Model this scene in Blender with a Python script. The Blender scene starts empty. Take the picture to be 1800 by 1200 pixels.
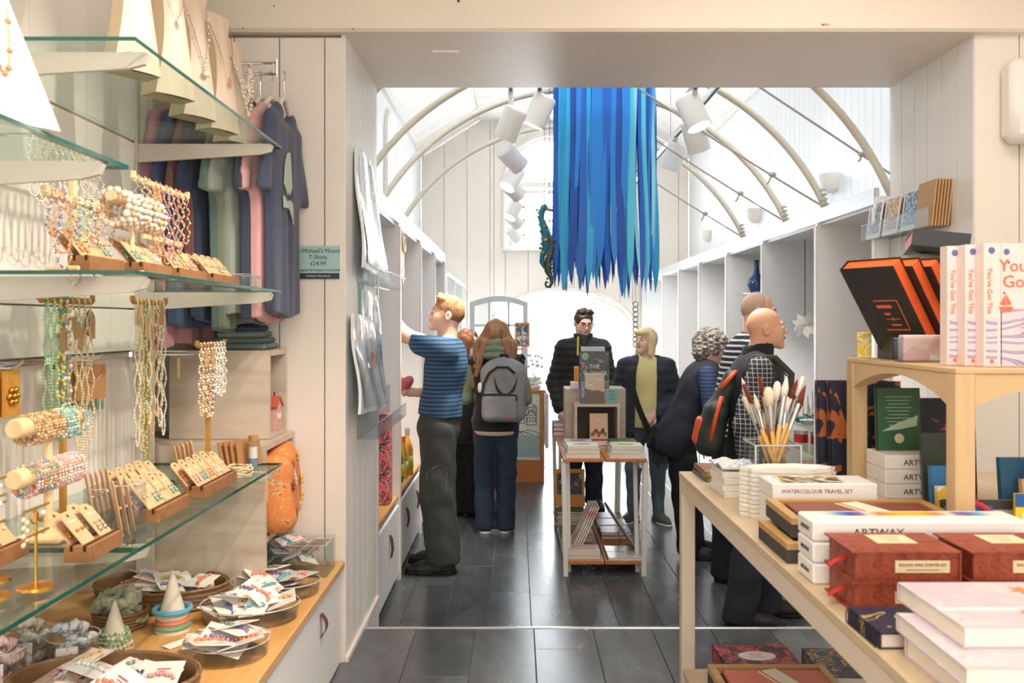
import bpy, math, random
import numpy as np
from mathutils import Vector, Matrix, Euler
R = math.radians
scene = bpy.context.scene
COL = scene.collection
F, CX, CY, CAMZ = 1500.0, 908.0, 568.0, 1.6
NF = 0.16                       # level of the near floor, one step above the long room

# ---------------------------------------------------------------- camera
cd = bpy.data.cameras.new('camera'); cam = bpy.data.objects.new('camera', cd); COL.objects.link(cam)
cam.location = (0, 0, CAMZ); cam.rotation_euler = (R(90), 0, 0)
cd.sensor_width = 36; cd.lens = 36 * F / 1800
cd.shift_x = -(CX - 900) / 1800; cd.shift_y = -(600 - CY) / 1800
cd.clip_start = 0.05; cd.clip_end = 200
cd.dof.use_dof = True; cd.dof.focus_distance = 5.2; cd.dof.aperture_fstop = 7.0
scene.camera = cam
# ---------------------------------------------------------------- exposure, sky, lights
vs = scene.view_settings
vs.view_transform = 'Standard'; vs.look = 'None'; vs.gamma = 1.0; vs.use_curve_mapping = False
vs.exposure = 0.54
w = bpy.data.worlds.new('World'); scene.world = w; w.use_nodes = True
bg = w.node_tree.nodes['Background']; bg.inputs[0].default_value = (0.86, 0.93, 1.0, 1); bg.inputs[1].default_value = 7.0

def area(name, loc, size, energy, col, target=None, rot=None, spread=None):
    l = bpy.data.lights.new(name, 'AREA'); l.shape = 'RECTANGLE'; l.size, l.size_y = size
    l.energy = energy; l.color = col
    if spread: l.spread = R(spread)
    o = bpy.data.objects.new(name, l); COL.objects.link(o); o.location = loc
    if target: o.rotation_euler = (Vector(target) - Vector(loc)).to_track_quat('-Z', 'Y').to_euler()
    elif rot: o.rotation_euler = rot
    return o
def spot(name, loc, target, energy, col, angle=60, blend=.5, rad=.03):
    l = bpy.data.lights.new(name, 'SPOT'); l.energy = energy; l.color = col
    l.spot_size = R(angle); l.spot_blend = blend; l.shadow_soft_size = rad
    o = bpy.data.objects.new(name, l); COL.objects.link(o); o.location = loc
    o.rotation_euler = (Vector(target) - Vector(loc)).to_track_quat('-Z', 'Y').to_euler()
    return o
WARM = (1.0, 0.84, 0.68); COOL = (0.90, 0.955, 1.0); NEUT = (1.0, 0.93, 0.85)
# daylight: the door, the gable window, the side window; plus two added fill lamps under the roof, out of view
area('room_fill_near', (0.58, 4.95, 4.5), (1.9, 1.0), 44, COOL, target=(0.6, 8.2, 1.0))  # added lamp that brightens the bay panels; no skylight is built
area('room_fill_far', (0.58, 10.2, 4.6), (1.7, 2.8), 12, COOL, rot=(0, 0, 0))
area('door_daylight', (0.70, 13.6, 1.25), (1.9, 2.2), 110, (0.9, 0.96, 1), target=(0.6, 6, 0.6))
area('window_daylight', (0.53, 13.5, 3.3), (1.3, 2.0), 18, (0.9, 0.96, 1), target=(0.6, 6, 1.2))
# near shop: added fill lamps overhead and behind the camera, out of view, and the jewellery spots
area('shop_fill_left', (-0.1, 0.6, 3.28), (1.2, 1.2), 18, (1.0, 0.90, 0.80), rot=(0, 0, 0))  # added area lamp, no fitting modelled; same for the right one
area('shop_fill_right', (1.3, 2.1, 3.28), (1.2, 1.4), 20, (1.0, 0.89, 0.78), rot=(0, 0, 0))
area('fill_behind_camera', (0.5, -1.25, 1.9), (2.4, 1.8), 34, (1.0, 0.95, 0.90), target=(0.4, 4, 1.3))  # added lamp for surfaces facing the camera; the wall behind has no window
spot('jewellery_spot_near', (0.55, 1.2, 3.25), (-1.2, 1.75, 1.35), 84, WARM, 58, .6, .03)
spot('jewellery_spot_mid', (0.55, 2.0, 3.25), (-1.2, 2.4, 1.25), 90, WARM, 58, .6, .03)
spot('counter_spot', (0.0, 2.4, 3.1), (-0.95, 2.9, 0.7), 45, WARM, 55, .6, .03)
spot('table_spot', (0.35, 1.0, 3.2), (1.15, 1.8, 1.1), 6, (1, .86, .70), 70, .7, .04)

# ---------------------------------------------------------------- colours and materials
def lin(c):
    if isinstance(c, str):
        c = [int(c[i:i + 2], 16) for i in (0, 2, 4)]
    r = []
    for v in c[:3]:
        v = v / 255.0
        r.append(v / 12.92 if v <= .04045 else ((v + .055) / 1.055) ** 2.4)
    return (*r, 1.0)
MATS = {}
class NT:
    def __init__(s, name):
        s.m = bpy.data.materials.new(name); s.m.use_nodes = True; s.t = s.m.node_tree
        s.b = s.t.nodes['Principled BSDF']
    def n(s, kind, **kw):
        o = s.t.nodes.new(kind)
        for k, v in kw.items():
            if k in o.bl_rna.properties.keys() and not isinstance(v, tuple): setattr(o, k, v)
            else: o.inputs[k].default_value = v
        return o
    def l(s, a, b): s.t.links.new(a, b)
    def coord(s, kind='Object', scale=(1, 1, 1), rot=(0, 0, 0)):
        tc = s.n('ShaderNodeTexCoord'); mp = s.n('ShaderNodeMapping')
        mp.inputs['Scale'].default_value = scale; mp.inputs['Rotation'].default_value = rot
        s.l(tc.outputs[kind], mp.inputs[0]); return mp.outputs[0]
    def ramp(s, fac, stops, interp='LINEAR'):
        r = s.n('ShaderNodeValToRGB'); cr = r.color_ramp; cr.interpolation = interp
        while len(cr.elements) < len(stops): cr.elements.new(.5)
        for e, (p, c) in zip(cr.elements, stops): e.position = p; e.color = lin(c)
        s.l(fac, r.inputs[0]); return r.outputs[0]
    def bump(s, h, strength, dist=.01):
        b = s.n('ShaderNodeBump'); b.inputs['Strength'].default_value = strength; b.inputs['Distance'].default_value = dist
        s.l(h, b.inputs['Height']); s.l(b.outputs[0], s.b.inputs['Normal'])
def M(name, col=None, rough=.55, metal=0., var=.06, scale=14., bump=0., spec=.5, coat=0., sheen=0., emit=0., stretch=(1, 1, 1)):
    """plain surface with a little procedural unevenness"""
    if name in MATS: return MATS[name]
    t = NT(name); b = t.b
    b.inputs['Roughness'].default_value = rough; b.inputs['Metallic'].default_value = metal
    b.inputs['Specular IOR Level'].default_value = spec
    if coat: b.inputs['Coat Weight'].default_value = coat; b.inputs['Coat Roughness'].default_value = .08
    if sheen: b.inputs['Sheen Weight'].default_value = sheen
    c = lin(col)
    if var or bump:
        v = t.coord('Object', stretch); nz = t.n('ShaderNodeTexNoise'); nz.inputs['Scale'].default_value = scale; nz.inputs['Detail'].default_value = 4
        t.l(v, nz.inputs['Vector'])
        mx = t.n('ShaderNodeMix', data_type='RGBA'); t.l(nz.outputs[0], mx.inputs[0])
        mx.inputs[6].default_value = tuple(min(1, x * (1 - var)) for x in c[:3]) + (1,)
        mx.inputs[7].default_value = tuple(min(1, x * (1 + var)) for x in c[:3]) + (1,)
        t.l(mx.outputs[2], b.inputs['Base Color'])
        if bump: t.bump(nz.outputs[0], bump)
    else: b.inputs['Base Color'].default_value = c
    if emit:
        b.inputs['Emission Color'].default_value = c; b.inputs['Emission Strength'].default_value = emit
    MATS[name] = t.m; return t.m
def wood(name, c1, c2, rough=.45, scale=(1, 1, 1), grain=7., bump=.04):
    if name in MATS: return MATS[name]
    t = NT(name); v = t.coord('Object', scale)
    n1 = t.n('ShaderNodeTexNoise'); n1.inputs['Scale'].default_value = grain; n1.inputs['Detail'].default_value = 6; n1.inputs['Distortion'].default_value = .6
    t.l(v, n1.inputs['Vector'])
    t.l(t.ramp(n1.outputs[0], [(.32, c2), (.5, c1), (.68, c2), (.8, c1)]), t.b.inputs['Base Color'])
    t.b.inputs['Roughness'].default_value = rough; t.bump(n1.outputs[0], bump, .004)
    MATS[name] = t.m; return t.m
def prt(name, stops, scale=8., kind='noise', rough=.4, stretch=(1, 1, 1), coord='Object', interp='CONSTANT', distort=1.5, detail=2., rot=(0, 0, 0), coat=0., metal=0.):
    """flat print: colours picked by a noise, voronoi or wave"""
    if name in MATS: return MATS[name]
    t = NT(name); v = t.coord(coord, stretch, rot)
    if kind == 'noise':
        n = t.n('ShaderNodeTexNoise'); n.inputs['Detail'].default_value = detail; n.inputs['Distortion'].default_value = distort
    elif kind == 'voronoi': n = t.n('ShaderNodeTexVoronoi')
    elif kind == 'cells': n = t.n('ShaderNodeTexVoronoi')
    else:
        n = t.n('ShaderNodeTexWave'); n.inputs['Distortion'].default_value = distort; n.inputs['Detail'].default_value = detail
        n.bands_direction = kind[-1].upper() if kind[-1] in 'xyz' else 'X'
    n.inputs['Scale'].default_value = scale; t.l(v, n.inputs['Vector'])
    out = n.outputs[1] if kind == 'cells' else n.outputs[0]
    if kind == 'cells':
        sp = t.n('ShaderNodeSeparateColor'); t.l(out, sp.inputs[0]); out = sp.outputs[0]
    t.l(t.ramp(out, stops, interp), t.b.inputs['Base Color'])
    t.b.inputs['Roughness'].default_value = rough; t.b.inputs['Metallic'].default_value = metal
    if coat: t.b.inputs['Coat Weight'].default_value = coat
    MATS[name] = t.m; return t.m
def glass(name, col='FFFFFF', refl=.10, alpha=.0, rough=.02):
    """thin clear sheet: see-through with a Fresnel reflection and an optional tint"""
    if name in MATS: return MATS[name]
    t = NT(name); nt = t.t
    nt.nodes.remove(t.b); out = nt.nodes['Material Output']
    tr = t.n('ShaderNodeBsdfTransparent'); tr.inputs[0].default_value = lin(col)
    gl = t.n('ShaderNodeBsdfGlossy'); gl.inputs['Roughness'].default_value = rough
    lw = t.n('ShaderNodeLayerWeight'); lw.inputs[0].default_value = .35
    mt = t.n('ShaderNodeMath', operation='MULTIPLY'); mt.inputs[1].default_value = refl * 3; t.l(lw.outputs[0], mt.inputs[0])
    ad = t.n('ShaderNodeMath', operation='ADD'); ad.inputs[1].default_value = refl * .35; t.l(mt.outputs[0], ad.inputs[0])
    mx = t.n('ShaderNodeMixShader'); t.l(ad.outputs[0], mx.inputs[0]); t.l(tr.outputs[0], mx.inputs[1]); t.l(gl.outputs[0], mx.inputs[2])
    last = mx.outputs[0]
    if alpha:
        df = t.n('ShaderNodeBsdfDiffuse'); df.inputs[0].default_value = lin(col)
        m2 = t.n('ShaderNodeMixShader'); m2.inputs[0].default_value = alpha; t.l(last, m2.inputs[1]); t.l(df.outputs[0], m2.inputs[2]); last = m2.outputs[0]
    t.l(last, out.inputs[0]); MATS[name] = t.m; return t.m

# ---------------------------------------------------------------- objects
def P(x, y, d): return Vector(((x - CX) * d / F, d, CAMZ + (CY - y) * d / F))     # a place in the room at distance d
def PZ(x, y, z): return P(x, y, (z - CAMZ) * F / (CY - y))                       # the place at height z
def tag(o, label=None, cat=None, group=None, kind=None):
    if label: o['label'] = label
    if cat: o['category'] = cat
    if group: o['group'] = group
    if kind: o['kind'] = kind
    return o
def thing(name, label, cat, loc=(0, 0, 0), rot=0, group=None):
    o = bpy.data.objects.new(name, None); COL.objects.link(o); o.empty_display_size = .05
    o.location = loc; o.rotation_euler = rot if isinstance(rot, (tuple, Euler)) else (0, 0, rot)
    return tag(o, label, cat, group)
KIDS = {}
def copy_tree(o, parent=None, label=None, loc=None, rot=None):
    c = o.copy(); COL.objects.link(c); c.parent = parent
    if parent is not None: KIDS.setdefault(parent.name, []).append(c)
    for ch in KIDS.get(o.name, []): copy_tree(ch, c)
    if label: c['label'] = label
    if loc is not None: c.location = loc
    if rot is not None: c.rotation_euler = rot if isinstance(rot, (tuple, Euler)) else (0, 0, rot)
    return c
def link(name, data, parent=None, loc=(0, 0, 0), rot=(0, 0, 0)):
    o = bpy.data.objects.new(name, data); COL.objects.link(o)
    if parent is not None: o.parent = parent; KIDS.setdefault(parent.name, []).append(o)
    o.location = loc; o.rotation_euler = rot if isinstance(rot, (tuple, Euler)) else (0, 0, rot)
    return o
I3 = Matrix.Identity(3)
def rotz(a): return Matrix.Rotation(a, 3, 'Z')
def rotx(a): return Matrix.Rotation(a, 3, 'X')
def roty(a): return Matrix.Rotation(a, 3, 'Y')
class MB:
    def __init__(s): s.v = []; s.f = []
    def add(s, vs, fs):
        n = len(s.v); s.v += [tuple(p) for p in vs]; s.f += [tuple(i + n for i in f) for f in fs]; return s
    def box(s, c, d, r=None, b=0.):
        c = Vector(c); hx, hy, hz = d[0] / 2, d[1] / 2, d[2] / 2; r = r or I3
        if not b:
            vs = [c + r @ Vector((x * hx, y * hy, z * hz)) for z in (-1, 1) for y in (-1, 1) for x in (-1, 1)]
            return s.add(vs, [(0, 2, 3, 1), (4, 5, 7, 6), (0, 1, 5, 4), (2, 6, 7, 3), (0, 4, 6, 2), (1, 3, 7, 5)])
        b = min(b, hx * .9, hy * .9, hz * .9); vs = []; ix = {}
        for x in (-1, 1):
            for y in (-1, 1):
                for z in (-1, 1):
                    for a in range(3):
                        q = [x * (hx - b), y * (hy - b), z * (hz - b)]; q[a] = (x, y, z)[a] * (hx, hy, hz)[a]
                        ix[x, y, z, a] = len(vs); vs.append(c + r @ Vector(q))
        fs = []
        for a in range(3):
            u, w_ = (a + 1) % 3, (a + 2) % 3
            for sg in (-1, 1):
                q = []
                for du, dw in ((-1, -1), (1, -1), (1, 1), (-1, 1)):
                    k = [0, 0, 0]; k[a] = sg; k[u] = du; k[w_] = dw; q.append(ix[(*k, a)])
                fs.append(q if sg > 0 else q[::-1])
            for du in (-1, 1):
                for dw in (-1, 1):
                    k0 = [0, 0, 0]; k1 = [0, 0, 0]; k0[a] = -1; k1[a] = 1
                    for k in (k0, k1): k[u] = du; k[w_] = dw
                    q = [ix[(*k0, u)], ix[(*k1, u)], ix[(*k1, w_)], ix[(*k0, w_)]]
                    fs.append(q if du * dw < 0 else q[::-1])
        for x in (-1, 1):
            for y in (-1, 1):
                for z in (-1, 1):
                    q = [ix[x, y, z, a] for a in range(3)]; fs.append(q if x * y * z > 0 else q[::-1])
        return s.add(vs, fs)
    def tube(s, pts, r, n=8, closed=False, caps=True, flat=1.):
        pts = [Vector(p) for p in pts]; m = len(pts)
        rs = r if isinstance(r, (list, tuple)) else [r] * m
        up = None; vs = []
        for i, p in enumerate(pts):
            t = (pts[(i + 1) % m] - pts[i - 1]) if closed else (pts[min(i + 1, m - 1)] - pts[max(i - 1, 0)])
            if t.length < 1e-9: t = Vector((0, 0, 1))
            t.normalize()
            if up is None: up = Vector((0, 0, 1)) if abs(t.z) < .9 else Vector((1, 0, 0))
            sd = t.cross(up)
            if sd.length < 1e-6: sd = t.orthogonal()
            sd.normalize(); up = sd.cross(t).normalized()
            for k in range(n):
                a = 2 * math.pi * k / n; vs.append(p + (sd * math.cos(a) + up * math.sin(a) * flat) * rs[i])
        fs = []
        for i in range(m if closed else m - 1):
            j = (i + 1) % m
            for k in range(n): fs.append((i * n + k, i * n + (k + 1) % n, j * n + (k + 1) % n, j * n + k))
        if caps and not closed: fs += [tuple(range(n))[::-1], tuple((m - 1) * n + k for k in range(n))]
        return s.add(vs, fs)
    def cyl(s, a, b, r0, r1=None, n=16, caps=True): return s.tube([a, b], [r0, r0 if r1 is None else r1], n, caps=caps)
    def lathe(s, prof, n=24, c=(0, 0, 0), r=None, sx=1., sy=1.):
        r = r or I3; c = Vector(c); vs = []; m = len(prof)
        for (q, z) in prof:
            for k in range(n):
                a = 2 * math.pi * k / n; vs.append(c + r @ Vector((q * math.cos(a) * sx, q * math.sin(a) * sy, z)))
        fs = [(i * n + k, i * n + (k + 1) % n, (i + 1) * n + (k + 1) % n, (i + 1) * n + k) for i in range(m - 1) for k in range(n)]
        if prof[0][0] > 1e-6: fs.append(tuple(range(n))[::-1])
        if prof[-1][0] > 1e-6: fs.append(tuple((m - 1) * n + k for k in range(n)))
        return s.add(vs, fs)
    def ball(s, c, r, nu=8, nv=5, rot=None):
        if not isinstance(r, (tuple, list)): r = (r, r, r)
        rot = rot or I3; c = Vector(c); vs = [c + rot @ Vector((0, 0, -r[2]))]
        for i in range(1, nv):
            p = math.pi * i / nv - math.pi / 2
            for k in range(nu):
                a = 2 * math.pi * k / nu; vs.append(c + rot @ Vector((r[0] * math.cos(p) * math.cos(a), r[1] * math.cos(p) * math.sin(a), r[2] * math.sin(p))))
        vs.append(c + rot @ Vector((0, 0, r[2]))); fs = []
        for k in range(nu): fs.append((0, 1 + (k + 1) % nu, 1 + k))
        for i in range(nv - 2):
            for k in range(nu):
                a = 1 + i * nu; fs.append((a + k, a + (k + 1) % nu, a + nu + (k + 1) % nu, a + nu + k))
        a = 1 + (nv - 2) * nu
        for k in range(nu): fs.append((a + k, a + (k + 1) % nu, len(vs) - 1))
        return s.add(vs, fs)
    def prism(s, poly, t, o=(0, 0, 0), u=(1, 0, 0), v=(0, 0, 1)):
        """polygon in the (u, v) plane through o, given thickness t along u x v"""
        o, u, v = Vector(o), Vector(u), Vector(v); nn = u.cross(v).normalized(); m = len(poly)
        vs = [o + u * a + v * b for a, b in poly] + [o + u * a + v * b + nn * t for a, b in poly]
        fs = [tuple(range(m))[::-1], tuple(range(m, 2 * m))] + [(i, (i + 1) % m, m + (i + 1) % m, m + i) for i in range(m)]
        return s.add(vs, fs)
    def sheet(s, fn, nu, nv, th=0., nrm=(0, 0, 1)):
        vs = [Vector(fn(i / nu, j / nv)) for j in range(nv + 1) for i in range(nu + 1)]
        w_ = nu + 1; fs = [(j * w_ + i, j * w_ + i + 1, (j + 1) * w_ + i + 1, (j + 1) * w_ + i) for j in range(nv) for i in range(nu)]
        if th:
            d = Vector(nrm) * th; k = len(vs); vs += [p - d for p in vs]
            bk = [tuple(i + k for i in f[::-1]) for f in fs]
            rim = [j * w_ for j in range(nv + 1)]; edge = [i for i in range(w_)] + [j * w_ + nu for j in range(1, nv + 1)] + [nv * w_ + i for i in range(nu - 1, -1, -1)] + [j * w_ for j in range(nv - 1, 0, -1)]
            fs = fs + bk + [(edge[(q + 1) % len(edge)], edge[q], edge[q] + k, edge[(q + 1) % len(edge)] + k) for q in range(len(edge))]
        return s.add(vs, fs)
    def mesh(s, name, mat, smooth=False):
        me = bpy.data.meshes.new(name); me.from_pydata(s.v, [], s.f)
        if smooth:
            me.polygons.foreach_set('use_smooth', [True] * len(me.polygons))
            if smooth == 'auto': me.set_sharp_from_angle(angle=R(38))
        if mat: me.materials.append(mat)
        me.update(); return me
    def build(s, name, mat, parent=None, loc=(0, 0, 0), rot=(0, 0, 0), smooth=False):
        return link(name, s.mesh(name, mat, smooth), parent, loc, rot)
def boxo(name, mat, parent, c, d, b=0., r=None): return MB().box(c, d, r, b).build(name, mat, parent)
def txt(body, size, mat, parent, loc, rot, name='lettering', align='CENTER', sx=1., ext=.0004, sp=1.):
    cu = bpy.data.curves.new(name, 'FONT'); cu.body = body; cu.size = size; cu.align_x = align; cu.align_y = 'CENTER'; cu.extrude = ext
    cu.space_character = sp; cu.resolution_u = 2; cu.materials.append(mat)
    tmp = bpy.data.objects.new('tmp_text', cu); me = bpy.data.meshes.new_from_object(tmp); bpy.data.objects.remove(tmp); bpy.data.curves.remove(cu); me.name = name
    o = link(name, me, parent, loc, rot); o.scale = (sx, 1, 1); return o
ORD = ['first', 'second', 'third', 'fourth', 'fifth', 'sixth', 'seventh', 'eighth', 'ninth', 'tenth', 'eleventh', 'twelfth', 'thirteenth', 'fourteenth', 'fifteenth', 'sixteenth']

# ---------------------------------------------------------------- implicit surfaces for bodies and cloth
def axis(lo, hi, h, fine=()):
    """grid lines from lo to hi, step h, and a finer step inside the ranges of fine"""
    out = [lo]
    while out[-1] < hi:
        p = out[-1]; st = h
        for a, b, q in fine:
            if a - q <= p <= b: st = min(st, q)
            elif p < a < p + st: st = min(st, max(q, a - p))
        out.append(p + st)
    return np.array(out, dtype=np.float32)
class SDF:
    def __init__(s, xs, ys, zs):
        s.x, s.y, s.z = xs, ys, zs; s.D = np.full((len(xs), len(ys), len(zs)), .5, dtype=np.float32)
    def sl(s, lo, hi):
        r = []
        for a, l, h in zip((s.x, s.y, s.z), lo, hi):
            i = int(np.searchsorted(a, l)); j = int(np.searchsorted(a, h)); r.append(slice(max(0, i - 1), min(len(a), j + 1)))
        return tuple(r)
    def g(s, sl): return s.x[sl[0]][:, None, None], s.y[sl[1]][None, :, None], s.z[sl[2]][None, None, :]
    def mix(s, sl, d, k, mode):
        D = s.D[sl]
        if D.size == 0: return
        d = d.astype(np.float32)
        if mode == 'add':
            h = np.clip(.5 + .5 * (D - d) / k, 0, 1); s.D[sl] = D * (1 - h) + d * h - k * h * (1 - h)
        else:
            d = -d; h = np.clip(.5 - .5 * (D - d) / k, 0, 1); s.D[sl] = D * (1 - h) + d * h + k * h * (1 - h)
    def cone(s, a, b, ra, rb, k=.02, mode='add', sq=None):
        """rounded cone a-b; sq = (direction, factor) squashes it along a direction"""
        a, b = np.array(a, float), np.array(b, float); m = max(ra, rb) + k + .04
        sl = s.sl(np.minimum(a, b) - m, np.maximum(a, b) + m); X, Y, Z = s.g(sl)
        ba = b - a; L = float(ba @ ba) + 1e-9; px, py, pz = X - a[0], Y - a[1], Z - a[2]
        t = np.clip((px * ba[0] + py * ba[1] + pz * ba[2]) / L, 0, 1)
        qx, qy, qz = px - ba[0] * t, py - ba[1] * t, pz - ba[2] * t
        q2 = qx * qx + qy * qy + qz * qz
        if sq is not None:
            n = np.array(sq[0], float); n /= np.linalg.norm(n); dd = qx * n[0] + qy * n[1] + qz * n[2]
            q2 = q2 + dd * dd * (1 / sq[1] ** 2 - 1)
        s.mix(sl, np.sqrt(q2) - (ra + (rb - ra) * t), k, mode); return s
    def ell(s, c, r, k=.02, rot=None, mode='add'):
        c = np.array(c, float); r = np.array(r, float); m = float(r.max()) + k + .04
        sl = s.sl(c - m, c + m); X, Y, Z = s.g(sl); X, Y, Z = X - c[0], Y - c[1], Z - c[2]
        if rot is not None:
            q = np.array(rot.transposed() if hasattr(rot, 'transposed') else rot.T)
            X, Y, Z = q[0, 0] * X + q[0, 1] * Y + q[0, 2] * Z, q[1, 0] * X + q[1, 1] * Y + q[1, 2] * Z, q[2, 0] * X + q[2, 1] * Y + q[2, 2] * Z
        k0 = np.sqrt((X / r[0]) ** 2 + (Y / r[1]) ** 2 + (Z / r[2]) ** 2); k1 = np.sqrt((X / r[0] ** 2) ** 2 + (Y / r[1] ** 2) ** 2 + (Z / r[2] ** 2) ** 2) + 1e-6
        s.mix(sl, k0 * (k0 - 1) / k1, k, mode); return s
    def rbox(s, c, hs, rad, k=.01, rot=None, mode='add'):
        c = np.array(c, float); m = float(np.linalg.norm(hs)) + k + .03
        sl = s.sl(c - m, c + m); X, Y, Z = s.g(sl); X, Y, Z = X - c[0], Y - c[1], Z - c[2]
        if rot is not None:
            q = np.array(rot.transposed())
            X, Y, Z = q[0, 0] * X + q[0, 1] * Y + q[0, 2] * Z, q[1, 0] * X + q[1, 1] * Y + q[1, 2] * Z, q[2, 0] * X + q[2, 1] * Y + q[2, 2] * Z
        qx, qy, qz = np.abs(X) - hs[0] + rad, np.abs(Y) - hs[1] + rad, np.abs(Z) - hs[2] + rad
        d = np.sqrt(np.maximum(qx, 0) ** 2 + np.maximum(qy, 0) ** 2 + np.maximum(qz, 0) ** 2) + np.minimum(np.maximum(qx, np.maximum(qy, qz)), 0) - rad
        s.mix(sl, d, k, mode); return s
    def cut(s, n, p):
        n = np.array(n, float); n /= np.linalg.norm(n)
        d = s.x[:, None, None] * n[0] + s.y[None, :, None] * n[1] + s.z[None, None, :] * n[2] - float(n @ np.array(p, float))
        s.D = np.maximum(s.D, d.astype(np.float32)); return s
    def disp(s, fn):
        s.D += fn(s.x[:, None, None], s.y[None, :, None], s.z[None, None, :]).astype(np.float32); return s
    def mesh(s, name, mat):
        D = s.D; D[0] = D[-1] = .1; D[:, 0] = D[:, -1] = .1; D[:, :, 0] = D[:, :, -1] = .1
        S = D < 0; n0, n1, n2 = D.shape
        cs = [(i, j, k) for i in (0, 1) for j in (0, 1) for k in (0, 1)]
        cnt = np.zeros((n0 - 1, n1 - 1, n2 - 1), np.uint8)
        for i, j, k in cs: cnt += S[i:n0 - 1 + i, j:n1 - 1 + j, k:n2 - 1 + k]
        act = np.argwhere((cnt > 0) & (cnt < 8)); idx = np.full(cnt.shape, -1, np.int32); idx[tuple(act.T)] = np.arange(len(act))
        val = np.stack([D[act[:, 0] + i, act[:, 1] + j, act[:, 2] + k] for i, j, k in cs], 1)
        acc = np.zeros((len(act), 3), np.float32); num = np.zeros((len(act), 1), np.float32)
        for a in range(8):
            for b in range(a + 1, 8):
                ca, cb = np.array(cs[a]), np.array(cs[b])
                if np.abs(ca - cb).sum() != 1: continue
                va, vb = val[:, a], val[:, b]; m = (va < 0) != (vb < 0); t = np.where(m, va / np.where(m, va - vb, 1), 0)[:, None]
                acc += np.where(m[:, None], ca + (cb - ca) * t, 0); num += m[:, None]
        f = acc / num; lo = np.stack([s.x[act[:, 0]], s.y[act[:, 1]], s.z[act[:, 2]]], 1)
        hi = np.stack([s.x[act[:, 0] + 1], s.y[act[:, 1] + 1], s.z[act[:, 2] + 1]], 1); V = lo + (hi - lo) * f
        Q = []
        for ax in range(3):
            A = np.moveaxis(S, ax, 0); ch = np.argwhere(A[:-1] != A[1:]); inv = [0, 0, 0]
            o = [ax, (ax + 1) % 3, (ax + 2) % 3]; mv = [ax] + [q for q in range(3) if q != ax]
            e = np.zeros_like(ch); 
            for c_, q in enumerate(mv): e[:, q] = ch[:, c_]
            e = e[(e[:, o[1]] > 0) & (e[:, o[2]] > 0)]
            ins = S[tuple(e.T)]; q4 = []
            for du, dv in ((0, 0), (-1, 0), (-1, -1), (0, -1)):
                c_ = e.copy(); c_[:, o[1]] += du; c_[:, o[2]] += dv; q4.append(idx[tuple(c_.T)])
            q4 = np.stack(q4, 1); q4[~ins] = q4[~ins][:, ::-1]; Q.append(q4)
        Q = np.concatenate(Q); Q = Q[(Q >= 0).all(1)]
        me = bpy.data.meshes.new(name); me.vertices.add(len(V)); me.vertices.foreach_set('co', V.ravel())
        me.loops.add(Q.size); me.loops.foreach_set('vertex_index', Q.ravel().astype(np.int32))
        me.polygons.add(len(Q)); me.polygons.foreach_set('loop_start', np.arange(0, Q.size, 4, dtype=np.int32))
        me.polygons.foreach_set('use_smooth', np.ones(len(Q), bool)); me.update(calc_edges=True)
        if mat: me.materials.append(mat)
        return me
# ================================================================ the building
PAINT = M('white_paint', 'F1EEE9', .45, var=.02, scale=3, bump=.02)
PAINTC = M('cream_paint', 'F0E8DE', .42, var=.03, scale=4, bump=.02)
PAINTB = M('cool_white_paint', 'EEF0F2', .45, var=.02, scale=3)
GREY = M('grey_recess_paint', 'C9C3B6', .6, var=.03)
BEAM = M('beam_paint', 'F0E4D4', .45, var=.05, scale=2.5, bump=.05)
ALU = M('brushed_aluminium', 'D5DADC', .28, .9, var=.08, scale=60, stretch=(1, .05, 1))
CHROME = M('chrome', 'DADADA', .12, 1., var=0)
def slate_mat():
    t = NT('slate_plank'); b = t.b; v = t.coord('Object', (1, .35, 1))
    oi = t.n('ShaderNodeObjectInfo'); ad = t.n('ShaderNodeVectorMath', operation='ADD'); t.l(v, ad.inputs[0])
    sc = t.n('ShaderNodeVectorMath', operation='SCALE'); sc.inputs[0].default_value = (7, 13, 3); t.l(oi.outputs['Random'], sc.inputs['Scale']); t.l(sc.outputs[0], ad.inputs[1])
    n1 = t.n('ShaderNodeTexNoise'); n1.inputs['Scale'].default_value = 7; n1.inputs['Detail'].default_value = 5; n1.inputs['Distortion'].default_value = .3; t.l(ad.outputs[0], n1.inputs['Vector'])
    c1 = t.ramp(n1.outputs[0], [(.3, '4A4E51'), (.5, '53575A'), (.66, '5F6467'), (.8, '4F5356')])
    hs = t.n('ShaderNodeHueSaturation'); t.l(c1, hs.inputs['Color']); mr = t.n('ShaderNodeMapRange'); mr.inputs[3].default_value = .8; mr.inputs[4].default_value = 1.15
    t.l(oi.outputs['Random'], mr.inputs[0]); t.l(mr.outputs[0], hs.inputs['Value']); t.l(hs.outputs[0], b.inputs['Base Color'])
    rr = t.n('ShaderNodeMapRange'); t.b.inputs['Specular IOR Level'].default_value = .85; rr.inputs[3].default_value = .21; rr.inputs[4].default_value = .31; t.l(n1.outputs[0], rr.inputs[0]); t.l(rr.outputs[0], b.inputs['Roughness'])
    t.bump(n1.outputs[0], .05, .003); return t.m
SLATE = slate_mat()
def struct(o): o['kind'] = 'structure'; return o
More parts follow.
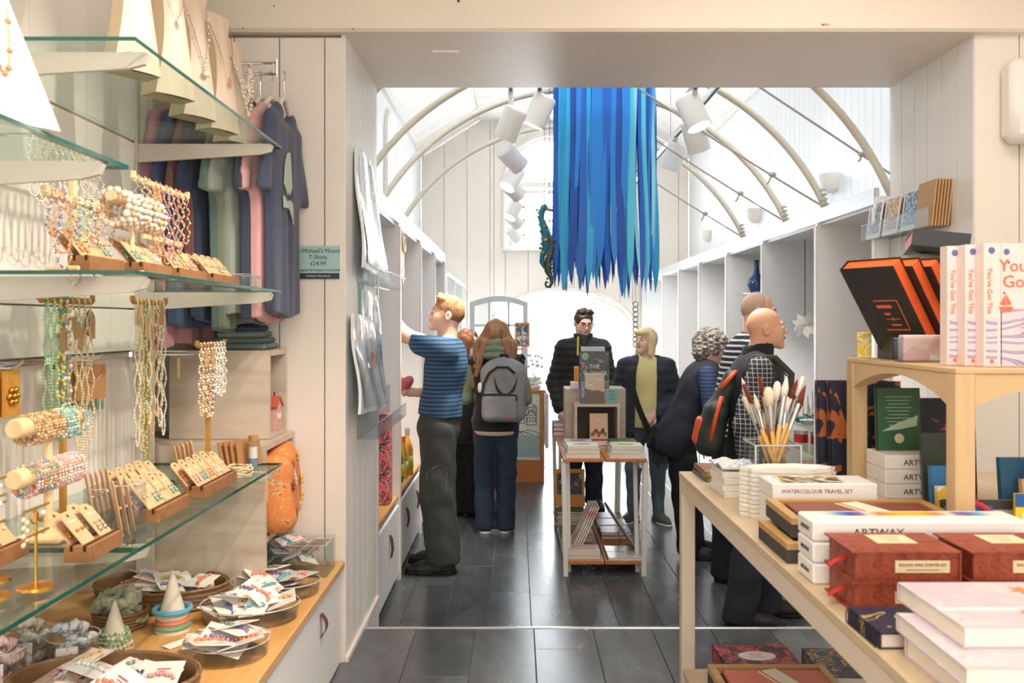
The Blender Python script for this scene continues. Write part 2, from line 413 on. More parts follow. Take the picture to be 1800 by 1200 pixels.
# floors: a slab below and every plank on it
rng = random.Random(3)
grout = M('grout', '7C8082', .8)
floor = struct(MB().box((.6, 8.6, -.06), (4.6, 9.1, .112)).build('floor', grout))
floor_near = struct(MB().box((.6, 1.4, .05), (5.4, 5.24, .212)).build('floor_near', grout))
pm = {}
def plank(parent, x0, x1, y0, y1, z):
    k = (round(x1 - x0, 3), round(y1 - y0, 3))
    if k not in pm: pm[k] = MB().box((0, 0, 0), (k[0] - .0035, k[1] - .0012, .008), b=.0015).mesh('floor_plank', SLATE)
    link('floor_plank', pm[k], parent, ((x0 + x1) / 2, (y0 + y1) / 2, z - .004))
PW = .2325
for i in range(12):
    x0 = .078 - 4 * PW + i * PW; y = 4.06 - rng.uniform(0, 2.3)
    while y < 12.8:
        a, b_ = max(y, 4.06), min(y + 2.4, 12.8)
        if b_ - a > .06: plank(floor, x0, x0 + PW, a, b_, .004)
        y += 2.4
PN = .276
for i in range(11):
    x0 = .081 - 3 * PN + i * PN; y = 1.2 - rng.uniform(0, .9)
    while y < 4.0:
        a, b_ = max(y, 1.2), min(y + .9, 4.015)
        if b_ - a > .05: plank(floor_near, x0, x0 + PN, a, b_, NF + .004)
        y += .9
nose = struct(MB().box((.6, 4.026, NF - .002), (2.7, .022, .02), b=.004).build('trim_1', ALU))
struct(MB().box((.6, 4.03, .075), (2.7, .012, .15)).build('trim_2', M('riser', '6A6E70', .5)))

bm_cache = {}
def boards(parent, o, u, v, u0, u1, wd, lo, hi, mat, th=.016, gap=.006, n=8, name='board'):
    """tongue-and-groove boards on the plane o + u*a + v*b; lo(a), hi(a) give each board's ends, holes as a list of (lo, hi)"""
    u, v, o = Vector(u), Vector(v), Vector(o); nn = u.cross(v).normalized()
    a = u0
    while a < u1 - .01:
        b_ = min(a + wd, u1); p, q = a + gap / 2, b_ - gap / 2
        simple = abs(lo(p) - lo(q)) < 1e-4 and abs(hi(p) - hi(q)) < 1e-4 and abs(hi((p + q) / 2) - hi(p)) < 1e-4 and abs(lo((p + q) / 2) - lo(p)) < 1e-4
        m = 1 if simple else n; xs = [p + (q - p) * i / m for i in range(m + 1)]
        xs2 = [x for x in xs if hi(x) - lo(x) > .004]
        if len(xs2) >= 2:
            poly = [(x, lo(x)) for x in xs2] + [(x, hi(x)) for x in reversed(xs2)]
            c = u * p + v * lo(xs2[0])
            MB().prism(poly, th, o - c, u, v).build(name, mat, parent, c)
        a = b_
def const(k): return lambda x: k
# long room: side walls, gable wall, sloping ceiling
XL, XR, YB, ZE = -1.435, 2.59, 12.83, 4.10
XF0, XF1, ZT = -.555, 1.717, 4.655
wl = struct(MB().box((XL - .05, 8.65, 2.05), (.06, 8.5, 4.2)).build('wall_left', PAINTB))
wr = struct(MB().box((XR + .05, 8.65, 2.05), (.06, 8.5, 4.2)).build('wall_right', PAINTB))
boards(wr, (XR + .02, 0, 0), (0, 1, 0), (0, 0, 1), 4.44, YB, .135, const(2.2), const(ZE), PAINTB, th=-.02)
WY0, WY1, WZ0, WZS = 9.25, 9.92, 2.9, 3.62     # side window
wrad = (WY1 - WY0) / 2
def warch(y): return WZS + math.sqrt(max(0, wrad ** 2 - (y - (WY0 + WY1) / 2) ** 2))
for (a, b_) in ((4.44, WY0), (WY1, YB)): boards(wl, (XL - .02, 0, 0), (0, 1, 0), (0, 0, 1), a, b_, .135, const(2.0), const(ZE), PAINTB, th=.02)
boards(wl, (XL - .02, 0, 0), (0, 1, 0), (0, 0, 1), WY0, WY1, .135, const(2.0), const(WZ0), PAINTB, th=.02)
boards(wl, (XL - .02, 0, 0), (0, 1, 0), (0, 0, 1), WY0, WY1, .135, warch, const(ZE), PAINTB, th=.02)
def arch_pts(x0, x1, z0, zs, n=20, rise=None):
    c, r = (x0 + x1) / 2, (x1 - x0) / 2; k = rise if rise is not None else r
    return [(x0, z0)] + [(c - r * math.cos(math.pi * i / n), zs + k * math.sin(math.pi * i / n)) for i in range(n + 1)] + [(x1, z0)]
SKYG = M('bright_sky_glass', 'FFFFFF', .3, var=0, emit=3.0)
wn1 = struct(thing('window_1', None, None)); wn1['label'] = 'narrow arched side window high on the left wall'
MB().tube([(XL + .01, y, z) for y, z in arch_pts(WY0, WY1, WZ0, WZS)], .035, 8).build('frame', PAINTC, wn1, smooth='auto')
MB().prism(arch_pts(WY0, WY1, WZ0, WZS), .01, (XL - .005, 0, 0), (0, 1, 0), (0, 0, 1)).build('pane', SKYG, wn1)
MB().box((XL + .004, (WY0 + WY1) / 2, 3.4), (.03, .03, 1.0)).build('glazing_bar', PAINT, wn1)
# gable wall with door opening and arched window
DX0, DX1, DZS, DZA = -.34, 1.745, 1.50, 2.085
GX0, GX1, GZ0, GZS = -.17, 1.21, 2.72, 3.72
def darch(x): return DZS + (DZA - DZS) * math.sqrt(max(0, 1 - ((x - (DX0 + DX1) / 2) / ((DX1 - DX0) / 2)) ** 2))
def garch(x):
    r = (GX1 - GX0) / 2; return GZS + math.sqrt(max(0, r * r - (x - (GX0 + GX1) / 2) ** 2))
def roof(x):
    if x < XF0: return ZE + (ZT - ZE) * (x - XL) / (XF0 - XL)
    if x > XF1: return ZT - (ZT - ZE) * (x - XF1) / (XR - XF1)
    return ZT
wb = struct(MB().box((XL + .1, YB + .12, 2.3), (.2, .1, 4.6)).build('wall_back', PAINTC))
xs = [XL, XL + .39, XL + .75, DX0]; PB = (0, YB, 0)
def back(u0, u1, lo, hi): boards(wb, (0, YB + .035, 0), (1, 0, 0), (0, 0, 1), u0, u1, 9., lo, hi, PAINTC, th=-.02, gap=0., n=60, name='backing'); boards(wb, PB, (1, 0, 0), (0, 0, 1), u0, u1, .345, lo, hi, PAINTC, th=-.03, n=14)
back(XL, DX0, const(0), roof); back(DX1, XR, const(0), roof)
back(DX0, GX0, darch, roof); back(GX1, DX1, darch, roof)
back(GX0, GX1, darch, const(GZ0)); back(GX0, GX1, garch, roof)
# reveals: the thick stone wall seen inside the openings
def reveal(name, pts, y0, y1, th=.03):
    m = MB(); n = len(pts)
    vs = [(x, y, z) for y in (y0, y1) for x, z in pts]
    m.add(vs, [(i, i + 1, n + i + 1, n + i) for i in range(n - 1)]); return struct(m.build(name, PAINTC, None))
reveal('wall_reveal_door', arch_pts(DX0, DX1, 0, DZS, 24, DZA - DZS), YB, YB + .45)
reveal('wall_reveal_window', arch_pts(GX0, GX1, GZ0, GZS, 24), YB, YB + .30)
MB().tube([(x, YB - .01, z) for x, z in arch_pts(DX0 - .03, DX1 + .03, 0, DZS, 24, DZA - DZS + .03)], .035, 8).build('trim_3', PAINTC)['kind'] = 'structure'
MB().tube([(x, YB - .01, z) for x, z in arch_pts(GX0 - .02, GX1 + .02, GZ0, GZS, 24)], .03, 8).build('trim_4', PAINTC)['kind'] = 'structure'
MB().box(((GX0 + GX1) / 2, YB - .03, GZ0 - .02), (GX1 - GX0 + .14, .12, .04), b=.01).build('trim_5', PAINT)['kind'] = 'structure'
# gable window: fanlight above a small-paned sash
wn2 = struct(thing('window_2', None, None)); wn2['label'] = 'tall arched gable window with a fanlight over small panes'
wy = YB + .14
MB().tube([(x, wy, z) for x, z in arch_pts(GX0 + .02, GX1 - .02, GZ0 + .02, GZS, 24)], .04, 6).build('frame', PAINT, wn2)
MB().box(((GX0 + GX1) / 2, wy, GZS - .02), (GX1 - GX0, .06, .08)).box(((GX0 + GX1) / 2, wy, GZS - .13), (GX1 - GX0, .06, .05)).build('transom', PAINT, wn2)
gc = (GX0 + GX1) / 2; gr = (GX1 - GX0) / 2
for k in range(1, 6):
    a = math.pi * k / 6
    MB().cyl((gc + .26 * math.cos(a), wy, GZS + .26 * math.sin(a)), (gc + gr * math.cos(a), wy, GZS + gr * math.sin(a)), .012, n=6).build('glazing_bar', PAINT, wn2)
for rr in (.26, .5): MB().tube([(gc + rr * math.cos(math.pi * i / 16), wy, GZS + rr * math.sin(math.pi * i / 16)) for i in range(17)], .011, 6).build('glazing_bar', PAINT, wn2)
for k in range(1, 5): MB().box((GX0 + (GX1 - GX0) * k / 5, wy, (GZ0 + GZS) / 2 - .06), (.022, .03, GZS - GZ0 - .1)).build('glazing_bar', PAINT, wn2)
for k in range(1, 4): MB().box((gc, wy, GZ0 + (GZS - GZ0 - .14) * k / 4), (GX1 - GX0, .03, .022 if k != 2 else .05)).build('glazing_bar', PAINT, wn2)
MB().prism(arch_pts(GX0, GX1, GZ0, GZS, 24), .005, (0, wy + .02, 0), (1, 0, 0), (0, 0, 1)).build('pane', glass('window_glass', 'FFFFFF', .05), wn2)
# doors
WG = glass('door_glass', 'FAFCFC', .10, alpha=.04)
d1 = struct(thing('door_1', None, None)); d1['label'] = 'white arched right door leaf with three panes, nearly closed'
dy = YB + .12; lx0, lx1 = 1.10, 1.735
def dleaf(x): return darch(x) - .02
m = MB(); m.box((lx0 + .06, dy, dleaf(lx0 + .06) / 2), (.13, .05, dleaf(lx0 + .06))); m.box((lx1 - .05, dy, .8), (.1, .05, 1.6)); m.build('stile', PAINT, d1)
MB().tube([(lx0 + (lx1 - lx0) * i / 12, dy, dleaf(lx0 + (lx1 - lx0) * i / 12) - .05) for i in range(13)], .06, 6).build('top_rail', PAINT, d1)
for z in (1.62, 1.30): boxo('glazing_bar', PAINT, d1, ((lx0 + lx1) / 2, dy, z), (lx1 - lx0, .04, .035))
boxo('door_panel', PAINT, d1, ((lx0 + lx1) / 2, dy, .48), (lx1 - lx0, .045, .92))
boxo('pane', WG, d1, ((lx0 + lx1) / 2, dy, 1.4), (lx1 - lx0 - .2, .006, .95))
DG = M('grey_door_paint', 'AEB0B2', .4, var=.03)
d2 = struct(thing('door_2', None, None)); d2['label'] = 'grey arched left door leaf with small panes, folded open inside'
ex0, ex1, ey = (826 - CX) / F * 12.2, (928 - CX) / F * 12.2, 12.2
def etop(x): return 1.90 + .09 * math.sin(math.pi * (x - ex0) / (ex1 - ex0))
for x in (ex0 + .035, ex1 - .035): boxo('stile', DG, d2, (x, ey, etop(x) / 2 - .02), (.07, .05, etop(x) - .04))
MB().prism([(ex0 + (ex1 - ex0) * i / 12, etop(ex0 + (ex1 - ex0) * i / 12)) for i in range(13)] + [(ex1 - (ex1 - ex0) * i / 12, etop(ex1 - (ex1 - ex0) * i / 12) - .08) for i in range(13)], .056, (0, ey + .028, 0), (1, 0, 0), (0, 0, 1)).build('top_rail', DG, d2)
for k in (1, 2): boxo('glazing_bar', DG, d2, (ex0 + (ex1 - ex0) * k / 3, ey, 1.37), (.03, .035, 1.1))
for z in (1.57, 1.23, .88): boxo('glazing_bar', DG, d2, ((ex0 + ex1) / 2, ey, z), (ex1 - ex0, .035, .03))
boxo('door_panel', DG, d2, ((ex0 + ex1) / 2, ey, .43), (ex1 - ex0 - .1, .03, .86))
boxo('pane', WG, d2, ((ex0 + ex1) / 2, ey, 1.38), (ex1 - ex0 - .1, .006, 1.06))
# ceiling of the long room
ce = struct(MB().box((.58, 8.6, ZT + .05), (2.4, 8.5, .05)).build('ceiling', PAINT))
def slope(x0, z0, x1, z1):
    u = Vector((0, 1, 0)); v = Vector((x1 - x0, 0, z1 - z0)); L = v.length; v.normalize()
    sg = -1 if u.cross(v).z > 0 else 1
    boards(ce, (x0, 0, z0), u, v, 4.3, YB, .42, const(0), const(L), PAINT, th=.02 * -sg, gap=.008)
slope(XL, ZE, XF0, ZT); slope(XR, ZE, XF1, ZT)
boards(ce, (XF0, 0, ZT), (0, 1, 0), (1, 0, 0), 4.3, YB, .42, const(0), const(XF1 - XF0), PAINT, th=.02, gap=.008)
struct(MB().box((XL + .02, 8.6, ZE), (.05, 8.5, .04)).build('trim_6', PAINT)); struct(MB().box((XR - .02, 8.6, ZE), (.05, 8.5, .04)).build('trim_7', PAINT))
# outside
struct(MB().box((0, 23, -.1), (30, 20, .1)).build('ground_outside', M('pale_paving', 'F0EFEA', .9)))

# ------------------------------------------------ near shop: wing, beam, jamb, walls
YW, YJ = 3.618, 4.44
XW, XJ = -.726, 1.94
ZS = CAMZ + 1.222
wf = struct(MB().box((-1.42, (YW + YJ) / 2 + .02, NF / 2 + ZS / 2 - .06), (1.32, YJ - YW - .04, ZS + .04)).build('wall_partition_left', PAINTC))
boards(wf, (0, YW + .02, 0), (1, 0, 0), (0, 0, 1), XW - .19 * 5.5, XW, .1915, const(NF), const(ZS - .012), PAINTC, th=.02, gap=.005)
boards(wf, (XW - .018, 0, 0), (0, 1, 0), (0, 0, 1), YW + .004, YJ, .135, const(.0), const(ZS), PAINT, th=.018, gap=.005)
struct(MB().box((XW + .006, (YW + YJ) / 2, NF + .012), (.014, YJ - YW, .024)).build('baseboard_left', PAINTC))
wj = struct(MB().box((2.7, (YW + YJ) / 2 + .02, NF / 2 + ZS / 2 - .06), (1.48, YJ - YW - .04, ZS + .04)).build('wall_partition_right', PAINTC))
boards(wj, (0, YW + .02, 0), (1, 0, 0), (0, 0, 1), XJ, XJ + 1.0, .1915, const(NF), const(ZS), PAINTC, th=.02, gap=.005)
boards(wj, (XJ + .018, 0, 0), (0, 1, 0), (0, 0, 1), YW + .004, YJ, .135, const(0), const(ZS), PAINT, th=-.018, gap=.005)
beam = struct(MB().box((.6, (YW - .05 + YJ) / 2, ZS + .35), (5.2, YJ - YW + .05, .70), b=.012).build('ceiling_beam', BEAM))
for x, y in ((806, 2), (482, 11), (427, 50), (621, 51), (1447, 44)):
    p = P(x, y, YW - .051); MB().cyl(p, p + Vector((0, -.002, 0)), .006 if x == 806 else .003, n=8).build('nail_hole', M('nail_hole', '5C4636', .8), beam)
boxo('wood_scar', M('raw_scar', 'D9B08C', .7), beam, P(1450, 43, YW - .0515), (.03, .002, .008))
boxo('cable_clip', PAINTC, beam, P(780, 72, YW - .0) + Vector((0, .1, -.016)), (.12, .03, .012), b=.004)
# left wall: white boards in three tiers up to y = 3.14, then a deeper grey recess
XS = -1.36
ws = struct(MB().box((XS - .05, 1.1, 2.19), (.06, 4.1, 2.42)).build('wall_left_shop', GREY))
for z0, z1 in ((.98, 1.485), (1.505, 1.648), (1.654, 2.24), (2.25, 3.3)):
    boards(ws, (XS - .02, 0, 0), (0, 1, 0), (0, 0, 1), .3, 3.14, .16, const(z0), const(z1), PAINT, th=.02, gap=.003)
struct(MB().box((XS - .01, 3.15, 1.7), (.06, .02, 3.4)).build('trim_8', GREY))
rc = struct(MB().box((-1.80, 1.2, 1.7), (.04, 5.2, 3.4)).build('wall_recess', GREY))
struct(MB().box((XS + .008, 1.7, 1.492), (.022, 2.8, .016)).build('trim_9', CHROME))
# rest of the shop, behind and beside the camera
for nm, c, d in (('wall_right_shop', (3.0, 1.1, 1.7), (.06, 5.2, 3.4)), ('wall_behind', (.6, -1.5, 1.7), (5, .06, 3.4)), ('ceiling_shop', (.6, 1.1, 3.43), (5.2, 5.4, .06)), ('wall_above_beam', (.6, 4.4, 3.9), (5.2, .06, 1.6))):
    struct(MB().box(c, d).build(nm, PAINTC))

# ------------------------------------------------ hoops, ropes, sconces, tracks, lamps
HOOP = M('pale_steam_bent_wood', 'DED6C4', .45, var=.06, scale=20)
HC, HR, HA = .437, 1.61, 3.245
ROPE = M('grey_rope', 'B9B2AC', .8, var=.15, scale=80)
hl = ['nearest', 'second', 'third', 'farthest']
for i, (y, rr, ap) in enumerate(((4.66, 1.75, 3.36), (5.24, HR, HA), (6.0, HR, HA), (7.12, HR, HA))):
    t = thing('wooden_hoop', f'pale bent wooden hoop arching under the roof, {hl[i]} of the four', 'hoop', (HC, y, ap - rr), 0, 'roof hoops')
    a0 = math.asin((2.30 - (ap - rr)) / rr)
    MB().tube([(rr * math.cos(a0 + (math.pi - 2 * a0) * k / 48), 0, rr * math.sin(a0 + (math.pi - 2 * a0) * k / 48)) for k in range(49)], .022, 10).build('hoop', HOOP, t, smooth=True)
    xf = rr * math.cos(a0); zf = rr * math.sin(a0)
    if i:
        MB().tube([(xf + .012 * math.cos(q * .9) * (1.4 + q * .02) - q * .001, .03 * math.sin(q * .9), zf + .004 * q - .02) for q in range(40)], .007, 5).build('rope_lashing', ROPE, t)
        r_ = thing('tie_rope', f'thin tie rope sloping from the {hl[i]} hoop foot to the apex', 'rope', (HC + xf - .02, y + .04, 2.33), 0, 'hoop ropes')
        L = xf - .1; MB().tube([(-L * k / 10, 0, .65 * L * k / 10 - .02 * math.sin(math.pi * k / 10)) for k in range(11)], .006, 6).build('rope', ROPE, r_)
        MB().ball((-.3, 0, .19), (.025, .016, .016), 8, 5).tube([(-.3, 0, .19), (-.32, 0, .15), (-.33, .01, .13)], .006, 5).build('knot', ROPE, r_)
r_ = thing('tie_rope', 'tie rope passing the right corner in front of the other ropes', 'rope', (2.3, 4.75, 2.3), 0, 'hoop ropes')
pa, pb = P(1341, 157, 4.75), P(1545, 292, 4.75); MB().cyl(pa - (pb - pa) * .5 - r_.location, pb + (pb - pa) * .1 - r_.location, .006, n=6).build('rope', ROPE, r_)
pk = P(1515, 271, 4.75) - r_.location; MB().ball(pk, (.022, .016, .016)).tube([pk, pk + Vector((-.01, 0, -.03)), pk + Vector((-.02, 0, -.04))], .006, 5).build('knot', ROPE, r_)
PLAS = M('plaster_white', 'EFE9E0', .6, var=.02)
for i, (x, y) in enumerate(((1467, 318), (1332, 376), (1247, 412))):
    d = XR * F / (x - CX); p = P(x, y, d)
    t = thing('wall_uplight', f'half-bowl plaster uplight on the right wall, {hl[i] if i < 2 else "third"} along', 'wall light', (XR, d, p.z), 0, 'right wall uplights')
    prof = [(.001, -.10), (.06, -.095), (.1, -.06), (.12, 0), (.125, .055), (.112, .055), (.1, -.03), (.05, -.07), (.001, -.075)]
    m = MB(); n = 20
    vs = [(-q * math.sin(math.pi * k / n), q * math.cos(math.pi * k / n), z) for q, z in prof for k in range(n + 1)]
    m.add(vs, [(a * (n + 1) + k, a * (n + 1) + k + 1, (a + 1) * (n + 1) + k + 1, (a + 1) * (n + 1) + k) for a in range(len(prof) - 1) for k in range(n)])
    m.build('bowl', PLAS, t, smooth='auto'); boxo('back_plate', PLAS, t, (-.008, 0, -.02), (.012, .2, .12))
    MB().ball((-.06, 0, .0), .022).build('bulb', M('lit_bulb', 'FFF4E0', .3, var=0, emit=6), t)
    l = bpy.data.lights.new('uplight', 'POINT'); l.energy = 3; l.color = WARM; l.shadow_soft_size = .03
    lo = bpy.data.objects.new('uplight', l); COL.objects.link(lo); lo.location = (XR - .07, d, p.z + .10)
LAMPW = M('white_lamp_shell', 'F4F2EE', .35, var=.01)
LIT = M('lit_lamp_face', 'FFF6EA', .3, var=0, emit=9)
DARK = M('lamp_inside', '9AA6A8', .5, var=.02)
def track(nm, x, z, y0, y1, lab):
    t = thing(nm, lab, 'lighting track', (x, y0, z), 0, 'lighting tracks')
    boxo('rail', ALU, t, (0, (y1 - y0) / 2, 0), (.034, y1 - y0, .036), b=.004); boxo('slot', M('black_slot', '2A2A2C', .5), t, (0, (y1 - y0) / 2, -.019), (.012, y1 - y0 - .04, .004))
    for k in range(4):
        yy = .3 + (y1 - y0 - .6) * k / 3; MB().cyl((0, yy, .018), (0, yy, ZT - z - .02), .003, n=6).build('suspension_wire', CHROME, t)
track('lighting_track', -.035, CAMZ + 1.43, 4.6, 12.3, 'aluminium lighting track hanging left of the blue ribbons')
track("lighting_track", 1.15, CAMZ + 1.36, 4.6, 9.6, 'aluminium lighting track hanging right of the blue ribbons')
def track_lamp(pos, zr, aim, lab, lit=True, energy=14, length=.20, rad=.074):
    pos = Vector(pos); aim = Vector(aim); dr = (aim - pos).normalized()
    t = thing('track_lamp', lab, 'spotlight', pos, 0, 'track spotlights')
    q = dr.to_track_quat('Z', 'Y').to_matrix()
    MB().lathe([(.02, -length / 2), (rad - .012, -length / 2), (rad - .004, -length / 2 + .006), (rad, -length / 2 + .02), (rad, length / 2), (rad - .006, length / 2), (rad - .008, length / 2 - .02)], 28, r=q).build('shell', LAMPW, t, smooth='auto')
    MB().lathe([(.001, length / 2 - .018), (rad - .008, length / 2 - .018), (rad - .008, length / 2 - .014), (.001, length / 2 - .012)], 24, r=q).build('lamp_face', LIT if lit else DARK, t)
    MB().cyl((0, 0, 0), (0, 0, zr - pos.z - .01), .011, n=10).ball((0, 0, rad), .02, 8, 6).build('stem', LAMPW, t)
    boxo('adapter', LAMPW, t, (0, 0, zr - pos.z - .03), (.034, .12, .03), b=.004)
    if lit:
        o = spot('track_beam', pos + dr * (length / 2 + .005), pos + dr * 3, energy, (1.0, .90, .78), 50, .6, .05)
ZR1, ZR2 = CAMZ + 1.43, CAMZ + 1.36
LE = 85
lampspec = [(898, 217, 5.25, (-1, 6.0, .6), 'first on the left track, lit, aimed left and down'), (903, 277, 6.35, (1.9, 8.0, 1.1), 'second on the left track, seen from its back, below the first'),
            (903, 314, 7.3, (-1.2, 6.4, .8), 'third on the left track, lit, aimed left'), (904, 332, 7.75, (1.9, 9.6, 1.1), 'fourth on the left track, tucked behind the third'), (904, 370, 9.4, (-1.2, 8.5, .6), 'fifth on the left track, facing left'),
            (904, 386, 9.9, (1.9, 11.4, 1.0), 'sixth on the left track, tucked behind the fifth'), (905, 412, 11.7, (1.7, 12.6, .9), 'last on the left track, small against the gable window'), (905, 424, 11.95, (-.6, 11.4, .4), 'last but one on the left track, below the gable window sill')]
for x, y, d, aim, lab in lampspec:
    p = P(x, y, d); track_lamp((-.035, d, p.z), ZR1, aim, f'white cylinder spotlight {lab}', True, LE)
p = P(948, 195, 5.35); track_lamp((p.x, 5.35, p.z), ZR1 + .03, (-.9, 5.6, .6), 'white cylinder spotlight close left of the blue ribbons, lit', True, LE)
track('lighting_track', p.x, ZR1 + .03, 4.6, 5.9, 'short lighting track stub just left of the ribbons')
for x, y, d, aim, lab, lit in ((1218, 197, 4.95, (1.9, 4.4, .4), 'first on the right, lit, aimed right', True), (1222, 238, 5.35, (2.0, 6.3, .2), 'second on the right track, half behind the first', True), (1185, 275, 6.2, (.5, 6.8, .9), 'third on the right track, unlit greenish mouth facing left', False)):
    p = P(x, y, d); track_lamp((p.x, d, p.z), ZR2, aim, f'white cylinder spotlight {lab}', lit, LE)
p = P(1218, 197, 4.95); track('lighting_track', p.x, ZR2, 4.6, 5.15, 'short lighting track stub right of the ribbons')
# ================================================================ shelving bays along the long room
OAK = wood('oak_top', 'D9A868', 'CB965A', .4, (1, .15, 1), 9)
GOAK = wood('grey_oak', 'CDBFAE', 'BDAD9B', .5, (.15, 1, 1), 10)
LEATHER = M('brown_leather', '6B3A26', .5, var=.15, scale=40)
LAMI = M('white_laminate', 'F0F1F3', .35, var=.01)
SLOT = M('slotted_steel', 'C9CCCE', .35, .6, var=.02); HOLE = M('slot_hole', '36373B', .7, var=0)
BAYS = [4.46, 5.33, 6.50, 7.62, 8.75, 9.85, 10.95, 12.1, 12.78]
sl_me = None
def bay(side, i, y0, y1, top, depth, xf, lab, last=False):
    """one shelving bay; its front at xf, running back from the front"""
    sg = -1 if side == 'left' else 1
    t = thing('shelving_bay', lab, 'shelf unit', (xf, y0, 0), 0, f'white shelving bays on the {side}')
    L = y1 - y0; h = top
    boxo('side_panel', LAMI, t, (sg * depth / 2, .0, h / 2), (depth, .032, h))
    if last: boxo('side_panel', LAMI, t, (sg * depth / 2, L - .03, h / 2), (depth, .032, h))
    boxo('back_panel', LAMI, t, (sg * (depth - .015), L / 2, h / 2), (.02, L, h))
    boxo('top_board', LAMI, t, (sg * depth / 2, L / 2 + .016, h - .045), (depth - .04, L - .03, .022))
    boxo('light_rail', ALU, t, (sg * .012, L / 2, h + .005), (.028, L, .085), b=.003)
    boxo('edge_strip', PAINTC, t, (sg * -.004, 0, h / 2 - .03), (.01, .036, h - .06))
    st = boxo('slotted_standard', SLOT, t, (sg * (depth - .03), L * .5, 1.4), (.014, .026, 1.7))
    m = MB()
    for k in range(34): m.box((0, 0, .57 + k * .05), (.003, .014, .030))
    hb = m.build('slot_row', HOLE, st, (sg * (depth - .038), L * .5, 0)); hb['kind'] = 'stuff'
    return t
def cabinet(side, i, y0, y1, h, depth, xf, doors, lab):
    sg = -1 if side == 'left' else 1
    t = thing('base_cabinet', lab, 'cabinet', (xf, y0, 0), 0, f'low cabinets under the {side} bays')
    L = y1 - y0 - .036
    boxo('body', LAMI, t, (sg * (depth / 2 + .01), L / 2 + .018, h / 2 + .03), (depth - .05, L, h - .08)); boxo('plinth', M('dark_plinth', '505256', .6), t, (sg * (depth / 2 + .03), L / 2, .03), (depth - .06, L, .06))
    for k in range(doors):
        w = L / doors; d = boxo('door', LAMI, t, (sg * .008, .018 + w * (k + .5), h / 2 + .01), (.018, w - .005, h - .085), b=.002)
        lp = [(-sg * .004, 0, .05), (-sg * .016, .004, .03), (-sg * .022, .006, -.03), (-sg * .012, 0, -.075), (-sg * .020, -.006, -.03), (-sg * .012, -.004, .03), (-sg * .004, 0, .05)]
        MB().tube(lp, .0065, 6, caps=True).build('handle', LEATHER, d, (0, .018 + w * (k + .5) , h - .17))
    return t
def worktop(side, y0, y1, h, depth, xf, lab):
    sg = -1 if side == 'left' else 1
    o = MB().box((sg * (depth / 2 - .01), (y1 - y0) / 2, 0), (depth - .03, y1 - y0 - .038, .024), b=.003).build('oak_worktop', OAK, None, (xf, y0, h - .014)); return tag(o, lab, 'worktop', f'oak worktops in the {side} bays')
LX, RX, HT = -.731, 1.872, 2.262
for i in range(4):
    y0, y1 = BAYS[i], BAYS[i + 1]
    bay('left', i, y0, y1, HT, .69, LX, f'tall white shelving bay on the left, {ORD[i]} from the partition', i == 3)
    cabinet('left', i, y0, y1, .505, .69, LX, 1 if i == 0 else 2, f'low white cabinet with leather loop handles, {ORD[i]} on the left')
    worktop('left', y0, y1, .53, .69, LX, f'oak worktop on the {ORD[i]} left cabinet')
for i, (y0, y1) in enumerate(((8.95, 10.2), (10.2, 11.5), (11.5, 12.7))):
    t = thing('low_shelving_bay', f'lower white shelving bay at the far left, {ORD[i]} from the tall bays', 'shelf unit', (LX, y0, 0), 0, 'lower shelving bays far left')
    boxo('side_panel', LAMI, t, (-.345, 0, 1.06), (.69, .035, 2.12)); boxo('back_panel', LAMI, t, (-.67, (y1 - y0) / 2, 1.06), (.02, y1 - y0, 2.12)); boxo('light_rail', ALU, t, (-.01, (y1 - y0) / 2, 2.12), (.03, y1 - y0, .05)); boxo('shelf', LAMI, t, (-.345, (y1 - y0) / 2, .6), (.66, y1 - y0 - .04, .03))
for i in range(8):
    y0, y1 = BAYS[i], BAYS[i + 1]
    bay('right', i, y0, y1, HT, .70, RX, f'tall white shelving bay on the right, {ORD[i]} from the jamb', i == 7)
    cabinet('right', i, y0, y1, .505, .70, RX, 1 if y1 - y0 < 1 else 2, f'low white cabinet under the {ORD[i]} right bay')
    worktop('right', y0, y1, .53, .70, RX, f'oak worktop on the {ORD[i]} right cabinet')
# things lying on top of the right shelves
t = thing('cable_coil', 'red and black cable coil lying on the far right shelf top', 'cable', (RX + .12, 10.7, HT - .035))
m = MB().tube([(.0 + .09 * math.cos(a * .5), .55 * math.sin(a * .5) * (1 - a * .004), .03 + .05 * abs(math.sin(a * .9))) for a in range(40)], .012, 6); m.build('red_cable', M('red_cable', 'E0543A', .5), t)
MB().tube([(.05 + .08 * math.cos(a * .4), .8 * math.sin(a * .33), .02 + .06 * abs(math.sin(a * .7))) for a in range(60)], .007, 6).build('black_cable', M('black_cable', '3A3A3C', .5), t)
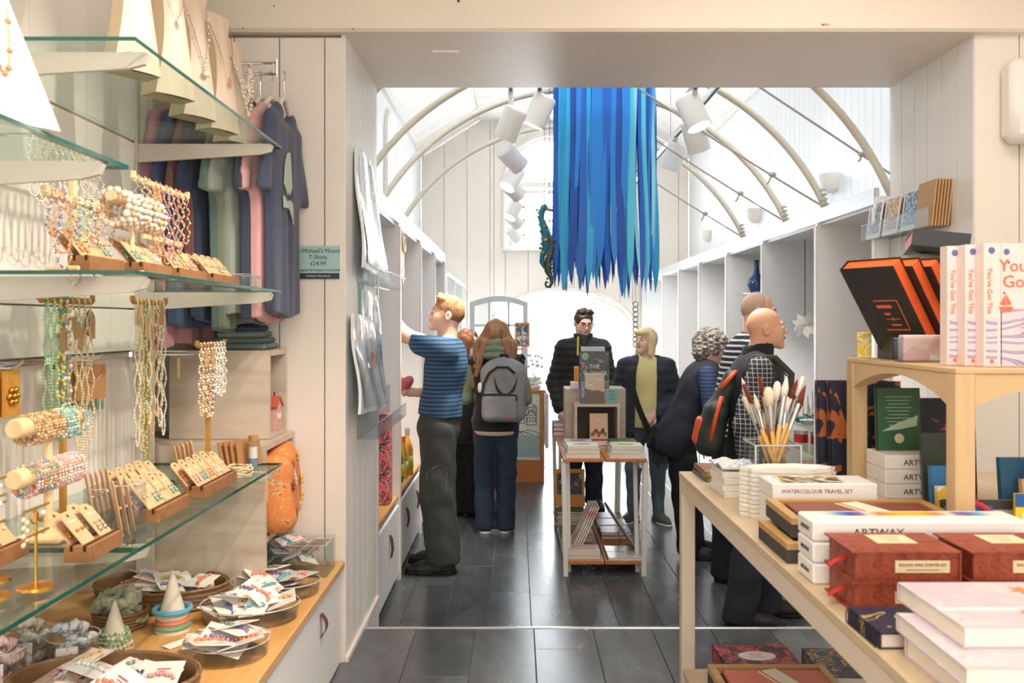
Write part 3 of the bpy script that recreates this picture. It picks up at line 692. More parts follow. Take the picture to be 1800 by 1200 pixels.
# age sign, rope loop, bottles, boxes in the left bays
p = P(717, 592, 6.47); t = thing('age_sign', 'round age limit sign 18 struck through in red on a white panel', 'sign', (p.x, 6.478, p.z))
RED = M('sign_red', 'D63A3A', .5, var=0); INK = M('ink_black', '222222', .6, var=0)
MB().tube([(.034 * math.cos(a * math.pi / 16), 0, .034 * math.sin(a * math.pi / 16)) for a in range(32)], .004, 6, closed=True).build('ring', RED, t)
MB().cyl((-.024, -.002, .024), (.024, -.002, -.024), .0028, n=6).build('slash', RED, t)
txt('18', .045, INK, t, (0, -.001, 0), (R(90), 0, 0))
p = P(714, 432, 5.5); t = thing('rope_keyring', 'looped cream rope with a hook hanging from the second left bay', 'rope', (LX - .02, 5.62, 2.17))
CRM = M('cream_rope', 'DCCDB4', .8, var=.1, scale=90)
MB().tube([(.0, .035 * math.sin(a * .42), -.09 + .07 * math.cos(a * .42) - (.09 if 5 < a < 11 else 0)) for a in range(16)], .007, 6).tube([(.012, .05 * math.sin(a * .42 + .5), -.05 + .05 * math.cos(a * .42 + .5)) for a in range(15)], .007, 6).tube([(0, 0, -.15), (.005, .02, -.22), (.0, .03, -.28), (0, 0, -.31), (0, -.03, -.27), (0, -.01, -.2)], .006, 6).build('rope', CRM, t)
MB().tube([(0, 0, .04), (0, 0, .0), (0, .015, -.02), (0, 0, -.035)], .005, 6).build('hook', CHROME, t)
def bottle(pos, col, lab, h=.27, r=.036, capc='C9C9C9', band=None):
    t = thing('bottle', lab, 'bottle', pos, 0, 'bottles in the left bay')
    MB().lathe([(.001, 0), (r * .9, 0), (r, .01), (r, h * .55), (r * .7, h * .68), (r * .36, h * .78), (r * .36, h * .93), (.001, h * .93)], 20).build('glass', M('bottle_' + col, col, .12, var=.03, coat=.4), t, smooth='auto')
    MB().cyl((0, 0, h * .86), (0, 0, h), r * .42, n=14).build('cap', M('cap_' + capc, capc, .3, .4, var=0), t)
    if band: MB().lathe([(r + .001, h * .14), (r + .001, h * .42)], 20).build('label', M('band_' + band, band, .5, var=.05), t, smooth=True)
bottle((-.775, 6.05, .528), 'E8A23C', 'tall amber bottle with silver cap and pale green band', .33, .042, 'B8BCC2', 'B7D36A'); bottle((-.785, 5.9, .528), 'F0C13A', 'orange-capped yellow bottle in front of the amber one', .29, .036, 'F08A24', 'F3DB6E'); bottle((-.80, 5.76, .528), '5E9E4A', 'green bottle standing first in the bottle row', .29, .036, 'D8C24A', 'E8E36A')
pk = prt('pink_leaf_print', [(0, 'E86A74'), (.42, 'F3A9A6'), (.5, '43404A'), (.58, 'E2596A')], 26, 'noise')
for k in range(3): tag(MB().box((0, 0, .09), (.10, .13, .176), b=.004).build('gift_tin', pk, None, (-.80, 5.09, .528 + k * .18)), f'pink patterned gift tin in the first left bay, {["bottom", "middle", "top"][k]} of its stack', 'tin', 'pink gift tins')
# a few wares in the right bays
t = thing('paper_flower', 'white folded paper flower hanging in a right bay', 'ornament', P(1415, 572, 6.2))
for k in range(9):
    a = k * .7; MB().prism([(0, -.012), (.055, -.03), (.10, 0), (.05, .028)], .003, (0, 0, 0), (math.cos(a), .4 * math.sin(k * 2.3), math.sin(a)), (-math.sin(a), .2, math.cos(a))).build('petal', PAINT, t)
MB().cyl((0, 0, .05), (0, 0, .62), .003, n=6).build('hanging_thread', INK, t)
GSH = glass('shelf_glass_clear', 'F4FBF8', .10)
for k, (z, yy) in enumerate(((.90, 5.9), (.74, 5.9))):
    o = MB().box((.3, 0, 0), (.6, 1.05, .008)).build('glass_shelf', GSH, None, (RX + .06, yy, z)); tag(o, f'clear glass shelf in the second right bay, {["upper", "lower"][k]}', 'glass shelf', 'glass shelves in the right bay')
RT = M('red_tin', 'C8352E', .35, var=.05); 
for k, (x, y, z) in enumerate(((1408, 752, .744), (1418, 803, .545), (1438, 752, .744))):
    q = PZ(x, y, z); yy = 6.15 - k * .05
    t = thing('red_tin', ['red round tin on the lower glass shelf', 'wide red tin on the oak worktop', 'red tin at the right of the glass shelf'][k], 'tin', ((x - CX) * yy / F, yy, z))
    MB().lathe([(.001, 0), (.05, 0), (.05, .08), (.001, .08)], 20).build('body', RT, t, smooth='auto'); MB().lathe([(.053, .06), (.053, .088), (.001, .09)], 20).build('lid', M('tin_lid', 'D8CFC2', .3, .5, var=0), t, smooth='auto')
for k, (x, yy, c) in enumerate(((1412, 6.0, '3E8C84'), (1428, 6.25, '8C9488'), (1420, 5.85, 'C9CCC8'))):
    t = thing('ceramic_boat', f'small {["teal", "sage", "pale grey"][k]} ceramic boat with a wire mast on glass', 'ornament', ((x - CX) * yy / F, yy, .905), .4 * k)
    MB().lathe([(.001, 0), (.03, .0), (.05, .035), (.044, .035), (.02, .012), (.001, .01)], 16, sx=1.6).build('hull', M('boat_' + c, c, .4), t, smooth='auto'); MB().cyl((0, 0, .01), (0, 0, .20), .002, n=5).build('mast', INK, t); MB().prism([(0, 0), (.06, 0), (0, .10)], .002, (.004, 0, .06)).build('sail', PAINT, t)
t = thing('blue_vase', 'dark blue glazed bottle vase on a high right shelf', 'vase', (RX + .18, 7.3, 1.86))
MB().lathe([(.001, 0), (.05, 0), (.075, .06), (.07, .11), (.028, .16), (.018, .26), (.026, .28), (.001, .28)], 24).build('body', M('blue_glaze', '24477A', .2, var=.1, coat=.5), t, smooth='auto')
o = MB().box((.3, 0, 0), (.5, 1.0, .012)).build('glass_shelf', GSH, None, (RX + .02, 7.06, 1.853)); tag(o, 'high glass shelf under the blue vase', 'glass shelf', 'glass shelves in the right bay')

# ================================================================ blue ribbons
RB = [M('ribbon_' + c, c, .45, var=.08, scale=5, sheen=.3) for c in ('0E5FC0', '1480DC', '1FA4DE', '4FC3E6', '0A4CA8', '8CD3EC')]
t = thing('ribbon_hanging', 'bunch of long blue and turquoise ribbons hanging from a ring', 'decoration', (.58, 5.62, 0))
MB().tube([(.325 * math.cos(a * math.pi / 20), .17 * math.sin(a * math.pi / 20), 3.62) for a in range(40)], .008, 6, closed=True).build('ring', CHROME, t)
for a in (0, 2.1, 4.2): MB().cyl((.325 * math.cos(a), .17 * math.sin(a), 3.62), (.1 * math.cos(a), .05 * math.sin(a), 4.63), .003, n=5).build('cord', CHROME, t)
rng = random.Random(11)
for k in range(74):
    a = 2 * math.pi * k / 52 if k < 52 else rng.uniform(0, 6.28); q = 1 if k < 52 else rng.uniform(.3, .9)
    bx, by = .318 * q * math.cos(a), .165 * q * math.sin(a); wd = rng.uniform(.022, .046); z1 = rng.uniform(1.80, 1.98) - (.05 if q < 1 else 0)
    ph, am, tw = rng.uniform(0, 6), rng.uniform(.006, .02), rng.uniform(-.5, .5); nx, ny = -math.sin(a) * .5 + .7 * (1 if math.sin(a) <= 0 else -1), math.cos(a) * .35
    def rf(u, v):
        z = 3.62 + (z1 - 3.62) * v; th = tw * v; w = wd * (u - .5) * (1 if v < .93 else (1 - v) / .07 * .9 + .1) * (1 + .25 * math.sin(5 * v + ph))
        dx = am * math.sin(6 * v + ph) * v + (bx * .05) * v; dy = am * .8 * math.cos(7 * v + ph) * v
        return (bx + dx + w * (nx * math.cos(th) - ny * math.sin(th)), by + dy + w * (nx * math.sin(th) + ny * math.cos(th)), z)
    ci = rng.choice([0, 0, 0, 1, 1, 2, 2, 3, 4, 4, 5]); MB().sheet(rf, 2, 22).build('ribbon', RB[ci], t, smooth=True)
# sea horses
def seahorse(px, py, d, s, lab, cols, flip=1):
    p = P(px, py, d); t = thing('seahorse_ornament', lab, 'ornament', p, 0, 'hanging sea horses'); t.scale = (s * flip, s, s)
    pts = [(.02, 0, .42), (-.005, 0, .40), (-.03, 0, .34), (-.03, 0, .27), (.0, 0, .18), (.03, 0, .08), (.02, 0, -.02), (-.02, 0, -.10), (-.03, 0, -.17), (.0, 0, -.22), (.04, 0, -.215), (.055, 0, -.18), (.035, 0, -.155), (.015, 0, -.17)]
    rr = [.02, .035, .034, .03, .045, .055, .045, .03, .024, .02, .017, .014, .011, .008]
    MB().tube(pts, rr, 10).build('body', M(cols[0], cols[0], .35, .3, var=.3, scale=30), t, smooth=True)
    MB().tube([(.0, 0, .39), (.06, 0, .37), (.10, 0, .365)], [.022, .013, .016], 8).build('snout', M(cols[1], cols[1], .3, .8, var=.1), t, smooth=True)
    for k in range(7): MB().tube([(-.04 + .01 * k, .0, .36 - .07 * k), (-.085 + .012 * k, .01 * (-1) ** k, .38 - .075 * k), (-.06 + .01 * k, 0, .33 - .07 * k)], [.012, .016, .006], 6).build('fin_spine', M(cols[k % 3], cols[k % 3], .35, .3, var=.2, scale=30), t, smooth=True)
    for k in range(9): MB().ball((.045 * math.sin(k), -.04, .20 - .045 * k), .017, 8, 5).build('bead', M(cols[(k + 1) % 3], cols[(k + 1) % 3], .2, .4, var=.1), t, smooth=True)
    MB().cyl((0, 0, .42), (0, 0, (ZT - p.z) / s), .002 / s, n=5).build('thread', INK, t)
seahorse(957, 432, 6.35, .72, 'teal and gold beaded sea horse left of the ribbons', ['2E7C86', 'B79048', '5FB6B0'])
seahorse(966, 474, 5.45, .50, 'dark green sea horse hanging low against the ribbon edge', ['3B4A40', '8A7A3E', '41707A'], -1)
t = thing('wire_hook_spring', 'pale wire spring hanger above the teal sea horse', 'hanger', P(960, 340, 6.5)); MB().tube([(.02 * math.cos(a * .8), .02 * math.sin(a * .8), -.10 + .0035 * a) for a in range(60)], .004, 5).cyl((0, 0, .1), (0, 0, ZT - P(960, 340, 6.5).z), .0015, n=5).build('spring', M('pale_wire', 'BCC8C6', .4, .5), t)

t = thing('hanging_chain', 'dark chain of rings hanging at the end of the right shelves', 'ornament', P(1117, 535, 12.0)); m = MB()
for k in range(9): m.tube([(.035 * math.cos(a * .63), (.01 if k % 2 else -.01), -.07 * k + .04 * math.sin(a * .63)) for a in range(10)], .009, 5, closed=True)
m.cyl((0, 0, .03), (0, 0, .40), .004, n=5).cyl((0, 0, .40), (.22, 0, .40), .006, n=5).build('rings', M('dark_chain', '4A4C4E', .4, .6), t)
# ================================================================ books and boxes: shared builders
PAGES = prt('page_edges', [(0, 'F4EADB'), (.5, 'E6D9C6'), (.75, 'F6EEE2')], 220, 'wavez', .7, distort=.2)
KIT = {}
def book(name, label, cat, loc, size, cover, rot=0, group=None, pages=None, spine='-x', hard=True, coverless=False):
    """a closed book lying flat; size = (width, height, thickness); spine on -x side"""
    w, h, th = size; t = thing(name, label, cat, loc, rot, group); c = .0025 if hard else .0008; o = .003 if hard else 0
    boxo('pages', pages or PAGES, t, (.002, 0, th / 2), (w - 2 * o, h - 2 * o, th - 2 * c))
    m = MB(); m.box((0, 0, c / 2), (w, h, c)).box((0, 0, th - c / 2), (w, h, c)).box((-w / 2 + c / 2, 0, th / 2), (c, h, th)); m.build('cover', cover, t)
    return t
def stand(t, rx=90, rz=0, lean=0):
    t.rotation_euler = Matrix.Rotation(R(rz), 4, 'Z').to_3x3().to_4x4().to_euler(); return t
def upright(loc, yaw=0, lean=8, roll=0):
    """Euler for a flat-built book stood on its lower edge, cover towards -y, leaning back"""
    m = Matrix.Rotation(R(yaw), 3, 'Z') @ Matrix.Rotation(R(90 - lean), 3, 'X') @ Matrix.Rotation(R(roll), 3, 'Z'); return m.to_euler()
def standbook(name, label, cat, base, size, cover, yaw=0, lean=8, group=None, roll=0, **k):
    """upright book whose bottom edge centre is at base"""
    t = book(name, label, cat, (0, 0, 0), size, cover, group=group, **k); e = upright(None, yaw, lean, roll); t.rotation_euler = e
    q = e.to_matrix(); t.location = Vector(base) - q @ Vector((0, -size[1] / 2, size[2] / 2)); return t
def carton(name, label, cat, loc, size, mat, rot=0, group=None, lid=None, lidh=.3, b=.002):
    w, h, th = size; t = thing(name, label, cat, loc, rot, group)
    if lid: boxo('body', mat, t, (0, 0, th * (1 - lidh) / 2), (w - .002, h - .002, th * (1 - lidh)), b); boxo('lid', lid, t, (0, 0, th - th * lidh / 2), (w, h, th * lidh), b)
    else: boxo('body', mat, t, (0, 0, th / 2), (w, h, th), b)
    return t
WHITE = M('white_card', 'F4F0EA', .5, var=.02); CREAMC = M('cream_card', 'EFE3CB', .6, var=.03); KRAFT = M('kraft_card', 'C79E6E', .7, var=.08, scale=30, bump=.05)
TAN = M('kraft_light', 'D6AE84', .7, var=.06, scale=30)

# ================================================================ trestle table in the middle of the long room
OAKW = wood('warm_oak', 'C8864E', 'B9733E', .4, (1, .15, 1), 9)
TX0, TX1, TY0, TY1, TZ = .292, .822, 5.37, 6.80, .748
t = thing('trestle_table', 'narrow white trestle table with two oak top boards and a low shelf', 'table', ((TX0 + TX1) / 2, (TY0 + TY1) / 2, 0))
hw, hl_ = (TX1 - TX0) / 2, (TY1 - TY0) / 2
for s in (-1, 1):
    boxo('top_board', OAKW, t, (s * (hw / 2 + .001), 0, TZ - .011), (hw - .004, hl_ * 2, .022), b=.002)
    boxo('shelf_board', OAKW, t, (s * (hw / 2 - .012), 0, .088), (hw - .03, hl_ * 2 - .04, .024), b=.002)
    boxo('side_rail', PAINT, t, (s * (hw - .03), 0, TZ - .045), (.022, hl_ * 2 - .1, .045)); boxo('shelf_rail', PAINT, t, (s * (hw - .028), 0, .060), (.022, hl_ * 2 - .1, .03))
    for e in (-1, 1):
        yy = e * (hl_ - .03)
        MB().box((0, 0, 0), (.030, .034, .73), rotx(0) @ roty(s * .02), b=.002).build('leg', PAINT, t, (s * (hw - .012 ), yy, .366))
        MB().box((0, 0, 0), (.026, .022, .735), rotx(e * .16) @ roty(s * .0), b=.002).build('brace_leg', PAINT, t, (s * (hw - .045), yy - e * .15, .364))
TB = M('teal_card', '7FB5AE', .5, var=.04)
# grey oak display boxes
def cube(lab, x0, x1, y0, y1, z0, z1, th=.018, open_=True, group=None):
    t = thing('display_box', lab, 'display box', ((x0 + x1) / 2, (y0 + y1) / 2, z0), 0, group); w, d, h = x1 - x0, y1 - y0, z1 - z0
    boxo('top_panel', GOAK, t, (0, 0, h - th / 2), (w, d, th)); boxo('bottom_panel', GOAK, t, (0, 0, th / 2), (w, d, th))
    for s in (-1, 1): boxo('side_panel', GOAK, t, (s * (w / 2 - th / 2), 0, h / 2), (th, d, h - 2 * th))
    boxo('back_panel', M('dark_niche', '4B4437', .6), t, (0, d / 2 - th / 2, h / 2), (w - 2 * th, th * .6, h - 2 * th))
    return t
b1 = thing('display_box', 'larger plain grey oak box behind on the trestle table', 'display box', (.557, 6.16, TZ)); boxo('front_panel', GOAK, b1, (0, -.13, .186), (.425, .018, .372)); boxo('top_panel', GOAK, b1, (0, 0, .381), (.425, .278, .018))
for s in (-1, 1): boxo('side_panel', GOAK, b1, (s * .2035, .0, .186), (.018, .242, .372))
boxo('back_panel', GOAK, b1, (0, .13, .186), (.39, .018, .372))
NX0, NX1, NY, NZ = (1010 - CX) * 5.78 / F, (1090 - CX) * 5.78 / F, 5.78, 1.052
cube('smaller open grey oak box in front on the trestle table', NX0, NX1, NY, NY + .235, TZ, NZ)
FLW = prt('wildflower_print', [(0, '2E3A36'), (.40, '4A5E50'), (.50, '3A4A44'), (.585, 'C070A0'), (.64, '7E9A78'), (.70, '5A4A6A')], 14, 'noise', .35, detail=4)
COAST = prt('coast_photo', [(0, '3B342E'), (.38, '6E5B48'), (.46, 'C9B79C'), (.53, 'E3E4E0'), (.62, '8A93A0')], 2.2, 'noise', .35, (.4, 2.4, 1), detail=5)
zt = TZ + .39
fb = standbook('flower_book', 'tall wildflower cover book titled THE FLOWER on the larger oak box', 'book', ((1045 - CX) * 6.06 / F, 6.06, zt + .001), (.208, .262, .028), FLW, lean=4)
txt('THE', .042, WHITE, fb, (.0, .022, .0288), (0, 0, 0), 'title'); txt('FLOWER', .042, WHITE, fb, (.005, -.026, .0288), (0, 0, 0), 'title', sx=1.05)
MB().lathe([(.001, .0285), (.026, .0285), (.026, .029)], 20, c=(-.065, .095, 0)).build('award_sticker', M('sage_sticker', '9DB59C', .5), fb)
cb = standbook('coastal_book', 'coastal photo book with blue spine standing on the smaller oak box', 'book', ((1041 - CX) * 5.83 / F, 5.83, NZ + .001), (.165, .205, .028), COAST, lean=3)
boxo('spine_band', M('slate_blue', '4A6A8C', .5), cb, (-.066, 0, .0283), (.030, .205, .001)); txt('COASTAL', .026, WHITE, cb, (-.066, -.01, .0290), (0, 0, R(-90)), 'title')
o = carton('price_card', 'small teal price card beside the coastal book', 'card', ((1075 - CX) * 5.81 / F, 5.815, NZ), (.076, .004, .10), TB); 
for k in range(5): boxo('print_line', M('teal_ink', '3E6A66', .6), o, (0, -.0024, .085 - .014 * k), (.05 - .012 * (k % 2), .001, .003))
carton('white_book_block', 'pale book lying behind the wildflower book', 'book', (.557, 6.23, zt + .24), (.17, .07, .05), M('pale_blue_book', 'DDE6EA', .5)); 
carton('book_support', 'upright grey book holding the pale one behind the wildflower book', 'book', (.557, 6.23, zt), (.16, .05, .239), M('grey_book', 'B9BDBE', .5))
carton('orange_book', 'small orange book upright left of the wildflower book', 'book', ((1014 - CX) * 6.1 / F, 6.13, zt), (.03, .12, .15), M('orange_cover', 'E09A35', .5))
for k in range(3): carton('booklet', f'thin white booklet on the larger box, {["bottom", "middle", "top"][k]} of three', 'booklet', ((1009 - CX) * 6.1 / F, 6.06, zt + .016 * k), (.055, .10, .015), WHITE)
HP = prt('houseplant_print', [(0, 'E9C7AE'), (.5, 'EFD5BF')], 3, 'noise', .5)
pb = standbook('houseplant_book', 'peach houseplant book standing in the oak niche', 'book', ((1053 - CX) * 5.83 / F, 5.86, TZ + .058), (.125, .175, .016), HP, lean=3)
for k in range(7): MB().ball((-.045 + .015 * k, -.055 + .012 * (k % 3), .0165), (.011, .017 + .006 * (k % 2), .003), 8, 5).build('plant_motif', M(['pl_g', 'pl_r', 'pl_d'][k % 3], ['5E8A4A', 'D0573C', '3E5A3E'][k % 3], .5), pb)
book('red_book', 'red book lying on the niche floor under the houseplant book', 'book', ((1053 - CX) * 5.83 / F, 5.865, TZ + .02), (.19, .12, .036), M('brick_red', 'B5452F', .5))
STK = [((.405, 5.66), .2, .15, ['mauve floral', 'white bird sketch'], 'left rear'), ((.42, 5.48), .215, .165, ['white nature sketch', 'cream landscape'], 'left front'), ((.70, 5.68), .19, .16, ['dark green photo', 'white garden'], 'right rear'), ((.70, 5.47), .22, .165, ['pale green hill', 'white gull'], 'right front')]
cc = {'mauve floral': 'CDB8C8', 'white bird sketch': 'EAE7E2', 'white nature sketch': 'EFECE4', 'cream landscape': 'E6DCC8', 'dark green photo': '56705A', 'white garden': 'E4E8E0', 'pale green hill': 'DDE3C4', 'white gull': 'EEF0EE'}
for (x, y), w, h, names, where in STK:
    for k in range(3):
        nm = names[0] if k == 2 else names[1]; th = .026 if k < 2 else .022
        bk = book('stack_book', f'{nm} paperback, {["bottom", "middle", "top"][k]} of the {where} stack on the trestle table', 'book', (x, y, TZ + k * .0275), (w - .01 * k, h, th), M('cover_' + nm, cc[nm], .45, var=.06), (-.04, .03, .0)[k], 'book stacks on the trestle table', hard=False)
        if k == 2: MB().ball((0, 0, th), (.06, .025, .0012), 12, 5).build('cover_motif', M('motif_' + where, ['6C6A66', '8A9A66', '445848', '8FA46A'][STK.index(((x, y), w, h, names, where))], .5), bk)
for k in range(3): book('purple_book', f'purple paperback behind the oak box, {["bottom", "middle", "top"][k]} of three', 'book', (.325, 6.55, TZ + .034 * k), (.10, .18, .032), M(f'purple{k}', ['8E6A94', 'A35A86', '7A4A78'][k], .45), 0, 'purple books')
# lower shelf
ZL = .101
GF = M('gold_frame', 'C58A2E', .4, .2)
yb = standbook('gold_photo_book', 'gold-bordered photo calendar standing at the back of the low shelf', 'book', (.40, 6.42, ZL + .12), (.23, .28, .02), GF, lean=10)
boxo('photo', prt('crowd_photo', [(0, '2E2A3A'), (.4, '7A5A48'), (.5, 'C89A52'), (.6, '45405A')], 26, 'cells', .4), yb, (0, .03, .0205), (.19, .16, .001))
for k in range(6): book('low_shelf_book', f'{["brown", "cream", "navy", "white", "red", "green"][k]} book in the left pile under the gold calendar', 'book', (.40, 6.40, ZL + .0195 * k), (.21, .27, .019), M(f'lowb{k}', ['6B4A36', 'E6DAC4', '2E3A55', 'EDEBE6', 'A83A3A', '5E7A5A'][k], .45), .02 * (-1) ** k, 'books piled on the low shelf')
for k in range(4): book('glossy_book', f'glossy {["white", "grey", "beige", "olive"][k]} magazine in the left middle pile of the low shelf', 'magazine', (.41, 5.98, ZL + .014 * k), (.21, .26, .013), M(f'glos{k}', ['EDEAE6', 'A9ABAC', 'D6C7B0', '7A8060'][k], .25), .03 * (-1) ** k, 'magazines piled on the low shelf')
mg = prt('red_white_magazine', [(0, 'F2EDE8'), (.45, 'E8E2DC'), (.55, 'D8453A'), (.7, 'F0A24A')], 6, 'noise', .3)
for k in range(4):
    x = .435 + .016 * k; bk = book('magazine', f'upright magazine leaning to the right on the low shelf, {ORD[k]} of four from the left', 'magazine', (x, 5.70, ZL + .155), (.30, .22, .010), mg, 0, 'leaning magazines'); bk.rotation_euler = (0, R(-66), 0)
fr = thing('framed_print', 'thin framed print leaning left on a wire easel on the low shelf', 'frame', (.69, 5.66, ZL + .15)); fr.rotation_euler = (0, R(56), 0)
boxo('frame', M('dark_frame', '5E5650', .4), fr, (0, 0, 0), (.33, .25, .014), b=.002); boxo('print', M('print_paper', 'C9CED0', .4), fr, (0, 0, .0075), (.30, .22, .001))
MB().tube([(.70, 5.60, ZL), (.68, 5.6, ZL + .10), (.72, 5.6, ZL + .16)], .003, 6).tube([(.70, 5.74, ZL), (.68, 5.74, ZL + .10), (.72, 5.74, ZL + .16)], .003, 6).build('easel', CHROME, None).update_tag()
es = bpy.data.objects['easel']; tag(es, 'clear wire easel behind the leaning framed print', 'easel')
for k in range(3):
    for j in range(2): book('maroon_book', f'maroon hardback in the {["rear", "middle", "front"][k]} right pile of the low shelf, {["lower", "upper"][j]}', 'book', (.69, 6.45 - .22 * k, ZL + .026 * j), (.21, .19, .025), M(f'maroon{k}{j}', [['5A2436', '7A2A3E'], ['8C2C44', 'C9BFC2'], ['4A4E58', '7A2A3E']][k][j], .35), 0, 'maroon hardbacks')
RS = prt('pink_red_stripes', [(0, 'E8E2E0'), (.4, 'E0483E'), (.55, 'EB8A84'), (.75, 'D9D4D0')], 5, 'wavey', .3)
for k in range(4): book('large_booklet', f'{["white", "beige", "white", "red striped"][k]} booklet at the front left of the low shelf, {ORD[k]} from below', 'booklet', (.42, 5.50, ZL + .014 * k), (.225, .15, .013), RS if k == 3 else M(f'pcb{k}', ['EEEAE4', 'D9CBB8', 'F0EEEA'][k], .4), 0, 'booklets at the shelf front')
for k in range(2): book('clear_folder', f'clear-covered pale folder at the front right of the low shelf, {["front", "rear"][k]}', 'folder', (.69, 5.465 + .15 * k, ZL), (.22, .14, .018), M('clear_cover', 'D8DADC', .15, var=.04), 0, 'clear folders')

# ================================================================ till counter with a harbour drawing
t = thing('till_counter', 'till counter with a line drawing of harbour houses and orange oak plinth', 'counter', (-.05, 8.55, 0))
ORK = wood('orange_oak', 'CE7F48', 'C0703A', .4, (.2, 1, 1), 8)
boxo('plinth', ORK, t, (0, .35, .11), (.66, .66, .22)); boxo('body', M('counter_white', 'E7E2DA', .4), t, (-.01, .35, .56), (.64, .64, .68)); boxo('worktop', ORK, t, (0, .35, .915), (.68, .68, .03)); boxo('corner_post', ORK, t, (.31, .02, .56), (.04, .03, .68))
dr = boxo('drawing_panel', M('drawing_paper', 'E9E4D6', .5, var=.02), t, (-.02, .022, .56), (.60, .012, .66)); boxo('sea_area', M('sea_green', 'A9BDB4', .5), dr, (-.02, .014, .37), (.60, .004, .22))
m = MB()
for (x, z, w, h) in ((.05, .60, .16, .12), (.20, .58, .10, .10), (-.12, .60, .14, .10), (.10, .74, .12, .07), (.19, .68, .12, .08), (-.22, .58, .1, .12)):
    for a, b_ in (((x - w / 2, z), (x + w / 2, z)), ((x - w / 2, z + h), (x + w / 2, z + h)), ((x - w / 2, z), (x - w / 2, z + h)), ((x + w / 2, z), (x + w / 2, z + h)), ((x - w / 2, z + h), (x, z + h + .05)), ((x, z + h + .05), (x + w / 2, z + h))):
        m.cyl((a[0], .014, a[1]), (b_[0], .014, b_[1]), .003, n=4)
    for q in (-.25, .25):
        for dx, dz in ((-.015, 0), (.015, 0)): m.cyl((x + q * w + dx, .014, z + h * .35), (x + q * w + dx, .014, z + h * .75), .0025, n=4)
        m.cyl((x + q * w - .015, .014, z + h * .35), (x + q * w + .015, .014, z + h * .35), .0025, n=4); m.cyl((x + q * w - .015, .014, z + h * .75), (x + q * w + .015, .014, z + h * .75), .0025, n=4)
for k in range(9): m.tube([(-.3 + .06 * i, .014, .50 + .03 * math.sin(i + k) - .02 * k * (i > 6)) for i in range(11)], .0025, 4) if k < 3 else m.cyl((.08 + .02 * k, .014, .28), (.12 + .022 * k, .014, .36), .0025, n=4)
m.build('line_drawing', INK, dr)['kind'] = 'stuff'
MB().box((0, 0, 0), (.035, .5, .56), b=.015).build('rounded_end_panel', M('frosted_panel', 'E8E6E4', .3), t, (.355, .25, .62))
rng = random.Random(5)
for k in range(6): tag(MB().box((0, 0, .02), (.10, .14, .035), b=.004).build('leaflet_stack', M(f'leaf{k % 3}', ['EDE9E2', 'D8DDE0', 'E9DCD0'][k % 3], .5), None, (.13 + .05 * (k % 2), 8.75 + .02 * k, .93 + .038 * (k // 2) + (.0)), (0, 0, .3 * k)), f'stack of pale leaflets on the till counter, {ORD[k]} from the bottom', 'leaflets', 'leaflets on the till counter')
t = thing('dried_flowers', 'white dried flowers in a pot on the till counter', 'flowers', (.19, 8.98, .931))
MB().lathe([(.001, 0), (.04, 0), (.05, .1), (.04, .1), (.001, .02)], 14).build('pot', WHITE, t, smooth='auto')
for k in range(14):
    a = k * 2.4; q = .04 + .05 * rng.random(); z = .2 + .14 * rng.random(); MB().cyl((0, 0, .05), (q * math.cos(a), q * math.sin(a), z), .002, n=4).build('stem', M('dry_stem', '8A8A6A', .7), t); MB().ball((q * math.cos(a), q * math.sin(a), z), .017, 7, 5).build('flower_head', M('dry_white', 'E8E0E4', .7), t)
pf = thing('small_picture_frame', 'small wooden picture frame seen through the grey door panes', 'frame', P(918, 588, 11.6))
for s in (-1, 1): boxo('frame_rail', OAKW, pf, (0, 0, s * .15), (.20, .02, .03)); boxo('frame_stile', OAKW, pf, (s * .09, 0, 0), (.025, .02, .30))
boxo('picture', prt('tiny_picture', [(0, '4A5A6A'), (.5, 'D8CFC0'), (.6, '8A6A50')], 12), pf, (0, .005, 0), (.17, .006, .28))
MB().box((0, 0, -.79), (.02, .02, 1.29)).box((0, 0, -1.43), (.14, .14, .02)).build('stand', OAKW, pf)

# ================================================================ posters on the partition, T-shirt sign, wall box, postcards
FOIL = M('clear_sleeve', 'E6EEF4', .12, var=.12, scale=3, coat=.6); 
def sleeve(lab, pts, th=.012, mat=None, print_=None):
    t = thing('poster_sleeve', lab, 'poster', pts[0], 0, 'posters in clear sleeves'); o = Vector(pts[0]); q = [Vector(p) - o for p in pts]
    m = MB(); nrm = (q[1] - q[0]).cross(q[3] - q[0]).normalized()
    def fn(u, v): return (q[0] * (1 - u) + q[1] * u) * (1 - v) + (q[3] * (1 - u) + q[2] * u) * v + nrm * (.006 * math.sin(7 * v + 2 * u) + .004 * math.sin(13 * u + 5 * v))
    m.sheet(fn, 8, 14, th, nrm).build('sleeve', mat or FOIL, t, smooth='auto')
    if print_: 
        def f2(u, v): return Vector(fn(.08 + .84 * u, .05 + .9 * v)) + nrm * .0025
        MB().sheet(f2, 8, 14).build('print', print_, t, smooth=True)
    return t
PRB = prt('poster_blue_reflection', [(0, 'EEF3F6'), (.45, 'C9DBE6'), (.6, '9FB9C9'), (.7, 'F4F7F8')], 3.2, 'noise', .18, detail=5, coat=.8)  # white-blue reflection on the sleeve is put into the print colours
PRR = prt('poster_red_reflection', [(0, 'EFF2F4'), (.45, 'D8E0E6'), (.62, 'E2A08E'), (.68, 'B9C9D2')], 3.0, 'noise', .18, detail=5, coat=.8)  # reddish print with the same white-blue reflection coloured in
xw = XW + .012
def SW(x, y, off=0): d = (XW + off) * F / (x - CX); return P(x, y, d)
A = SW(628, 258, .02); B_ = SW(655, 290, .02); C_ = SW(684, 496, .06); D_ = SW(640, 470, .06)
sleeve('clear sleeved poster with painted white-blue reflection, upper one on the partition', [D_, C_, B_, A], print_=PRB)
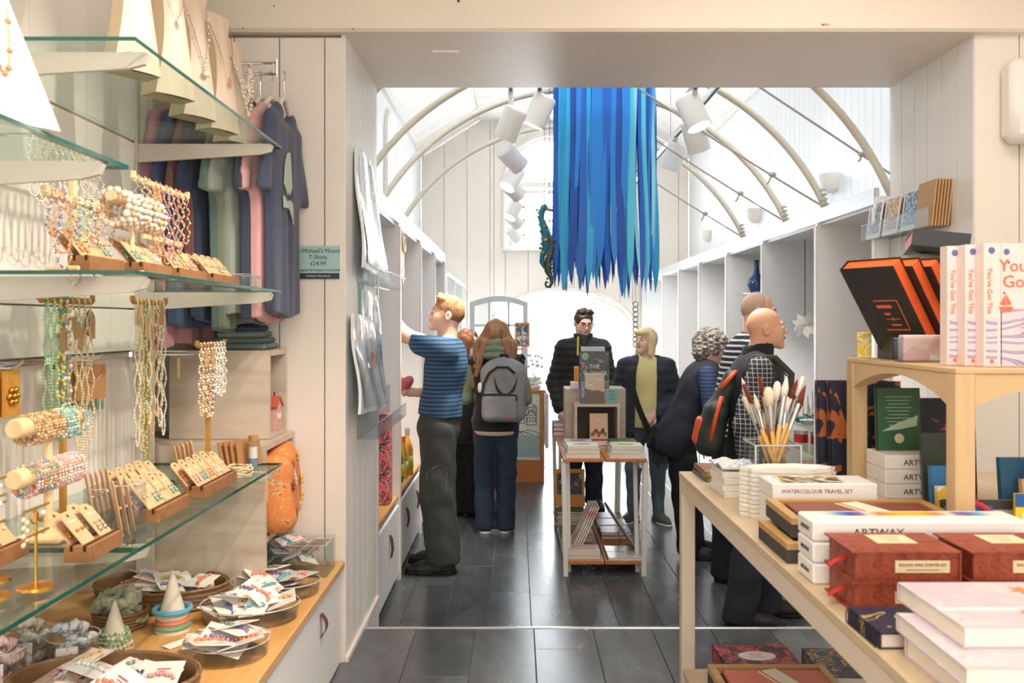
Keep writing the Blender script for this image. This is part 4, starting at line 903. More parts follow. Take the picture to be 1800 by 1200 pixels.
A = SW(638, 508, .015); B_ = SW(665, 522, .015); C_ = SW(680, 708, .03); D_ = SW(648, 690, .03)
sleeve('clear sleeved poster behind in the lower rack, partly hidden', [D_, C_, B_, A], print_=PRB)
A = SW(622, 550, .03); B_ = SW(656, 562, .03); C_ = SW(676, 716, .07); D_ = SW(634, 728, .07)
sleeve('clear sleeved reddish poster in front in the lower rack', [D_, C_, B_, A], print_=PRR)
ACR = glass('acrylic', 'F8FBFC', .07, alpha=.015); ACE = M('acrylic_edge', 'C2CED2', .15, var=0)
for nm, ys, lab in (((626, 684), (472, 498), 'clear acrylic poster rack, upper one on the partition'), ((626, 684), (702, 742), 'clear acrylic poster rack, lower one on the partition')):
    a, b_ = SW(nm[0], ys[1], .0), SW(nm[1], ys[1], .0); z = (a.z + b_.z) / 2; t = thing('poster_rack', lab, 'poster rack', (XW + .004, a.y, z - .02), 0, 'acrylic poster racks'); L = b_.y - a.y
    boxo('back_plate', ACR, t, (.0, L / 2, .09), (.004, L, .18)); boxo('floor_plate', ACR, t, (.045, L / 2, .002), (.09, L, .004)); boxo('front_lip', ACR, t, (.092, L / 2, .035), (.004, L, .07)); boxo('lip_edge', ACE, t, (.092, L / 2, .071), (.005, L, .003))
o = MB().box((0, 0, 0), (.004, .12, .14)).build('teal_card', TB, None, (XW + .004, SW(634, 525).y, SW(634, 525).z)); tag(o, 'small pale teal card stuck above the lower poster rack', 'card')
SGN = M('sign_teal', 'A9CBCB', .5, var=.02); DK = M('sign_dark', '2A3A40', .5, var=0)
a, b_ = P(519, 432, YW - .004), P(597, 490, YW - .004)
t = thing('tshirt_price_sign', 'pale teal T-shirt price sign with a dark footer on the partition', 'sign', ((a.x + b_.x) / 2, YW - .006, (a.z + b_.z) / 2)); sw_, sh_ = b_.x - a.x, a.z - b_.z
boxo('board', SGN, t, (0, 0, 0), (sw_, .006, sh_)); boxo('footer', DK, t, (0, -.0035, -sh_ / 2 + .012), (sw_, .001, .024))
INKT = M('ink_slate', '33484C', .6, var=0)
for k, (s_, sz) in enumerate((('St Michael\'s Mount', .0245), ('T-Shirts', .0245), ('£24.99', .0245), ('Designed & Printed in Cornwall', .0145))): txt(s_, sz, INKT, t, (.004, -.0042, .048 - .027 * k), (R(90), 0, 0), 'sign_line')
txt('St Michael\'s Mount Retail', .010, WHITE, t, (.004, -.0048, -sh_ / 2 + .012), (R(90), 0, 0), 'sign_line')
p = P(1790, 185, YW); t = thing('wall_heater', 'white rounded heater box high on the right wall', 'heater', (p.x + .02, YW - .06, p.z)); 
MB().box((0, 0, 0), (.22, .11, .345), b=.03).build('casing', WHITE, t, smooth='auto'); boxo('grille', M('grille_grey', 'DAD8D4', .4), t, (.02, -.052, -.02), (.14, .012, .17), b=.01)
t = thing('postcard_rack', 'clear acrylic postcard rack on the right jamb', 'rack', (XJ - .003, 0, 0))
PC = [prt('postcard_blue', [(0, '34506E'), (.45, '6C8A9C'), (.55, 'D9CDB4'), (.65, '7A6A4A')], 34, 'noise', .4), prt('postcard_gold', [(0, '8A6A3C'), (.45, 'C79A52'), (.55, 'E4D6B8'), (.65, '4A5A70')], 34, 'noise', .4), prt('postcard_sea', [(0, '2E6088'), (.45, '5A8AB0'), (.55, 'E0E6E8'), (.65, '29445E')], 34, 'noise', .4)]
def SJ(x, y, off=0): d = (XJ - off) * F / (x - CX); return P(x, y, d)
y0, y1 = SJ(1672, 400).y, SJ(1547, 400).y; zb = SJ(1610, 410).z
boxo('back_plate', ACR, t, (0, (y0 + y1) / 2, zb + .10), (.004, y1 - y0, .20)); boxo('floor_plate', ACR, t, (-.05, (y0 + y1) / 2, zb), (.10, y1 - y0, .004)); boxo('front_lip', ACR, t, (-.10, (y0 + y1) / 2, zb + .04), (.004, y1 - y0, .08)); boxo('lip_edge', ACE, t, (-.10, (y0 + y1) / 2, zb + .081), (.005, y1 - y0, .003))
for k in range(3):
    yc = y1 - (y1 - y0) * (.14 + .27 * k)
    for j in range(2):
        o = thing('postcard', f'{["blue castle", "gold floral", "sea blue"][k]} postcard in the acrylic rack, {["front", "behind"][j]} copy', 'postcard', (XJ - .085 + .03 * j, yc, zb + .003), (0, R(8), 0), 'postcards in the jamb rack')
        boxo('card', WHITE, o, (0, 0, .10), (.004, .165, .20)); boxo('picture', PC[k], o, (-.0024, 0, .105), (.001, .135, .16))
for j in range(6):
    o = MB().box((0, 0, .10), (.006, .165, .21)).build('kraft_envelope', KRAFT, None, (XJ - .09 + .014 * j, y0 + .07, zb + .003), (0, R(6), 0)); tag(o, f'kraft envelope at the near end of the postcard rack, {ORD[j]} from the front', 'envelope', 'kraft envelopes')
# ================================================================ people
def V3(*a): return np.array(a, float)
def folds(A, s=1., seed=0.):
    return lambda x, y, z: A * (np.sin(38 * s * z + 9 * np.sin(7 * x + seed) + 5 * y + seed) * .5 + np.sin(23 * s * z - 16 * x + 11 * y + 2 * seed) * .4 + np.sin(31 * x + 27 * y + 6 * z + seed) * .35)
def quilt(A, step, slope=0.):
    return lambda x, y, z: A * (np.abs(np.sin(np.pi * (z + slope * x) / step)) - .6) * -1
class Fig:
    def __init__(s, name, label, loc, yaw, h, lean=0, roll=0, bw=1., bd=1., hyaw=0, hpitch=0, hroll=0, feet=None, arms=None, hipoff=(0, 0), neckfwd=.012, skin='E3A98C', knee=.012, hand_curl=(.5, .5), handdir=None, squat=0, twist=0):
        s.t = thing(name, label, 'person', loc, R(yaw)); s.h = h; s.bw, s.bd = bw, bd
        A = lambda *q: V3(*q)
        s.pel = A(hipoff[0], hipoff[1], .525 * h - squat)
        m = Matrix.Rotation(R(twist), 3, 'Z') @ Matrix.Rotation(R(roll), 3, 'Y') @ Matrix.Rotation(R(lean), 3, 'X'); s.rt = m
        tr = lambda v: np.array(m @ Vector(v))
        s.up = tr((0, 0, 1)); s.fwd = tr((0, -1, 0)); s.sd = tr((1, 0, 0))
        s.chest = s.pel + s.up * .215 * h; s.nb = s.pel + s.up * .315 * h + s.fwd * .004
        s.sh = {'L': s.pel + s.up * .272 * h + s.sd * .094 * h * bw, 'R': s.pel + s.up * .272 * h - s.sd * .094 * h * bw}
        s.hm = Matrix.Rotation(R(hyaw), 3, 'Z') @ Matrix.Rotation(R(hroll), 3, 'Y') @ Matrix.Rotation(R(-hpitch), 3, 'X')
        s.k = .132 * h / .24
        s.hc = s.nb + A(0, 0, .083 * h) + s.up * .0 + s.fwd * neckfwd * h + tr((0, 0, .0))
        s.feet = feet or {'L': (.055 * h, 0, 8), 'R': (-.055 * h, 0, -8)}
        s.hip = {'L': s.pel + A(.05 * h, 0, -.02 * h), 'R': s.pel + A(-.05 * h, 0, -.02 * h)}
        s.ank, s.kn, s.fd = {}, {}, {}
        for q in 'LR':
            fx, fy, fa = s.feet[q]; s.ank[q] = A(fx, fy, .048 * h); s.fd[q] = A(math.sin(R(fa)), -math.cos(R(fa)), 0); s.kn[q] = (s.hip[q] * .5 + s.ank[q] * .5) + s.fd[q] * knee * h
        s.el, s.wr = {}, {}
        for q in 'LR':
            sg = 1 if q == 'L' else -1
            e, w_ = (arms or {}).get(q) or ((sg * .05, .02, -.30), (sg * .02, -.06, -.25))
            s.el[q] = s.sh[q] + A(*e); s.wr[q] = s.el[q] + A(*w_)
        s.hd = handdir or {}; s.curl = dict(zip('LR', hand_curl)); s.skin = skin
    def H(s, *p): return s.hc + np.array(s.hm @ Vector(p)) * s.k
    def torso(s, S, o=0., k=.05, lower=True):
        h, bw, bd = s.h, s.bw, s.bd
        if lower: S.ell(s.pel + V3(0, 0, -.005 * h), (.097 * h * bw + o, .069 * h * bd + o, .085 * h + o), k)
        S.ell(s.pel + s.up * .10 * h, (.084 * h * bw + o, .060 * h * bd + o, .115 * h + o), k, s.rt)
        S.ell(s.chest - s.fwd * .003 * h, (.098 * h * bw + o, .066 * h * bd + o, .105 * h + o), k, s.rt)
        a, b = s.sh['L'] - s.sd * .025 * h, s.sh['R'] + s.sd * .025 * h
        S.cone(a, b, .034 * h + o * .6, .034 * h + o * .6, .03)
        S.cone(s.nb - s.up * .012 * h + s.sd * .030 * h, s.sh['L'] - s.up * .006, .022 * h + o * .5, .030 * h + o * .8, .03); S.cone(s.nb - s.up * .012 * h - s.sd * .030 * h, s.sh['R'] - s.up * .006, .022 * h + o * .5, .030 * h + o * .8, .03)
    def arm(s, S, q, o=0., k=.025, frac=2., flare=0.):
        h = s.h; a, b, c = s.sh[q], s.el[q], s.wr[q]
        if frac >= 1:
            S.cone(a, b, .031 * h + o * .8, .026 * h + o, k); e = b + (c - b) * min(1, frac - 1)
            S.cone(b, e, .026 * h + o, (.026 - .0095 * min(1, frac - 1)) * h + o + flare, k)
        else: S.cone(a, a + (b - a) * frac, .034 * h + o, (.034 - .006 * frac) * h + o + flare, k)
    def hand(s, S, q):
        h = s.h * .97; d0 = s.wr[q] - s.el[q]; d0 = d0 / np.linalg.norm(d0); d, n = s.hd.get(q, (None, None)) if q in s.hd else (None, None)
        d = d0 if d is None else np.array(d, float) / np.linalg.norm(d)
        sg = 1 if q == 'L' else -1
        n = V3(-sg, 0, 0) if n is None else np.array(n, float)
        n = n - d * (n @ d); n = n / np.linalg.norm(n); sd = np.cross(d, n)           # sd runs across the palm
        if sd @ (V3(0, -1, 0) + .01) < 0: sd = -sd                                    # thumb side forward
        w0 = s.wr[q]; S.cone(w0, w0 + d * .03 * h, .0155 * h, .019 * h, .01)
        pc = w0 + d * .035 * h
        for f in (-1, -.33, .33, 1): S.cone(pc, w0 + d * .055 * h + sd * .0185 * h * f, .0125 * h, .0105 * h, .012)
        c = s.curl[q]
        for f, L in ((1, .040), (.35, .046), (-.35, .043), (-1, .034)):
            p = w0 + d * .056 * h + sd * .0195 * h * f; dr = d.copy(); a = 0
            for j, fr in enumerate((.45, .32, .23)):
                a += c * (.55, .8, .6)[j]; dr = d * math.cos(a) + n * math.sin(a); p2 = p + dr * L * h * fr
                S.cone(p, p2, .0060 * h, .0055 * h, .004); p = p2
        p = w0 + d * .018 * h + sd * .014 * h; p2 = p + (d * .55 + sd * .65 + n * .25) * .026 * h; p3 = p2 + (d * .85 + n * .45 + sd * .1) * .022 * h
        S.cone(p, p2, .0085 * h, .0068 * h, .008); S.cone(p2, p3, .0066 * h, .0058 * h, .004)
    def head(s, S):
        k = s.k; m = s.hm; H = s.H
        E = lambda c, r, kk=.02, mode='add': S.ell(H(*c), [q * k for q in r], kk * k, m, mode)
        E((0, .014, .030), (.076, .096, .094)); E((0, -.012, -.03), (.062, .072, .075), .03); E((0, -.055, -.055), (.045, .038, .05), .03); E((0, -.079, -.098), (.022, .018, .018), .025)
        E((.038, -.06, -.025), (.022, .024, .03), .025); E((-.038, -.06, -.025), (.022, .024, .03), .025)
        E((0, -.082, .030), (.05, .014, .012), .02); 
        for e in (-1, 1): E((e * .033, -.101, .010), (.020, .016, .012), .012, 'sub')
        S.cone(H(0, -.088, .020), H(0, -.113, -.018), .007 * k, .0115 * k, .010 * k); E((.010, -.103, -.021), (.008, .009, .007), .008); E((-.010, -.103, -.021), (.008, .009, .007), .008)
        E((0, -.091, -.047), (.021, .009, .006), .008); E((0, -.089, -.058), (.019, .009, .007), .006); E((0, -.097, -.0515), (.018, .006, .0016), .003, 'sub')
        for e in (-1, 1): E((e * .079, .016, -.004), (.010, .022, .032), .008); E((e * .088, .012, -.002), (.006, .011, .018), .006, 'sub')
        h = s.h; S.cone(s.nb - s.up * .02 * h, H(0, .03, -.05), .036 * h, .033 * h, .025)
    def body(s, res=.011, hres=.0045, mat=None, hands='LR'):
        pts = [s.pel, s.hc, *s.sh.values(), *s.el.values(), *s.wr.values(), *s.ank.values(), *s.kn.values()]; lo = np.min(pts, 0) - .16; hi = np.max(pts, 0) + .18; lo[2] = -.01
        for q in hands: hi = np.maximum(hi, s.wr[q] + .22); lo = np.minimum(lo, s.wr[q] - .22); 
        lo[2] = max(lo[2], -.01)
        r = .145 * s.k; fx = [[(s.hc[a] - r, s.hc[a] + r, hres)] for a in range(3)]
        for q in hands:
            d = s.wr[q] - s.el[q]; d = s.hd[q][0] if q in s.hd else d; d = np.array(d, float); d /= np.linalg.norm(d); c = s.wr[q] + d * .09
            for a in range(3): fx[a].append((c[a] - .10, c[a] + .10, .0055))
        S = SDF(*[axis(lo[a], hi[a], res, fx[a]) for a in range(3)])
        h = s.h; s.torso(S, -.004)
        for q in 'LR':
            s.arm(S, q, 0, .02)
            S.cone(s.hip[q], s.kn[q], .048 * h, .032 * h, .03); S.cone(s.kn[q], s.ank[q], .031 * h, .018 * h, .02); S.cone(s.ank[q] + V3(0, 0, -.015 * h), s.ank[q] + s.fd[q] * .09 * h + V3(0, 0, -.022 * h), .014 * h, .010 * h, .02)
            if q in hands: s.hand(S, q)
        s.head(S)
        o = link('body', S.mesh('body', mat or M('skin_' + s.skin, s.skin, .5, var=.05, scale=9, spec=.35)), s.t)
        s.bo = o; return o
    def face(s, iris='5A4632', brow='6A4A34', lips='B9605A', eyes=True):
        k = s.k; e_ = s.hm.to_euler()
        for g in (-1, 1):
            if eyes:
                ey = MB().ball((0, 0, 0), .0118 * k, 12, 8).build('eye', M('eye_white', 'EDE8E2', .2, var=0), s.bo, s.H(g * .033, -.084, .009), e_, smooth=True)
                MB().ball((0, -.0085 * k, 0), (.0074 * k, .005 * k, .0074 * k), 10, 6).build('iris', M('iris_' + iris, iris, .15, var=0), s.bo, s.H(g * .033, -.084, .009), e_, smooth=True)
            MB().tube([s.H(g * .016, -.095, .029), s.H(g * .034, -.093, .034), s.H(g * .050, -.080, .028)], [.0035 * k, .0042 * k, .002 * k], 6).build('eyebrow', M('brow_' + brow, brow, .8), s.bo, smooth=True)
        m = MB(); 
        for z, ry in ((-.0475, .0035), (-.0565, .004)): m.tube([s.H(-.019, -.094, -.0515), s.H(-.008, -.1005, z), s.H(.008, -.1005, z), s.H(.019, -.094, -.0515)], [.0015 * k, ry * k, ry * k, .0015 * k], 6)
        m.build('lips', M('lips_' + lips, lips, .45, var=0), s.bo, smooth=True)
    def grid(s, lo, hi, res): return SDF(*[axis(lo[a], hi[a], res) for a in range(3)])
    def box(s, pts, pad): pts = np.array(pts); return pts.min(0) - pad, pts.max(0) + pad
    def top(s, name, mat, o=.012, sleeve=2., res=.011, hem=None, disp=None, lower=True, neck=.012, body=True, flare=.004, label=None, op=None, parent=None, hemflare=0, arms='LR'):
        pts = [s.pel - V3(0, 0, .2), s.nb + V3(0, 0, .08), *s.sh.values()] + ([*s.el.values(), *s.wr.values()] if sleeve > 0 else []); lo, hi = s.box(pts, .16)
        S = s.grid(lo, hi, res); h = s.h
        if body:
            s.torso(S, o)
            if hemflare: S.cone(s.pel + s.up * .06 * h, s.pel - s.up * .05 * h, .088 * h * s.bw + o, .098 * h * s.bw + o + hemflare, .04, sq=(s.fwd, .75))
        if sleeve > 0:
            for q in arms: s.arm(S, q, o, .03 if body else .01, sleeve, flare)
        if disp: S.disp(disp)
        if op: op(S)
        if body:
            if hem is not None: S.cut(-s.up, s.pel + s.up * hem * h)
            S.cut(s.up, s.nb + s.up * neck * h)
        if sleeve > 1:
            pass
        return link(name, S.mesh(name, mat), parent or s.t)
    def trousers(s, mat, o=.012, w=(.050, .040, .040), hem=.03, waist=.035, res=.012, disp=None, name='trousers', drop=0.):
        pts = [s.pel + V3(0, 0, .15), *s.hip.values(), *s.kn.values(), *s.ank.values()]; lo, hi = s.box(pts, .16); lo[2] = 0
        S = s.grid(lo, hi, res); h = s.h
        S.ell(s.pel + V3(0, 0, -.005 * h), (.096 * h * s.bw + o, .068 * h * s.bd + o, .08 * h + o), .04); S.ell(s.pel + s.up * .06 * h, (.086 * h * s.bw + o, .060 * h * s.bd + o, .06 * h + o), .04)
        for q in 'LR':
            S.cone(s.hip[q], s.kn[q], w[0] * h + o, w[1] * h + o, .03); S.cone(s.kn[q], s.ank[q] + V3(0, .008 * h, -.02 * h) * 1, w[1] * h + o, w[2] * h + o, .03)
        if disp: S.disp(disp)
        S.cut((0, 0, -1), (0, 0, hem)); S.cut(s.up, s.pel + s.up * waist * h)
        return link(name, S.mesh(name, mat), s.t)
    def shoes(s, mat, sole, ht=.05, k=1., toe=None, high=.075):
        h = s.h * k
        for q in 'LR':
            a, f = s.ank[q] * V3(1, 1, 0), s.fd[q]; heel = a - f * .022 * h; tip = a + f * .105 * h
            lo, hi = s.box([heel, tip], .09); lo[2] = 0; hi[2] = .17
            S = SDF(*[axis(lo[i], hi[i], .008) for i in range(3)])
            S.cone(heel + V3(0, 0, .030), a + f * .07 * h + V3(0, 0, .028), .024 * h, .027 * h, .03); S.cone(a + f * .05 * h + V3(0, 0, .026), tip + V3(0, 0, .022), .027 * h, .021 * h, .02, sq=((0, 0, 1), .9)); S.cone(a + f * .012 * h + V3(0, 0, .035), a + f * .004 * h + V3(0, 0, high), .031 * h, .028 * h, .03); S.cone(a + f * .02 * h + V3(0, 0, .05), tip - f * .03 * h + V3(0, 0, .03), .026 * h, .020 * h, .03)
            S.cut((0, 0, 1), (0, 0, high + .02)); S.cut((0, 0, -1), (0, 0, .016))
            sh = link('shoe', S.mesh('shoe', mat), s.t)
            S = SDF(*[axis(lo[i], hi[i], .008) for i in range(2)], axis(-.004, .045, .005)); S.cone(heel + V3(0, 0, .018), a + f * .07 * h + V3(0, 0, .018), .027 * h, .0295 * h, .02); S.cone(a + f * .05 * h + V3(0, 0, .018), tip + V3(0, 0, .018), .0295 * h, .022 * h, .02); S.cut((0, 0, 1), (0, 0, .026)); S.cut((0, 0, -1), (0, 0, .001))
            link('sole', S.mesh('sole', sole), sh)
            lm = MB()
            for j in range(4):
                c = a + f * (.035 + .016 * j) * h; lz = .068 - .008 * j; sd_ = np.cross(f, V3(0, 0, 1)); lm.cyl(c + sd_ * .018 + V3(0, 0, lz - .005), c - sd_ * .018 + V3(0, 0, lz - .005), .003, n=5)
            lm.build('laces', M('laces_dark', '26262A', .8), sh)
    def hair(s, mat, cap=(.084, .104, .100), off=(0, .018, .036), disp=None, cutface=True, extra=None, fringe=None, res=.0055, name='hair', low=None, face=None):
        k = s.k; lo, hi = s.box([s.hc], .19 * k); 
        if extra: lo = lo - V3(.06, .06, .50); hi = hi + V3(.06, .08, .02)
        S = SDF(*[axis(lo[a], hi[a], res) for a in range(3)]); m = s.hm
        S.ell(s.H(*off), [q * k for q in cap], .01, m)
        if cutface:
            a, b = face or ((0, -.125, -.03), (.080, .105, .098))
            S.ell(s.H(*a), [q * k for q in b], .012, m, 'sub')
        if low is not None: 
            n = np.array(m @ Vector((0, -.55, -1))); S.cut(n, s.H(0, 0, low))
        if extra: extra(S)
        if disp: S.disp(disp)
        return link(name, S.mesh(name, mat), s.bo)
def hairmat(name, a, b, scale=60):
    return prt(name, [(.25, a), (.5, b), (.7, a)], scale, 'noise', .45, (1, 1, .18), interp='LINEAR', distort=.5, detail=4)
def strands(A, f=70., fz=8.): return lambda x, y, z: A * (np.sin(f * x + 6 * np.sin(fz * z) + 20 * y) * .6 + np.sin(f * 1.3 * y + 5 * np.sin(fz * 1.2 * z + 1)) * .6)
DENIM_K = M('charcoal_denim', '3F4440', .85, var=.28, scale=16, bump=.1); DENIM_B = M('blue_denim', '2B3B4E', .85, var=.22, scale=18, bump=.1); DENIM_G = M('grey_blue_denim', '65727C', .85, var=.16, scale=18, bump=.1); DENIM_D = M('dark_denim', '262B36', .85, var=.25, scale=20, bump=.1)
BLACKF = M('black_fabric', '17171B', .75, var=.15, scale=20, sheen=.2); NAVYF = M('navy_fabric', '20242F', .8, var=.15, scale=24, sheen=.25); SHOEB = M('black_shoe', '18181A', .5, var=.1); SOLEW = M('white_sole', 'D9D7D4', .6); SOLEB = M('black_sole', '101012', .6)
def stripes(name, a, b, period, duty, axis_='z', rough=.8, distort=.0, rot=(0, 0, 0)): return prt(name, [(0, b), (duty, a)], 2 * math.pi / (20 * period), 'wave' + axis_, rough, distort=distort, detail=0, rot=rot)

# ---- young man reaching into the left bay
g = Fig('person', 'young man with ginger hair and blue striped T-shirt reaching into the left shelves', (-.475, 5.56, 0), -90, 1.79, lean=-6, bw=1.0, bd=1.02, hpitch=13, hyaw=2, hipoff=(0, -.03), skin='EBBFA6',
        feet={'L': (.10, .0, 3), 'R': (-.13, -.01, -6)}, arms={'L': ((-.05, -.255, .10), (-.12, -.16, .19)), 'R': ((-.05, .03, -.29), (.05, -.235, .0))}, handdir={'R': ((.25, -1, .1), (0, .0, -1)), 'L': ((-.3, -.6, .8), (0, -1, 0))}, hand_curl=(.35, .7), neckfwd=.004)
g.body(); g.face('4A5A5A', 'B07A4A', 'C4706A')
TEE = stripes('blue_tee_stripes', '3E688E', '263348', .0262, .30)
def sleevecut(S):
    for q in 'LR': pass
g.top('t_shirt', TEE, .020, .56, .010, hem=.036, disp=folds(.0045), neck=.006, flare=.014, hemflare=.012)
tr_ = g.trousers(DENIM_K, .016, (.054, .050, .050), .075, .045, disp=folds(.006, .8, 2))
g.shoes(SHOEB, SOLEB, k=1.06, high=.10)
S = g.grid(g.pel - V3(.22, .2, .08), g.pel + V3(.22, .2, .14), .01); S.ell(g.pel + g.up * .06 * 1.79, (.088 * 1.79 + .020, .062 * 1.79 + .020, .2), .02); S.cut(g.up, g.pel + g.up * .062); S.cut(-g.up, g.pel + g.up * .018); link('belt', S.mesh('belt', BLACKF), g.t)
for q, c in (('L', 1), ('R', -1)):
    S = SDF(*[axis(a, b, .009) for a, b in zip(g.ank[q] - V3(.13, .13, .048), g.ank[q] + V3(.13, .13, .12))]); S.cone(g.ank[q] + V3(0, .01, -.03), g.ank[q] + V3(0, .008, .1), .098, .098, .01); S.cut((0, 0, 1), (0, 0, .125)); S.cut((0, 0, -1), (0, 0, .072)); link('turn_up', S.mesh('turn_up', DENIM_K), tr_)
seam = M('pale_seam', '7E857C', .8, var=0)
def onleg(q, u, v):   # seam points on the outside of the leg, u along hip-knee-ankle 0..2, v forward
    p = g.hip[q] + (g.kn[q] - g.hip[q]) * min(u, 1) if u <= 1 else g.kn[q] + (g.ank[q] - g.kn[q]) * (u - 1)
    return p + V3(.108 if q == 'L' else -.108, 0, 0) * math.cos(v / .11) + V3(0, -.108 * math.sin(v / .11), 0)
MB().tube([onleg('L', u, v) for u, v in ((.55, -.08), (.53, .02), (.60, .06), (.98, .05), (1.0, -.06), (.6, -.08))], .0022, 5).tube([onleg('L', u, v) for u, v in ((.46, -.09), (.50, .0), (.53, .02))], .0022, 5).build('pocket_seam', seam, tr_)
gh = hairmat('ginger_hair', 'A8764A', 'CFA272'); gh2 = hairmat('ginger_hair_short', '85583A', 'A0724C')
def quiff(S):
    rn = random.Random(4)
    for _ in range(34):
        a = rn.uniform(-1, 1); b = rn.uniform(-.075, .06); S.ell(g.H(a * .058, b - .008, .105 + .018 * (1 - a * a) - .25 * max(0, b) - .5 * max(0, -b - .05) + rn.uniform(-.006, .008)), (.017, .019, .014), .012)
g.hair(gh, (.081, .101, .082), (0, .012, .058), strands(.003, 90, 25), True, quiff, low=-.018, face=((0, -.15, -.05), (.09, .105, .115)))
g.hair(gh2, (.0785, .0985, .094), (0, .019, .030), strands(.0015, 120), True, None, low=-.052, face=((0, -.135, -.02), (.10, .135, .13)), name='short_sides')
cl = thing('pink_cloth', 'crumpled pink cloth item in the young man\'s lower hand', 'cloth', g.t.matrix_basis @ Vector(g.wr['R'] + V3(.02, -.09, .045)))
S = SDF(*[axis(-.12, .12, .007)] * 3); S.ell((0, 0, .01), (.05, .06, .045), .02); S.ell((-.05, .02, .03), (.05, .04, .04), .02); S.ell((.03, -.03, .04), (.04, .05, .03), .02); S.disp(folds(.008, 2.5, 1)); link('cloth', S.mesh('cloth', M('pink_cloth', 'D9707E', .8, var=.1)), cl)

# ---- woman with the grey backpack, seen from behind
w = Fig('person', 'long-haired woman in black padded gilet and dark jeans seen from behind', (-.160, 6.52, 0), 176, 1.635, lean=2, bw=1.0, bd=1.05, hyaw=12, hpitch=-10, feet={'L': (.085, .0, 14), 'R': (-.075, -.02, -8)},
        arms={'L': ((.085, .0, -.27), (-.03, -.22, -.02)), 'R': ((-.07, .0, -.27), (.04, -.22, -.03))}, skin='E8BBA2')
w.body(.012, .007)
GRN = M('sage_sleeve', '7E8A6C', .7, var=.1)
w.top('hoodie_sleeves', GRN, .016, 2.0, .012, body=False, disp=folds(.005, 1.2))
w.top('padded_gilet', BLACKF, .026, 0, .012, hem=-.052, disp=quilt(.009, .075), neck=.03)
S = w.grid(w.pel - V3(.22, .2, .12), w.pel + V3(.22, .2, .02), .012); S.ell(w.pel + V3(0, 0, -.01), (.182, .15, .2), .02); S.cut((0, 0, 1), w.pel + V3(0, 0, -.07)); S.cut((0, 0, -1), w.pel + V3(0, 0, -.105)); link('shirt_hem', S.mesh('shirt_hem', M('pale_pink', 'D9C3BB', .8)), w.t)
w.trousers(DENIM_B, .010, (.053, .040, .038), .035, disp=folds(.005, 1, 4))
w.shoes(SHOEB, SOLEW, high=.07)
for q, f in (('L', 1), ('R', -1)):
    a, fd = w.ank[q] * V3(1, 1, 0), w.fd[q]; MB().tube([a + fd * .02 + V3(f * .052, 0, .05), a + fd * .055 + V3(f * .054, 0, .040), a + fd * .10 + V3(f * .05, 0, .066)], [.002, .008, .002], 6).build('orange_flash', M('orange_flash', 'F0552E', .5, var=0), w.t)
S = w.grid(w.nb - V3(.18, .08, .12), w.nb + V3(.18, .24, .14), .009)
for z, r, y in ((.035, .105, .115), (-.015, .12, .125), (.080, .09, .10)): S.ell(w.nb + V3(0, y, z), (r, .062, .032), .012)
S.disp(folds(.004, 1)); link('hood', S.mesh('hood', M('sage_hood', '7F8C76', .75, var=.1)), w.t)
wh = hairmat('auburn_hair', '7E5638', 'AC7C54', 45)
def longhair(S):
    for sx in (-1, 1):
        S.cone(w.H(sx * .05, .05, .02), w.nb + V3(sx * .115, .05, .04), .055, .05, .04); S.cone(w.nb + V3(sx * .115, .05, .05), w.nb + V3(sx * .165 , .055, -.25), .05, .020, .03); S.cone(w.nb + V3(sx * .08, .12, .08), w.nb + V3(sx * .135, .140, -.16), .04, .016, .03)
    S.cone(w.H(0, .05, .03), w.nb + V3(.01, .07, .15), .075, .06, .04)
w.hair(wh, (.090, .112, .108), (0, .016, .026), strands(.0045, 85, 5), True, longhair)
# her backpack
bp = thing('backpack', 'grey canvas backpack with black trim and front pocket on the woman\'s back', 'backpack', w.t.matrix_basis @ Vector((-.075, .20, 1.105)), R(176 - 4))
CANV = M('grey_canvas', '8E8F92', .85, var=.12, scale=45, bump=.15); BTR = M('black_trim', '1E1E20', .6, var=.05)
S = SDF(axis(-.22, .22, .009), axis(-.16, .18, .009), axis(-.28, .3, .009)); S.rbox((0, 0, -.02), (.165, .085, .215), .07, .02); S.ell((0, -.005, .14), (.150, .085, .105), .04); S.disp(folds(.003, .8, 3)); pb_ = link('main_bag', S.mesh('main_bag', CANV), bp)
S = SDF(axis(-.2, .2, .009), axis(.02, .2, .009), axis(-.27, .06, .009)); S.rbox((.01, .085, -.115), (.135, .045, .105), .04, .02); S.disp(folds(.003, 1, 5)); fp = link('front_pocket', S.mesh('front_pocket', CANV), bp)
MB().tube([(-.11, .120, -.025), (-.05, .128, -.02), (.05, .130, -.02), (.13, .122, -.025)], .008, 6).tube([(-.115, .115, -.025), (-.118, .12, -.07)], .006, 6).build('pocket_zip', BTR, fp)
boxo('orange_tab', M('orange_tab', 'D9583A', .5), fp, (-.075, .131, -.185), (.05, .004, .010))
MB().tube([(.155, .07, -.20), (.150, .088, -.05), (.125, .095, .06), (.09, .092, .13), (.03, .092, .175), (-.05, .092, .175), (-.10, .090, .13)], .009, 6, flat=1).build('main_zip', BTR, bp, smooth=True)
MB().sheet(lambda u, v: (-.115 + .165 * u, .092 + .022 * math.sin(math.pi * u) + 0, .095 - .13 * math.sin(math.pi * min(1, max(0, u))) ** .6 + .034 * (v - .5)), 20, 2, .006, (0, 1, 0)).build('carry_loop', BTR, bp, smooth='auto')
MB().tube([(.03, -.02, .225), (.015, .01, .262), (-.03, .01, .262), (-.045, -.02, .225)], .011, 6).build('top_handle', BTR, bp, smooth=True)
for sx in (-1, 1):
    MB().tube([(sx * .08, -.08, .20), (sx * .11, -.16, .26), (sx * .12, -.26, .22)], .018, 8, flat=.4).build('shoulder_strap', CANV if sx > 0 else BTR, bp, smooth=True)
